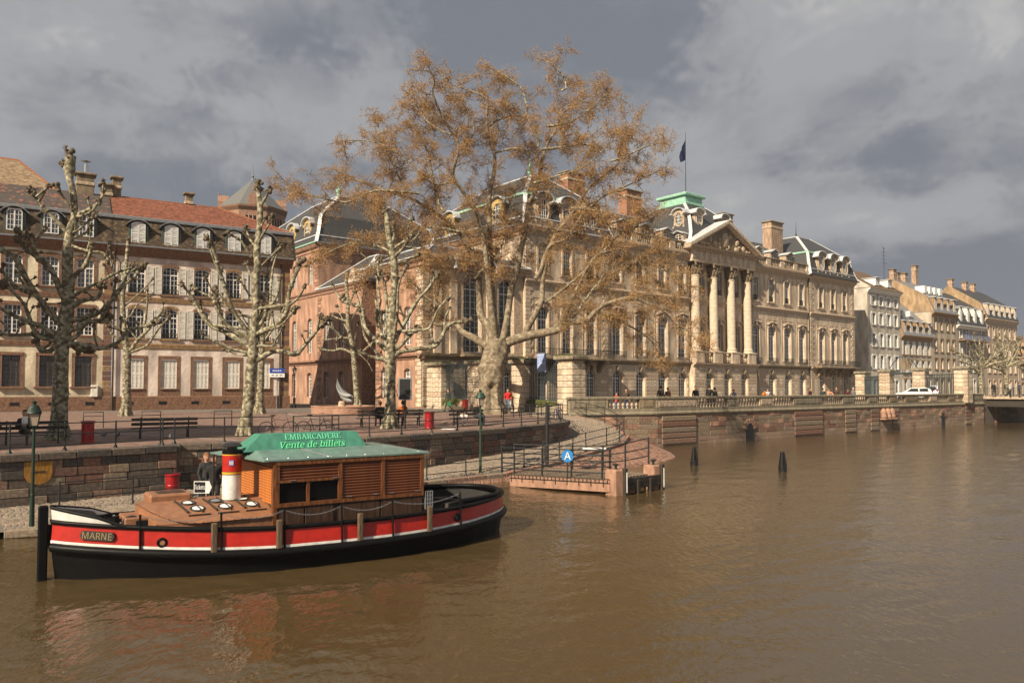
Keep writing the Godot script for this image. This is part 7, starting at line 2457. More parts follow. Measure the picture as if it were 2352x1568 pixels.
func make_kiosk(t: Node3D, brown: Material, ply: Material, door_wood: Material, roofm: Material, signm: Material) -> void:
	var k := group_part(t, "kiosk")
	var x0 := 4.48
	var x1 := 8.45
	var w := 1.52
	var body := MB.new()
	body.bb(Vector3(x0, 0.7, -w), Vector3(x1, 1.40, w - 0.04))
	body.bb(Vector3(6.1, 1.4, -w), Vector3(x1, 2.45, w - 0.04))
	body.bb(Vector3(x0 + 0.05, 1.4, -w), Vector3(6.1, 2.45, w - 0.6))
	part(k, "wall", body, door_wood)
	var fr := MB.new()
	for q in [[x0, x0 + 0.1], [6.06, 6.16], [7.22, 7.32], [x1 - 0.1, x1]]:
		fr.bb(Vector3(q[0], 1.38, w - 0.06), Vector3(q[1], 2.42, w + 0.03))
	fr.bb(Vector3(x0, 2.36, w - 0.05), Vector3(x1, 2.47, w + 0.045))
	fr.bb(Vector3(x0, 1.36, w - 0.05), Vector3(x1, 1.45, w + 0.035))
	fr.bb(Vector3(5.25, 1.45, w - 0.03), Vector3(5.33, 1.97, w + 0.02))
	fr.bb(Vector3(x0, 1.94, w - 0.04), Vector3(6.1, 2.0, w + 0.04))
	fr.bb(Vector3(x0 - 0.05, 0.8, w - 0.12), Vector3(x0 + 0.05, 2.45, w + 0.02))
	fr.bb(Vector3(x0 - 0.05, 0.8, -w), Vector3(x0 + 0.05, 2.45, -w + 0.12))
	fr.bb(Vector3(x0 - 0.05, 2.32, -w), Vector3(x0 + 0.04, 2.47, w))
	part(k, "frame", fr, mat(Color(0.22, 0.078, 0.026), 0.45, T.wood, 0.9))
	var dark_pane := mat(Color(0.006, 0.006, 0.007), 0.12)
	dark_pane.metallic_specular = 0.2
	for q in [[4.58, 5.25], [5.33, 6.06]]:
		var g := MB.new()
		g.bb(Vector3(q[0], 1.45, w - 0.06), Vector3(q[1], 1.95, w - 0.04))
		part(k, "pane", g, dark_pane)
	var f := front(w - 0.02)
	louvre(k, 4.58, 6.06, 2.0, 2.37, f, brown)
	louvre(k, 6.16, 7.22, 1.46, 2.37, f, brown)
	louvre(k, 7.32, 8.35, 1.46, 2.37, f, brown)
	louvre(k, -w + 0.12, w - 0.12, 1.42, 2.30, west(x0 - 0.02), ply)
	# doors and planks under the counter
	for q in [[4.55, 5.2], [5.22, 5.95], [6.1, 7.2], [7.22, 8.42]]:
		var p := MB.new()
		p.cbox(Vector3((q[0] + q[1]) * 0.5, 1.06, w - 0.02), Vector3(q[1] - q[0] - 0.02, 0.58, 0.05), 0.012)
		part(k, "lower_panel", p, door_wood)
	for q in [[4.9, 1.99], [5.95, 1.99], [6.35, 1.50], [7.05, 1.50], [7.5, 1.50], [8.25, 1.50]]:
		var h := MB.new()
		h.cbox(Vector3(q[0], q[1] + 0.0, w + 0.05), Vector3(0.14, 0.022, 0.02), 0.005)
		part(k, "handle", h, M.chrome)
	# shallow hipped metal roof with rivets
	var rf := MB.new()
	var a := [Vector3(4.2, 2.50, w + 0.06), Vector3(8.62, 2.50, w + 0.06), Vector3(8.95, 2.50, -w - 0.1), Vector3(3.72, 2.50, -w - 0.1)]
	var b := [Vector3(4.3, 2.67, 0.72), Vector3(7.6, 2.67, 0.72), Vector3(7.9, 2.67, -0.6), Vector3(4.2, 2.67, -0.6)]
	for i in 4:
		rf.quad(a[i], a[(i + 1) % 4], b[(i + 1) % 4], b[i])
		rf.quad(a[i] - Vector3(0, 0.035, 0), a[(i + 1) % 4] - Vector3(0, 0.035, 0), a[(i + 1) % 4], a[i])
	rf.quad(b[0], b[1], b[2], b[3])
	rf.quad(a[3] - Vector3(0, 0.035, 0), a[2] - Vector3(0, 0.035, 0), a[1] - Vector3(0, 0.035, 0), a[0] - Vector3(0, 0.035, 0))
	part(k, "roof", rf, roofm)
	var seam := MB.new()
	seam.bar(Vector3(5.9, 2.505, w + 0.05), Vector3(5.4, 2.675, 0.72), 0.03, 0.02)
	seam.bar(Vector3(7.6, 2.672, 0.72), Vector3(8.6, 2.505, w), 0.03, 0.02)
	part(k, "roof_seam", seam, M.zinc)
	for i in 9:
		var r := MB.new()
		r.blob(Vector3(4.3 + 0.5 * i, 2.52, w - 0.03), Vector3(0.018, 0.018, 0.018), 6, 4)
		part(k, "rivet", r, M.chrome)
	# roof sign, a long prism with sloping faces
	var sg := MB.new()
	var c := [Vector3(4.0, 2.64, 0.60), Vector3(7.22, 2.64, 0.60), Vector3(7.3, 2.66, -0.62), Vector3(4.05, 2.66, -0.62)]
	var d := [Vector3(4.46, 3.05, 0.36), Vector3(7.02, 3.05, 0.36), Vector3(7.02, 3.05, -0.14), Vector3(4.46, 3.05, -0.14)]
	for i in 4: sg.quad(c[i], c[(i + 1) % 4], d[(i + 1) % 4], d[i])
	sg.quad(d[0], d[1], d[2], d[3])
	part(k, "roof_sign", sg, signm)
	var up = (d[0] - c[0] + d[1] - c[1]).normalized()
	var nrm := Vector3.RIGHT.cross(Vector3(0, 0.41, -0.24).normalized()).normalized()
	var uy := nrm.cross(Vector3.RIGHT).normalized()
	var face := Transform3D(Basis(Vector3.RIGHT, uy, nrm), Vector3(5.72, 2.845, 0.48) + nrm * 0.014)
	var pale := mat(Color(0.17, 0.66, 0.40), 0.5)
	text_part(k, "lettering", "EMBARCADERE", 0.20, "Droid Serif", pale, face * Transform3D(Basis.IDENTITY.scaled(Vector3(1, 1.05, 1)), Vector3(0.08, 0.125, 0)))
	var sh := Basis(Vector3(1, 0, 0), Vector3(0.32, 1.0, 0), Vector3(0, 0, 1))
	text_part(k, "lettering", "Vente de billets", 0.24, "Droid Serif", mat(Color(0.15, 0.72, 0.34), 0.5), face * Transform3D(sh, Vector3(0.04, -0.10, 0)))
	# glazed porch post and lamp at the gangway side
	var po := MB.new()
	for q in [[3.78, -1.5], [4.3, -1.5]]: po.tube([Vector3(q[0], 0.9, q[1]), Vector3(q[0], 2.5, q[1])], 0.03, 8)
	part(k, "porch_post", po, M.iron)
	var vent := MB.new()
	for i in 5: vent.bb(Vector3(8.5, 1.0 + 0.11 * i, w - 0.02), Vector3(8.72, 1.02 + 0.11 * i, w + 0.02))
	for i in 4: vent.bb(Vector3(8.5 + 0.07 * i, 0.98, w - 0.02), Vector3(8.52 + 0.07 * i, 1.46, w + 0.025))
	part(k, "grille", vent, M.zinc)

# ---------------------------------------------------------------- landing stage
# rails on posts along world points; heights above the points
func railing(label: String, pts: Array, rails: Array, step := 1.7, group := "", r := 0.021, cone := true) -> Node3D:
	var o: Vector3 = pts[0]
	var t := thing("railing", label, "railing", o, 0.0, group)
	for h in rails:
		var p := []
		for q in pts: p.append(q - o + Vector3(0, h, 0))
		part(t, "rail", tube_of(smooth_path(p, 3) if pts.size() > 2 else p, r, 6), M.iron)
	var post := cached("rail_post_%.2f" % rails[0], func(mb: MB):
		mb.tube([Vector3(0, -0.03, 0), Vector3(0, rails[0], 0)], r * 1.35, 7)
		mb.blob(Vector3(0, rails[0] + 0.01, 0), Vector3.ONE * r * 1.6, 7, 4)
		if cone: mb.lathe([Vector2(0.085, 0.0), Vector2(0.08, 0.03), Vector2(0.035, 0.14)], 8))
	for i in pts.size() - 1:
		var a: Vector3 = pts[i]
		var b: Vector3 = pts[i + 1]
		var n := maxi(1, int(round(a.distance_to(b) / step)))
		for k in n + (1 if i == pts.size() - 2 else 0): part(t, "post", post, M.iron, Transform3D(Basis.IDENTITY, a.lerp(b, float(k) / n) - o))
	return t

func sq(x: float, d: float) -> Vector3:
	return V(x, ground(d), d)

func make_landing() -> void:
	var o := V(2.0, 0, 32.5)
	var t := thing("landing_stage", "slatted boat landing stage with pink concrete beams over the water", "jetty", o)
	var conc := mat(Color(0.42, 0.24, 0.165), 0.93, T.weather, 0.5, T.bump_fine, 0.6)
	var deckw := mat(Color(0.26, 0.19, 0.13), 0.9, T.wood, 0.8)
	var fl := V(0.0, 0.5, 33.3)
	var fr := V(3.95, 0.6, 30.55)
	var br := V(6.05, 0.6, 32.65)
	var bl := V(1.6, 0.5, 36.2)
	var e := (fr - fl)
	var across := (br - fr)
	for k in 13:
		var a := fl.lerp(bl, (k + 0.5) / 13.0)
		var b := fr.lerp(br, (k + 0.5) / 13.0)
		var mb := MB.new()
		mb.bar(a - o, b - o, across.length() / 13.0 - 0.02, 0.05)
		part(t, "plank", mb, deckw)
	for q in [[fl, fr], [bl, br], [fl.lerp(bl, 0.5), fr.lerp(br, 0.5)]]:
		var mb := MB.new()
		mb.bar(q[0] - o - Vector3(0, 0.26, 0), q[1] - o - Vector3(0, 0.26, 0), 0.34, 0.44)
		part(t, "beam", mb, conc)
	for p in [V(4.12, 0, 30.62), V(5.95, 0, 32.45)]:
		var mb := MB.new()
		mb.cbox(p - o + Vector3(0, 0.3, 0), Vector3(0.62, 1.4, 0.62), 0.04, Basis(Vector3.UP, 0.62))
		part(t, "pillar", mb, conc)
		mb = MB.new()
		mb.lathe([Vector2(0.05, 1.0), Vector2(0.05, 1.14), Vector2(0.13, 1.17), Vector2(0.13, 1.21), Vector2(0, 1.24)], 10, p - o)
		part(t, "mooring_bollard", mb, M.iron)
	# timber fendering on the river side
	var a := V(4.4, 0, 30.5) - o
	var b := V(6.2, 0, 32.25) - o
	for y in [0.52, 0.3]:
		var mb := MB.new()
		mb.bar(a + Vector3(0, y, 0), b + Vector3(0, y, 0), 0.2, 0.2)
		part(t, "timber_waling", mb, M.dark_wood)
	for k in 4:
		var mb := MB.new()
		var p := a.lerp(b, k / 3.0)
		mb.cbox(p + Vector3(0.06, 0.1 if k in [1, 2] else 0.35, 0.06), Vector3(0.17, 0.9 if k in [1, 2] else 1.4, 0.17), 0.02, Basis(Vector3.UP, 0.78))
		part(t, "timber_pile", mb, M.dark_wood)
		if k in [0, 3]:
			mb = MB.new()
			mb.cbox(p + Vector3(0.13, 0.5, 0.14), Vector3(0.05, 0.8, 0.03), 0.01, Basis(Vector3.UP, 0.78))
			part(t, "white_strip", mb, M.white)
	# iron comb along the front beam
	var comb := MB.new()
	var out := e.cross(Vector3.UP).normalized() * 0.21
	comb.bar(fl - o + out + Vector3(0, 0.03, 0), fr - o + out + Vector3(0, 0.03, 0), 0.03, 0.03)
	comb.bar(fl - o + out + Vector3(0, -0.12, 0), fr - o + out + Vector3(0, -0.12, 0), 0.02, 0.02)
	for k in 26:
		var p := fl.lerp(fr, (k + 0.5) / 26.0) - o + out
		comb.bar(p + Vector3(0, 0.03, 0), p + Vector3(0, -0.28 if k % 3 == 0 else -0.14, 0), 0.02, 0.02)
	part(t, "iron_comb", comb, M.iron)
	railing("five-bar black railing along the front of the landing stage", [fl + Vector3(-0.45, 0.04, -0.5), fl + Vector3(0.1, 0.03, 0.0), fr + Vector3(-0.35, 0.03, -0.25), fr + Vector3(0.0, 0.03, -0.55)], [1.1, 0.88, 0.66, 0.44, 0.2], 1.25, "railings on the landing", 0.028, false)
	railing("black railing along the back of the landing stage", [bl + Vector3(-1.5, 0, 0.3), bl.lerp(br, 0.55), br + Vector3(-0.25, 0.4, -0.05)], [1.1, 0.7, 0.35], 1.5, "railings on the landing", 0.028, false)
	var lt := MB.new()
	lt.cbox(Vector3.ZERO, Vector3(1.05, 0.09, 0.1), 0.02)
	part(t, "lamp_housing", lt, M.white, Transform3D(Basis(Vector3.UP, -0.1), V(3.7, 1.5, 34.6) - o))
	# round blue sign
	var s := thing("round_sign", "round blue sign with a white letter A on the landing railing", "sign", V(2.27, 0.53, 31.55))
	var mb2 := MB.new()
	mb2.tube([Vector3(0, 0, -0.03), Vector3(0, 1.05, -0.03)], 0.025, 7)
	part(s, "post", mb2, M.iron)
	mb2 = MB.new()
	mb2.xf = Transform3D(Basis(Vector3.RIGHT, PI / 2), Vector3(0, 0.91, 0))
	mb2.lathe([Vector2(0, -0.015), Vector2(0.25, -0.015), Vector2(0.25, 0.015), Vector2(0, 0.015)], 28)
	part(s, "disc", mb2, mat(Color(0.03, 0.22, 0.55), 0.4))
	text_part(s, "letter", "A", 0.44, "Droid Sans", M.white, Transform3D(Basis.IDENTITY, Vector3(0, 0.91, 0.02)))
	# piles standing in the river
	for q in [[10.0, 42.3, "tapered black mooring pile nearest the embankment"], [13.76, 39.2, "tapered black mooring pile alone in midstream"]]:
		var d := thing("mooring_pile", q[2], "pile", V(q[0], 0, q[1]), 0.0, "mooring piles in the river")
		var m := MB.new()
		m.lathe([Vector2(0.22, -0.4), Vector2(0.22, 0.22), Vector2(0.15, 0.26)], 8)
		part(d, "foot", m, M.black)
		m = MB.new()
		for k in 3: m.tube([Vector3(0.13 * cos(k * 2.1), 0.2, 0.13 * sin(k * 2.1)), Vector3(0.05 * cos(k * 2.1), 0.98, 0.05 * sin(k * 2.1))], [0.11, 0.06], 8)
		part(d, "shaft", m, M.black)

# ---------------------------------------------------------------- street furniture
func street_lamp(label: String, at: Vector3, h: float, m: Material, ornate := false) -> void:
	var t := thing("street_lamp", label, "lamp post", at, 0.5)
	var s := h / 3.6
	var p := MB.new()
	if ornate: p.lathe([Vector2(0.2, 0), Vector2(0.2, 0.3), Vector2(0.11, 0.4), Vector2(0.13, 0.9), Vector2(0.06, 1.0), Vector2(0.045, h - 0.75)], 10)
	else: p.lathe([Vector2(0.075, 0), Vector2(0.07, 0.05), Vector2(0.06, 0.9), Vector2(0.068, 0.92), Vector2(0.045, 0.95), Vector2(0.04, h - 0.72)], 10)
	part(t, "post", p, m)
	var y := h - 0.72
	var fr := MB.new()
	var pane := MB.new()
	for k in 4:
		var a := TAU * k / 4.0 + PI / 4
		var b := a + TAU / 4.0
		var lo := 0.12
		var hi := 0.21
		fr.bar(Vector3(cos(a) * lo, y, sin(a) * lo), Vector3(cos(a) * hi, y + 0.36, sin(a) * hi), 0.02, 0.02)
		pane.quad(Vector3(cos(b) * lo, y, sin(b) * lo) * Vector3(0.96, 1, 0.96), Vector3(cos(a) * lo, y, sin(a) * lo) * Vector3(0.96, 1, 0.96), Vector3(cos(a) * hi * 0.96, y + 0.36, sin(a) * hi * 0.96), Vector3(cos(b) * hi * 0.96, y + 0.36, sin(b) * hi * 0.96))
	for q in [[0.135, y], [0.225, y + 0.36]]:
		for k in 4:
			var a := TAU * k / 4.0 + PI / 4
			fr.bar(Vector3(cos(a) * q[0], q[1], sin(a) * q[0]), Vector3(cos(a + PI / 2) * q[0], q[1], sin(a + PI / 2) * q[0]), 0.025, 0.03)
	part(t, "lantern_frame", fr, m)
	part(t, "lantern_pane", pane, mat(Color(0.45, 0.36, 0.28), 0.25))
	var hat := MB.new()
	hat.xf = Transform3D(Basis(Vector3.UP, PI / 4), Vector3(0, y, 0))
	hat.lathe([Vector2(0.26, 0.36), Vector2(0.25, 0.4), Vector2(0.15, 0.58), Vector2(0.06, 0.6), Vector2(0.06, 0.66), Vector2(0.09, 0.68), Vector2(0.09, 0.70), Vector2(0, 0.74)], 4)
	part(t, "lantern_roof", hat, m)

func litter_bin(label: String, at: Vector3) -> void:
	var t := thing("litter_bin", label, "bin", at, 0.2, "red litter bins")
	part(t, "body", cached("bin_body", func(mb: MB): mb.lathe([Vector2(0.25, 0.05), Vector2(0.235, 0.09), Vector2(0.235, 0.4), Vector2(0.245, 0.42), Vector2(0.245, 0.46), Vector2(0.235, 0.48), Vector2(0.235, 0.78)], 10)), M.red_paint)
	part(t, "foot_rim", cached("bin_foot", func(mb: MB): mb.lathe([Vector2(0.27, 0), Vector2(0.27, 0.05), Vector2(0.24, 0.07)], 10)), M.red_paint)
	part(t, "top_rim", cached("bin_top", func(mb: MB): mb.lathe([Vector2(0.235, 0.78), Vector2(0.275, 0.80), Vector2(0.275, 0.86), Vector2(0.2, 0.88), Vector2(0.19, 0.8), Vector2(0, 0.8)], 10)), M.red_paint)

func bench(label: String, at: Vector3, turn: float, l := 2.0) -> void:
	var t := thing("bench", label, "bench", at, turn, "park benches on the square")
	for k in 3: part(t, "seat_slat", cached("seat_slat_%.1f" % l, func(mb: MB): mb.cbox(Vector3.ZERO, Vector3(l, 0.04, 0.12), 0.01)), M.dark_wood, at_xy(0, 0.44, -0.02 + 0.14 * k))
	for k in 2: part(t, "back_slat", cached("back_slat_%.1f" % l, func(mb: MB): mb.cbox(Vector3.ZERO, Vector3(l, 0.13, 0.035), 0.01)), M.dark_wood, at_xy(0, 0.62 + 0.19 * k, -0.12 - 0.03 * k))
	for s in [-1, 1]:
		part(t, "leg", cached("bench_leg", func(mb: MB):
			mb.bar(Vector3(0, 0, -0.14), Vector3(0, 0.42, -0.06), 0.06, 0.06)
			mb.bar(Vector3(0, 0, 0.32), Vector3(0, 0.42, 0.22), 0.06, 0.06)
			mb.bar(Vector3(0, 0.41, -0.1), Vector3(0, 0.41, 0.3), 0.05, 0.05)
			mb.bar(Vector3(0, 0.42, -0.08), Vector3(0, 0.9, -0.17), 0.05, 0.04)), M.iron, at_xy(s * l * 0.36, 0, 0))

func bicycle(label: String, at: Vector3, turn: float, m: Material) -> void:
	var t := thing("bicycle", label, "bicycle", at, turn, "parked bicycles")
	for x in [-0.52, 0.52]:
		var w := group_part(t, "wheel", at_xy(x, 0.34, 0))
		part(w, "tyre", cached("bike_tyre", func(mb: MB): mb.tube(ring_points(Vector3.ZERO, 0.33, 0.33, 22), 0.02, 6, false)), M.rubber)
		part(w, "spokes", cached("bike_spokes", func(mb: MB):
			for k in 14: mb.bar(Vector3.ZERO, Vector3(cos(TAU * k / 14), sin(TAU * k / 14), 0) * 0.32, 0.005, 0.005)), M.chrome)
	var f := MB.new()
	var bb := Vector3(-0.06, 0.3, 0)
	var st := Vector3(-0.2, 0.78, 0)
	var hd := Vector3(0.36, 0.82, 0)
	for q in [[bb, st], [st, hd + Vector3(-0.02, -0.1, 0)], [bb, hd + Vector3(0.02, -0.15, 0)], [bb, Vector3(-0.52, 0.34, 0)], [st, Vector3(-0.52, 0.34, 0)], [hd, Vector3(0.52, 0.34, 0)]]: f.tube(q, 0.018, 6)
	part(t, "frame", f, m)
	f = MB.new()
	f.tube([hd, hd + Vector3(-0.03, 0.18, 0)], 0.014, 6)
	f.tube([hd + Vector3(-0.13, 0.2, -0.27), hd + Vector3(0.02, 0.2, -0.1), hd + Vector3(0.02, 0.2, 0.1), hd + Vector3(-0.13, 0.2, 0.27)], 0.013, 6)
	part(t, "handlebar", f, M.chrome)
	f = MB.new()
	f.tube([st, st + Vector3(-0.03, 0.13, 0)], 0.013, 6)
	f.blob(st + Vector3(-0.04, 0.16, 0), Vector3(0.13, 0.035, 0.07), 8, 5)
	part(t, "saddle", f, M.rubber)

func make_furniture() -> void:
	# railings of the square, set back from the coping, with the gaps the photograph shows
	railing("low black railing in front of the seated man", [sq(-25.0, 19.9), sq(-16.9, 25.9), sq(-13.3, 29.3)], [0.98, 0.6, 0.22], 1.75, "railings along the square")
	railing("low black railing between the bin and the pale plane tree", [sq(-13.6, 29.75), sq(-13.2, 30.1), sq(-9.9, 31.7)], [0.98, 0.6, 0.22], 1.6, "railings along the square")
	railing("long black railing curving along the square past the bicycles to the ramp", [sq(-9.1, 32.0), sq(-6.2, 33.4), sq(-3.75, 35.95), sq(-0.45, 39.95), sq(1.45, 42.9), sq(2.85, 45.4), sq(3.05, 46.6), sq(2.9, 48.0), sq(2.2, 49.6)], [0.98, 0.6, 0.22], 1.75, "railings along the square")
	railing("black railing on the low quay behind the boat's bow", [V(-14.6, 0.22, 24.9), V(-11.2, 0.3, 27.6), V(-8.6, 0.35, 29.6)], [0.95, 0.42], 2.2, "railings on the low quay")
	var ro := []
	for i in range(4, 15):
		var a := V(RAMP[i][3], RAMP[i][5], RAMP[i][4])
		var n := V(RAMP[i][0], RAMP[i][2], RAMP[i][1])
		ro.append(a + (n - a).normalized() * 0.32)
	railing("long black railing sweeping round the outer edge of the ramp", ro, [1.0, 0.62, 0.24], 1.75, "railings on the low quay")
	street_lamp("green lantern post rising in front of the quay wall near the boat's bow", V(-13.83, 0.22, 22.26), 3.62, M.green)
	street_lamp("green lantern post on the low quay before the big plane tree", V(-1.44, 0.34, 35.03), 3.8, mat(Color(0.022, 0.06, 0.036), 0.5))
	street_lamp("ornate black lantern post at the corner of the rose house", V(-20.05, 2.4, 70.73), 3.9, M.iron, true)
	litter_bin("dark red litter bin in the shade behind the first railing", sq(-16.83, 30.53))
	litter_bin("bright red litter bin on the low quay against the wall", V(-12.1, 0.31, 27.5))
	litter_bin("red litter bin behind the railing between the two benches", sq(-4.18, 38.94))
	litter_bin("small red litter bin at the foot of the big plane tree", sq(-3.9, 64.0))
	bench("bench under the shaded tree with the seated man", sq(-18.75, 30.1), 0.55, 2.4)
	bench("long empty bench behind the railing near the pigeons", sq(-14.9, 33.0), -2.6, 2.6)
	bench("bench with the person in a black coat beside the tree", sq(-7.3, 40.9), -2.75, 1.9)
	bench("bench with the person in orange behind the tree trunk", sq(-5.6, 41.6), -2.75, 1.6)
	bench("bench with the seated couple near the green lamp", sq(-2.4, 41.6), 0.6, 2.2)
	bicycle("pinkish bicycle leaning on the railing", sq(-10.2, 33.6), 0.45, mat(Color(0.16, 0.065, 0.065), 0.4))
	bicycle("black bicycle beside the pinkish one at the railing", sq(-8.7, 34.0), 0.5, M.iron)
	bicycle("purple bicycle parked at the end of the curved railing", sq(2.85, 47.5), 1.2, mat(Color(0.08, 0.05, 0.16), 0.4))
	# square bar-height frames: bicycle stands
	for q in [[-21.5, 39.5, "black bicycle stand behind the shaded tree"], [-19.0, 40.5, "black bicycle stand left of the long bench"], [-15.6, 41.5, "black bicycle stand behind the long bench"], [-8.6, 36.2, "black bicycle stand behind the bicycles"], [-0.3, 50.0, "black bicycle stand right of the big trunk"], [0.9, 51.0, "black bicycle stand below the blue poster"], [1.6, 52.0, "black bicycle stand nearest the stone pier"]]:
		var t := thing("bicycle_stand", q[2], "bike stand", sq(q[0], q[1]), 0.5, "bicycle stands on the square")
		part(t, "hoop", cached("bike_stand", func(mb: MB):
			mb.tube([Vector3(-0.45, 0, 0), Vector3(-0.45, 0.82, 0), Vector3(0.45, 0.82, 0), Vector3(0.45, 0, 0)], 0.03, 6)
			mb.bar(Vector3(-0.45, 0.62, 0), Vector3(0.45, 0.62, 0), 0.03, 0.03)), M.iron)
	# notice board
	var nb := thing("notice_board", "tall black notice board on a post beside a plane tree", "board", sq(-5.42, 38.94), -0.1)
	var mb := MB.new()
	mb.cbox(Vector3(0, 2.02, 0), Vector3(0.68, 1.12, 0.07), 0.015)
	part(nb, "frame", mb, M.zinc)
	mb = MB.new()
	mb.bb(Vector3(-0.28, 1.52, 0.035), Vector3(0.28, 2.52, 0.045))
	part(nb, "panel", mb, M.black)
	mb = MB.new()
	mb.tube([Vector3(0, 0, 0), Vector3(0, 1.5, 0)], 0.05, 8)
	part(nb, "post", mb, M.iron)
	# street name sign
	var ss := thing("street_sign", "blue and white street sign on a thin grey post", "sign", V(-21.3, 2.4, 69.6), 0.25)
	mb = MB.new()
	mb.tube([Vector3(0, 0, 0), Vector3(0, 3.6, 0)], 0.04, 7)
	part(ss, "post", mb, M.zinc)
	mb = MB.new()
	mb.bb(Vector3(-0.65, 3.2, 0.04), Vector3(0.65, 3.62, 0.07))
	part(ss, "blue_plate", mb, mat(Color(0.02, 0.05, 0.32), 0.4))
	mb = MB.new()
	mb.bb(Vector3(-0.65, 2.82, 0.04), Vector3(0.65, 3.17, 0.07))
	part(ss, "white_plate", mb, M.white)
	mb = MB.new()
	for k in 5: mb.bb(Vector3(-0.4 + 0.16 * k, 3.36, 0.071), Vector3(-0.3 + 0.16 * k, 3.46, 0.075))
	part(ss, "lettering", mb, M.white)
	mb = MB.new()
	for k in 3: mb.bb(Vector3(-0.5 + 0.36 * k, 2.94, 0.071), Vector3(-0.25 + 0.34 * k, 3.05, 0.075))
	part(ss, "lettering", mb, M.zinc)
	# round stone basin with a leaning sculpture
	var fo := thing("fountain_basin", "low round red sandstone fountain basin", "fountain", sq(-12.4, 56.5))
	mb = MB.new()
	mb.lathe([Vector2(2.3, 0.0), Vector2(2.3, 0.45), Vector2(2.34, 0.5), Vector2(2.3, 0.56), Vector2(2.0, 0.56), Vector2(1.98, 0.3), Vector2(0, 0.3)], 40)
	part(fo, "rim", mb, M.pink)
	var sc := thing("sculpture", "grey metal sculpture like a curling wave rising from the basin", "sculpture", sq(-12.5, 56.5) + Vector3(0, 0.3, 0))
	mb = MB.new()
	mb.lathe([Vector2(0.3, 0), Vector2(0.26, 0.5), Vector2(0.2, 0.6)], 10)
	part(sc, "plinth", mb, M.sand2)
	mb = MB.new()
	for s in 9:
		var p := []
		for k in 7:
			var u := k / 6.0
			p.append(Vector3(0.75 - 1.15 * u - 0.12 * sin(u * 3.0) * (s - 4) * 0.3, 0.62 + 0.25 * sin(s * 1.7) * (1 - u) + (1.55 - 0.12 * absf(s - 3)) * u * u + 0.02 * s, (s - 4) * 0.09 * (1.0 - 0.6 * u)))
		mb.tube(p, [0.06, 0.17, 0.2, 0.17, 0.12, 0.06, 0.012], 6)
	part(sc, "wave", mb, mat(Color(0.42, 0.44, 0.44), 0.45, T.slate, 1.0))
	# pigeons
	for q in [[-17.6, 33.2, 1.2, "pigeon right beside the shaded bin"], [-16.9, 33.0, -0.6, "pigeon walking towards the long bench"], [-14.3, 32.2, 2.0, "pigeon under the long bench"]]:
		var pg := thing("pigeon", q[3], "bird", sq(q[0], q[1]), q[2], "pigeons on the paving")
		part(pg, "body", cached("pigeon_body", func(m: MB):
			m.tube([Vector3(-0.19, 0.10, 0), Vector3(-0.1, 0.125, 0), Vector3(0.0, 0.135, 0), Vector3(0.08, 0.15, 0), Vector3(0.115, 0.2, 0), Vector3(0.125, 0.235, 0), Vector3(0.15, 0.24, 0), Vector3(0.175, 0.235, 0)], [0.012, 0.045, 0.062, 0.05, 0.028, 0.026, 0.02, 0.004], 8)
			for s in [-1, 1]: m.tube([Vector3(0.01, 0.09, 0.025 * s), Vector3(0.02, 0.0, 0.03 * s), Vector3(0.05, 0.0, 0.03 * s)], 0.007, 4)), mat(Color(0.11, 0.115, 0.13), 0.7))
	var bag := thing("plastic_bag", "flat white plastic bag lying on the paving by the railing", "bag", sq(-3.1, 38.4))
	mb = MB.new()
	for k in 6: mb.blob(Vector3(rng.randf_range(-0.35, 0.35), 0.02, rng.randf_range(-0.12, 0.12)), Vector3(rng.randf_range(0.1, 0.25), 0.03, 0.12), 8, 4)
	part(bag, "sheet", mb, M.white)
	# tickets sign on the low quay
	var tk := thing("ticket_sign", "black and white arrow sign reading Tickets on the low quay", "sign", V(-9.75, 0.37, 24.2), 0.05)
	mb = MB.new()
	mb.prism(PackedVector2Array([Vector2(-0.22, 0.55), Vector2(0.25, 0.55), Vector2(0.33, 0.74), Vector2(0.25, 0.93), Vector2(-0.22, 0.93)]), -0.01, 0.01)
	part(tk, "arrow_board", mb, M.white)
	mb = MB.new()
	mb.bb(Vector3(-0.2, 0.575, 0.011), Vector3(0.13, 0.905, 0.015))
	part(tk, "black_field", mb, M.black)
	text_part(tk, "lettering", "Tickets", 0.125, "Droid Sans", M.white, Transform3D(Basis.IDENTITY.scaled(Vector3(0.9, 1.5, 1)), Vector3(-0.035, 0.74, 0.019)), 0.006)
	mb = MB.new()
	mb.tube([Vector3(0, -0.14, -0.02), Vector3(0, 0.6, -0.02)], 0.025, 6)
	part(tk, "post", mb, M.iron)
	# tall mooring post by the landing
	var mp := thing("dark_post", "tall dark steel post standing on the ramp behind the landing", "post", V(1.66, 0.5, 36.37))
	mb = MB.new()
	mb.tube([Vector3(0, 0, 0), Vector3(0, 2.95, 0)], 0.085, 10)
	part(mp, "shaft", mb, M.iron)
	mb = MB.new()
	mb.lathe([Vector2(0.2, 0), Vector2(0.2, 0.04), Vector2(0.09, 0.08)], 10)
	part(mp, "foot", mb, M.iron)

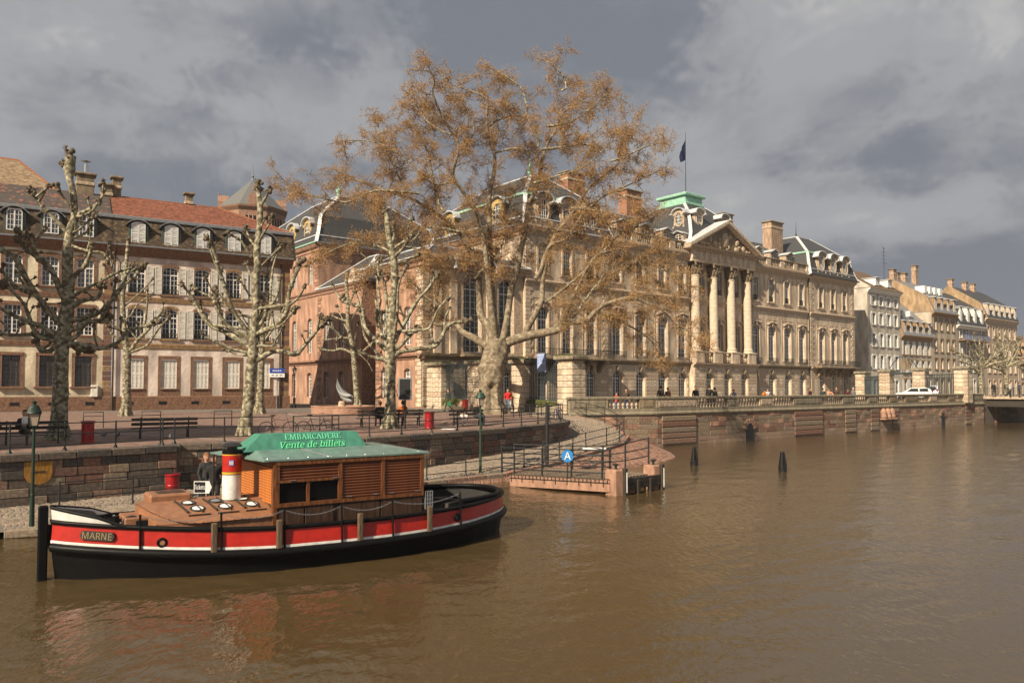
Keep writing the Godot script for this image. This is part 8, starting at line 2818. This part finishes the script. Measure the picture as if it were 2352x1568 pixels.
# ---------------------------------------------------------------- cars
func car(label: String, at: Vector3, turn: float, paint: Material, tall := 1.0) -> void:
	var t := thing("parked_car", label, "car", at, turn, "cars beyond the balustrade")
	var low := MB.new()
	low.prism(PackedVector2Array([Vector2(-2.0, 0.28), Vector2(1.95, 0.28), Vector2(2.02, 0.55), Vector2(1.9, 0.78), Vector2(1.05, 0.93), Vector2(-1.95, 0.95), Vector2(-2.05, 0.6)]), -0.82, 0.82)
	part(t, "body", low, paint)
	var cab := MB.new()
	cab.prism(PackedVector2Array([Vector2(-1.95, 0.93), Vector2(1.1, 0.92), Vector2(0.35, 1.42 * tall), Vector2(-1.25, 1.47 * tall), Vector2(-1.75, 1.3 * tall)]), -0.7, 0.7)
	part(t, "cabin", cab, paint)
	for q in [[-1.6, -0.62], [-0.55, 0.75]]:
		for s in [-1, 1]:
			var w := MB.new()
			var top := 1.36 * tall
			w.prism(PackedVector2Array([Vector2(q[0], 0.98), Vector2(q[1], 0.98), Vector2(minf(q[1], 0.3), top - 0.03), Vector2(q[0] + 0.12, top)]), 0.69 * s if s < 0 else 0.69, 0.712 * s if s < 0 else 0.712)
			part(t, "side_window", w, M.glass)
	for q in [[0.98, 0.98, 0.42, 1.38 * tall], [-1.93, 1.0, -1.72, 1.28 * tall]]:
		var w := MB.new()
		var o := 0.02 if q[0] > 0 else -0.02
		w.quad(Vector3(q[0] + o, q[1], 0.62), Vector3(q[0] + o, q[1], -0.62), Vector3(q[2] + o, q[3], -0.55), Vector3(q[2] + o, q[3], 0.55))
		part(t, "windscreen", w, M.glass)
	for x in [-1.3, 1.3]:
		for s in [-1, 1]:
			var w := group_part(t, "wheel", Transform3D(Basis(Vector3.RIGHT, PI / 2), Vector3(x, 0.3, s * 0.76)))
			part(w, "tyre", cached("car_tyre", func(m: MB): m.lathe([Vector2(0.18, -0.1), Vector2(0.3, -0.1), Vector2(0.31, 0), Vector2(0.3, 0.1), Vector2(0.18, 0.1)], 16)), M.rubber)
			part(w, "rim", cached("car_rim", func(m: MB): m.lathe([Vector2(0, -0.08), Vector2(0.19, -0.09), Vector2(0.19, 0.09), Vector2(0, 0.08)], 12)), M.chrome)
	for s in [-1, 1]:
		var l := MB.new()
		l.cbox(Vector3(-1.97, 0.95, s * 0.66), Vector3(0.1, 0.34, 0.16), 0.02)
		part(t, "tail_light", l, M.red_paint)
		l = MB.new()
		l.cbox(Vector3(1.9, 0.7, s * 0.6), Vector3(0.14, 0.14, 0.3), 0.03)
		part(t, "headlight", l, M.chrome)

func make_cars() -> void:
	var white := mat(Color(0.72, 0.72, 0.72), 0.25)
	car("white hatchback seen between the lane gate piers", V(48.6, 2.85, 93.0), 2.72, white)
	car("white car with dark windows between the last two piers", V(55.6, 3.02, 101.5), 1.0, white, 1.08)
	car("silver car half hidden by the last stone pier", V(57.2, 3.02, 97.6), 1.1, mat(Color(0.35, 0.36, 0.38), 0.3))

# ---------------------------------------------------------------- people
var poses := {}
const SKIN := 0
const TOP := 1
const LEGS := 2
const SHOES := 3
const HAIR := 4

func mirror(l: Array) -> Array:
	var out := []
	for b in l: out.append([b[0] * Vector3(-1, 1, 1), b[1] * Vector3(-1, 1, 1), b[2], b[3], b[4]])
	return out

func pose_bones(kind: String) -> Array:
	var v := func(x, y, z): return Vector3(x, y, z)
	var arm := [[Vector3(0.19, 1.42, 0), Vector3(0.25, 1.14, -0.03), 0.062, 0.05, TOP], [Vector3(0.25, 1.14, -0.03), Vector3(0.24, 0.90, 0.06), 0.05, 0.038, TOP], [Vector3(0.24, 0.89, 0.07), Vector3(0.23, 0.80, 0.10), 0.036, 0.03, SKIN], [Vector3(0.235, 0.87, 0.08), Vector3(0.20, 0.82, 0.12), 0.018, 0.015, SKIN]]
	var leg := [[Vector3(0.09, 0.92, 0), Vector3(0.10, 0.5, 0.02), 0.10, 0.068, LEGS], [Vector3(0.10, 0.5, 0.02), Vector3(0.10, 0.1, -0.03), 0.066, 0.045, LEGS], [Vector3(0.10, 0.055, -0.06), Vector3(0.12, 0.04, 0.13), 0.045, 0.036, SHOES]]
	var sh := Vector3.ZERO        # shift of the upper body
	var lean := 0.0
	var b := []
	match kind:
		"stand":
			b = arm + mirror(arm) + leg + mirror(leg)
		"walk":
			var la := [[Vector3(0.09, 0.9, 0), Vector3(0.10, 0.5, 0.2), 0.10, 0.068, LEGS], [Vector3(0.10, 0.5, 0.2), Vector3(0.10, 0.11, 0.28), 0.066, 0.045, LEGS], [Vector3(0.10, 0.07, 0.27), Vector3(0.11, 0.09, 0.45), 0.042, 0.034, SHOES]]
			var lb := [[Vector3(-0.09, 0.9, 0), Vector3(-0.10, 0.48, -0.02), 0.10, 0.068, LEGS], [Vector3(-0.10, 0.48, -0.02), Vector3(-0.10, 0.15, -0.3), 0.066, 0.045, LEGS], [Vector3(-0.10, 0.13, -0.33), Vector3(-0.11, 0.04, -0.2), 0.042, 0.036, SHOES]]
			var aa := [[Vector3(0.19, 1.42, 0), Vector3(0.25, 1.15, -0.16), 0.062, 0.05, TOP], [Vector3(0.25, 1.15, -0.16), Vector3(0.24, 0.92, -0.12), 0.05, 0.038, TOP], [Vector3(0.24, 0.91, -0.11), Vector3(0.23, 0.82, -0.08), 0.036, 0.03, SKIN]]
			var ab := [[Vector3(-0.19, 1.42, 0), Vector3(-0.25, 1.16, 0.12), 0.062, 0.05, TOP], [Vector3(-0.25, 1.16, 0.12), Vector3(-0.22, 0.98, 0.28), 0.05, 0.038, TOP], [Vector3(-0.22, 0.97, 0.29), Vector3(-0.20, 0.93, 0.38), 0.036, 0.03, SKIN]]
			b = la + lb + aa + ab
		"lean":
			lean = 0.34
			var ar := [[Vector3(0.19, 1.34, 0.3), Vector3(0.30, 1.12, 0.42), 0.062, 0.05, TOP], [Vector3(0.30, 1.12, 0.42), Vector3(0.10, 1.10, 0.58), 0.05, 0.038, TOP], [Vector3(0.1, 1.10, 0.58), Vector3(0.02, 1.10, 0.62), 0.036, 0.03, SKIN]]
			b = ar + mirror(ar) + leg + mirror(leg)
		"sit":
			sh = Vector3(0, -0.44, 0)
			var lg := [[Vector3(0.10, 0.53, 0), Vector3(0.13, 0.53, 0.43), 0.10, 0.07, LEGS], [Vector3(0.13, 0.53, 0.43), Vector3(0.12, 0.11, 0.46), 0.066, 0.045, LEGS], [Vector3(0.12, 0.055, 0.43), Vector3(0.14, 0.04, 0.62), 0.045, 0.036, SHOES]]
			var ar := [[Vector3(0.19, 0.98, 0), Vector3(0.27, 0.72, 0.04), 0.062, 0.05, TOP], [Vector3(0.27, 0.72, 0.04), Vector3(0.10, 0.66, 0.25), 0.05, 0.038, TOP], [Vector3(0.1, 0.66, 0.25), Vector3(0.02, 0.65, 0.30), 0.036, 0.03, SKIN]]
			b = lg + mirror(lg) + ar + mirror(ar)
		"cross":
			sh = Vector3(0, -0.44, 0)
			var la := [[Vector3(0.10, 0.53, 0), Vector3(0.10, 0.52, 0.43), 0.10, 0.07, LEGS], [Vector3(0.10, 0.52, 0.43), Vector3(0.10, 0.11, 0.44), 0.066, 0.045, LEGS], [Vector3(0.10, 0.055, 0.41), Vector3(0.12, 0.04, 0.60), 0.045, 0.036, SHOES]]
			var lb := [[Vector3(-0.10, 0.55, 0), Vector3(0.0, 0.68, 0.42), 0.10, 0.07, LEGS], [Vector3(0.0, 0.68, 0.42), Vector3(0.30, 0.42, 0.55), 0.064, 0.045, LEGS], [Vector3(0.31, 0.38, 0.55), Vector3(0.36, 0.32, 0.70), 0.045, 0.036, SHOES]]
			var ar := [[Vector3(0.19, 0.98, 0), Vector3(0.27, 0.74, 0.06), 0.062, 0.05, TOP], [Vector3(0.27, 0.74, 0.06), Vector3(0.08, 0.76, 0.28), 0.05, 0.038, TOP], [Vector3(0.08, 0.76, 0.28), Vector3(0.0, 0.76, 0.34), 0.036, 0.03, SKIN]]
			b = la + lb + ar + mirror(ar)
	var up := func(y: float, z := 0.0) -> Vector3:
		var q := Vector3(0, y, z) - Vector3(0, 0.95, 0)
		return Vector3(0, 0.95, 0) + Basis(Vector3.RIGHT, lean) * q + sh
	var bs := Basis(Vector3.RIGHT, lean)
	var hip: Vector3 = up.call(0.96)
	var tor := [[Vector3(-0.07, hip.y, hip.z), Vector3(0.07, hip.y, hip.z), 0.13, 0.13, LEGS], [up.call(1.02), up.call(1.28), 0.145, 0.165, TOP]]
	var ch: Vector3 = up.call(1.36)
	tor.append([ch + Vector3(-0.1, 0, 0), ch + Vector3(0.1, 0, 0), 0.125, 0.125, TOP])
	tor.append([up.call(1.44), up.call(1.56), 0.06, 0.055, SKIN])
	tor.append([up.call(1.60, 0.03), up.call(1.69, 0.01), 0.082, 0.092, SKIN])
	tor.append([up.call(1.625, 0.105), up.call(1.645, 0.10), 0.016, 0.012, SKIN])
	for s in [-1, 1]: tor.append([up.call(1.63, 0.0) + Vector3(0.09 * s, 0, 0), up.call(1.66, 0.0) + Vector3(0.09 * s, 0, 0), 0.016, 0.016, SKIN])
	tor.append([up.call(1.68, -0.035), up.call(1.72, 0.0), 0.095, 0.092, HAIR])
	return b + tor

# one closed skin round all bones: a distance field on a grid, meshed as surface nets
func skin(kind: String, cell := 0.034) -> Array:
	if poses.has(kind): return poses[kind]
	var bones := pose_bones(kind)
	var box := AABB(bones[0][0], Vector3.ZERO)
	for q in bones:
		for e in 2: box = box.expand(q[e])
	box = box.grow(0.24)
	var n := Vector3i((box.size / cell).ceil()) + Vector3i.ONE
	var f := PackedFloat32Array()
	f.resize(n.x * n.y * n.z)
	f.fill(0.5)
	for q in bones:
		var a: Vector3 = q[0]
		var ab: Vector3 = q[1] - q[0]
		var l2 := maxf(ab.length_squared(), 1e-9)
		var bb := AABB(a, Vector3.ZERO).expand(q[1]).grow(maxf(q[2], q[3]) + 0.09)
		var lo := Vector3i(((bb.position - box.position) / cell).floor()).clamp(Vector3i.ZERO, n - Vector3i.ONE)
		var hi := Vector3i(((bb.end - box.position) / cell).ceil()).clamp(Vector3i.ZERO, n - Vector3i.ONE)
		for z in range(lo.z, hi.z + 1):
			for y in range(lo.y, hi.y + 1):
				for x in range(lo.x, hi.x + 1):
					var p := box.position + Vector3(x, y, z) * cell
					var t := clampf((p - a).dot(ab) / l2, 0, 1)
					var d := p.distance_to(a + ab * t) - lerpf(q[2], q[3], t)
					var i := (z * n.y + y) * n.x + x
					var h := maxf(0.035 - absf(f[i] - d), 0.0) / 0.035
					f[i] = minf(f[i], d) - h * h * 0.035 * 0.25
	var idx := {}
	var pts := PackedVector3Array()
	var role := PackedInt32Array()
	var off := [0, 1, n.x, n.x + 1, n.x * n.y, n.x * n.y + 1, n.x * n.y + n.x, n.x * n.y + n.x + 1]
	for z in n.z - 1:
		for y in n.y - 1:
			for x in n.x - 1:
				var i := (z * n.y + y) * n.x + x
				var inside := 0
				for k in 8: if f[i + off[k]] < 0: inside += 1
				if inside == 0 or inside == 8: continue
				var sum := Vector3.ZERO
				var c := 0
				for e in [[0, 1], [2, 3], [4, 5], [6, 7], [0, 2], [1, 3], [4, 6], [5, 7], [0, 4], [1, 5], [2, 6], [3, 7]]:
					var fa := f[i + off[e[0]]]
					var fb := f[i + off[e[1]]]
					if (fa < 0) == (fb < 0): continue
					var t := fa / (fa - fb)
					var pa := Vector3(e[0] & 1, (e[0] >> 1) & 1, e[0] >> 2)
					var pb := Vector3(e[1] & 1, (e[1] >> 1) & 1, e[1] >> 2)
					sum += pa.lerp(pb, t)
					c += 1
				idx[i] = pts.size()
				var p := box.position + (Vector3(x, y, z) + sum / c) * cell
				pts.append(p)
				var best := 1e9
				var who := 0
				for q in bones:
					var cp := Geometry3D.get_closest_point_to_segment(p, q[0], q[1])
					var d := p.distance_to(cp) - maxf(q[2], q[3])
					if d < best:
						best = d
						who = q[4]
				role.append(who)
	var tris := PackedInt32Array()
	for key in idx:
		var i: int = key
		for ax in 3:
			var st: int = off[[1, 2, 4][ax]]
			var s1: int = off[[2, 4, 1][ax]]
			var s2: int = off[[4, 1, 2][ax]]
			if (f[i] < 0) == (f[i + st] < 0): continue
			if not (idx.has(i - s1) and idx.has(i - s2) and idx.has(i - s1 - s2)): continue
			var q := [idx[i], idx[i - s1], idx[i - s1 - s2], idx[i - s2]]
			if f[i] < 0: tris.append_array([q[0], q[1], q[2], q[0], q[2], q[3]])
			else: tris.append_array([q[0], q[2], q[1], q[0], q[3], q[2]])
	var nor := PackedVector3Array()
	nor.resize(pts.size())
	for k in range(0, tris.size(), 3):
		var nn := (pts[tris[k + 2]] - pts[tris[k]]).cross(pts[tris[k + 1]] - pts[tris[k]])
		for m in 3: nor[tris[k + m]] += nn
	for k in nor.size(): nor[k] = nor[k].normalized()
	poses[kind] = [pts, nor, role, tris]
	return poses[kind]

func person(label: String, at: Vector3, turn: float, kind: String, top: Color, legs: Color, hair: Color, size := 1.0, group := "") -> Node3D:
	var s := skin(kind)
	var t := thing("person", label, "person", at, turn, group)
	var cols := PackedColorArray()
	var pal := [Color(0.42, 0.23, 0.155), top, legs, Color(0.03, 0.025, 0.02), hair]
	for r in s[2]: cols.append(pal[r])
	var a := []
	a.resize(Mesh.ARRAY_MAX)
	a[Mesh.ARRAY_VERTEX] = s[0]
	a[Mesh.ARRAY_NORMAL] = s[1]
	a[Mesh.ARRAY_COLOR] = cols
	a[Mesh.ARRAY_INDEX] = s[3]
	var am := ArrayMesh.new()
	am.add_surface_from_arrays(Mesh.PRIMITIVE_TRIANGLES, a)
	part(t, "body", am, M.tint)
	t.scale = Vector3.ONE * size
	return t

func carry(p: Node3D, called: String, mb: MB, m: Material) -> void:
	part(p, called, mb, m)

func make_people() -> void:
	var K := Color(0.012, 0.012, 0.014)
	var dk := Color(0.03, 0.03, 0.035)
	var bl := Color(0.05, 0.07, 0.12)
	var br := Color(0.05, 0.03, 0.018)
	var gy := Color(0.16, 0.17, 0.18)
	var seated := person("man in a dark jacket and white shirt sitting cross-legged on the shaded bench", sq(-18.9, 29.85) + Vector3(0, -0.02, 0), 0.5, "cross", K, Color(0.06, 0.055, 0.05), br)
	var sh := MB.new()
	sh.blob(Vector3(0, 0.9, 0.14), Vector3(0.11, 0.22, 0.06), 8, 6)
	carry(seated, "shirt_front", sh, M.white)
	person("second sitter in dark clothes cut by the picture's edge", sq(-19.75, 29.2), 0.6, "sit", dk, dk, K)
	person("man in dark clothes and sunglasses standing behind the funnel", V(-9.55, 0.27, 24.75), 0.4, "stand", K, dk, br)
	person("person in a dark coat half hidden behind the man with sunglasses", V(-10.15, 0.28, 25.6), 0.9, "stand", dk, K, Color(0.2, 0.09, 0.03))
	person("person in a black coat on the bench beside the tree trunk", sq(-7.05, 41.05), -2.75, "sit", K, K, br)
	person("person in an orange jacket on the bench behind the tree trunk", sq(-5.95, 41.9), -2.75, "sit", Color(0.42, 0.11, 0.02), dk, br)
	person("man in a black jacket and jeans sitting near the green lamp", sq(-1.9, 41.45), 0.75, "sit", K, Color(0.03, 0.035, 0.05), Color(0.25, 0.22, 0.2))
	person("person in brown with pale trousers bending on the bench near the green lamp", sq(-2.75, 41.75), 0.5, "sit", Color(0.09, 0.055, 0.035), Color(0.5, 0.48, 0.44), Color(0.16, 0.09, 0.05))
	var wk := person("man in a dark green suit walking past the grille with a bag", sq(-4.96, 60.07), -1.5, "walk", Color(0.02, 0.04, 0.032), Color(0.035, 0.033, 0.022), br)
	var bag := MB.new()
	bag.cbox(Vector3(0.24, 0.6, -0.06), Vector3(0.07, 0.36, 0.3), 0.03)
	carry(wk, "bag", bag, mat(Color(0.02, 0.16, 0.07), 0.6))
	var rd := person("man in a bright red jacket and jeans carrying white bags", sq(-0.31, 60.07), -0.3, "walk", Color(0.50, 0.012, 0.012), Color(0.10, 0.14, 0.22), br)
	for s in [-1, 1]:
		bag = MB.new()
		bag.cbox(Vector3(0.25 * s, 0.62, 0.1 if s > 0 else 0.35), Vector3(0.08, 0.4, 0.26), 0.03)
		carry(rd, "shopping_bag", bag, M.white)
	var y := 2.5
	var g := "people on the palace terrace"
	var list := [
		[7.7, 56.6, 0.3, "stand", Color(0.50, 0.04, 0.012), Color(0.10, 0.16, 0.26), br, 0.78, "child in a red top behind the first balusters"],
		[8.5, 57.2, 0.2, "stand", Color(0.07, 0.05, 0.035), bl, br, 0.95, "woman with brown hair beside the child in red"],
		[11.5, 59.4, 2.6, "stand", K, K, K, 1.06, "man in black with a dark cap by the terrace wall"],
		[12.2, 60.1, 2.4, "stand", Color(0.13, 0.06, 0.03), dk, Color(0.33, 0.13, 0.03), 1.0, "woman with long ginger hair beside the man in the cap"],
		[14.8, 61.9, 0.3, "stand", Color(0.018, 0.02, 0.018), dk, K, 1.06, "man alone in dark clothes left of the portico arch"],
		[16.2, 63.0, 3.0, "stand", K, K, K, 1.10, "tall dark figure below the first portico arch"],
		[16.7, 63.3, -2.6, "stand", Color(0.02, 0.018, 0.02), K, K, 1.0, "dark figure pressed close to the tall one"],
		[18.8, 64.9, -0.6, "lean", Color(0.10, 0.10, 0.14), dk, Color(0.12, 0.09, 0.1), 0.95, "person in a grey jacket leaning on the balustrade"],
		[22.1, 67.6, 0.4, "lean", Color(0.55, 0.17, 0.01), dk, K, 0.92, "person in an orange top behind the balustrade"],
		[22.7, 68.2, 0.2, "stand", Color(0.5, 0.5, 0.55), dk, K, 0.95, "person in a white top beside the orange one"],
		[28.1, 72.4, 0.9, "stand", Color(0.06, 0.01, 0.012), dk, br, 1.0, "person in dark red by the drain pipe"],
		[29.9, 73.9, 2.9, "stand", Color(0.03, 0.04, 0.04), dk, K, 0.98, "person in dark grey seen from behind below the balcony"],
		[30.7, 74.6, 0.2, "lean", Color(0.55, 0.30, 0.18), Color(0.4, 0.35, 0.3), br, 0.98, "person in pale orange and white leaning on the rail below the balcony"],
		[31.9, 75.5, -0.4, "stand", Color(0.06, 0.035, 0.03), dk, br, 1.03, "man in a brown jacket holding something below the balcony"],
		[33.4, 76.6, 0.1, "lean", Color(0.10, 0.012, 0.015), dk, br, 0.95, "person in a maroon top leaning at the balustrade"],
		[34.4, 77.4, 0.3, "stand", gy, gy, Color(0.35, 0.33, 0.3), 1.0, "grey-haired man in a grey coat at the end of the terrace group"],
	]
	for q in list: person(q[8], V(q[0], y, q[1]), q[2], q[3], q[4], q[5], q[6], q[7], g)
	var n := 0
	for q in [[57.6, 92.4, K, "dark figure at the near end of the bridge railing"], [58.7, 91.0, Color(0.45, 0.42, 0.4), "figure in a pale jacket on the bridge"], [59.3, 90.3, bl, "figure in blue leaning over the bridge railing"], [60.0, 89.3, K, "figure in black on the bridge at the picture's edge"]]:
		person(q[3], V(q[0] + 0.75, 3.19, q[1] + 0.6), 0.6 * n, "stand", q[2], dk, br, 1.0, "people on the bridge")
		n += 1
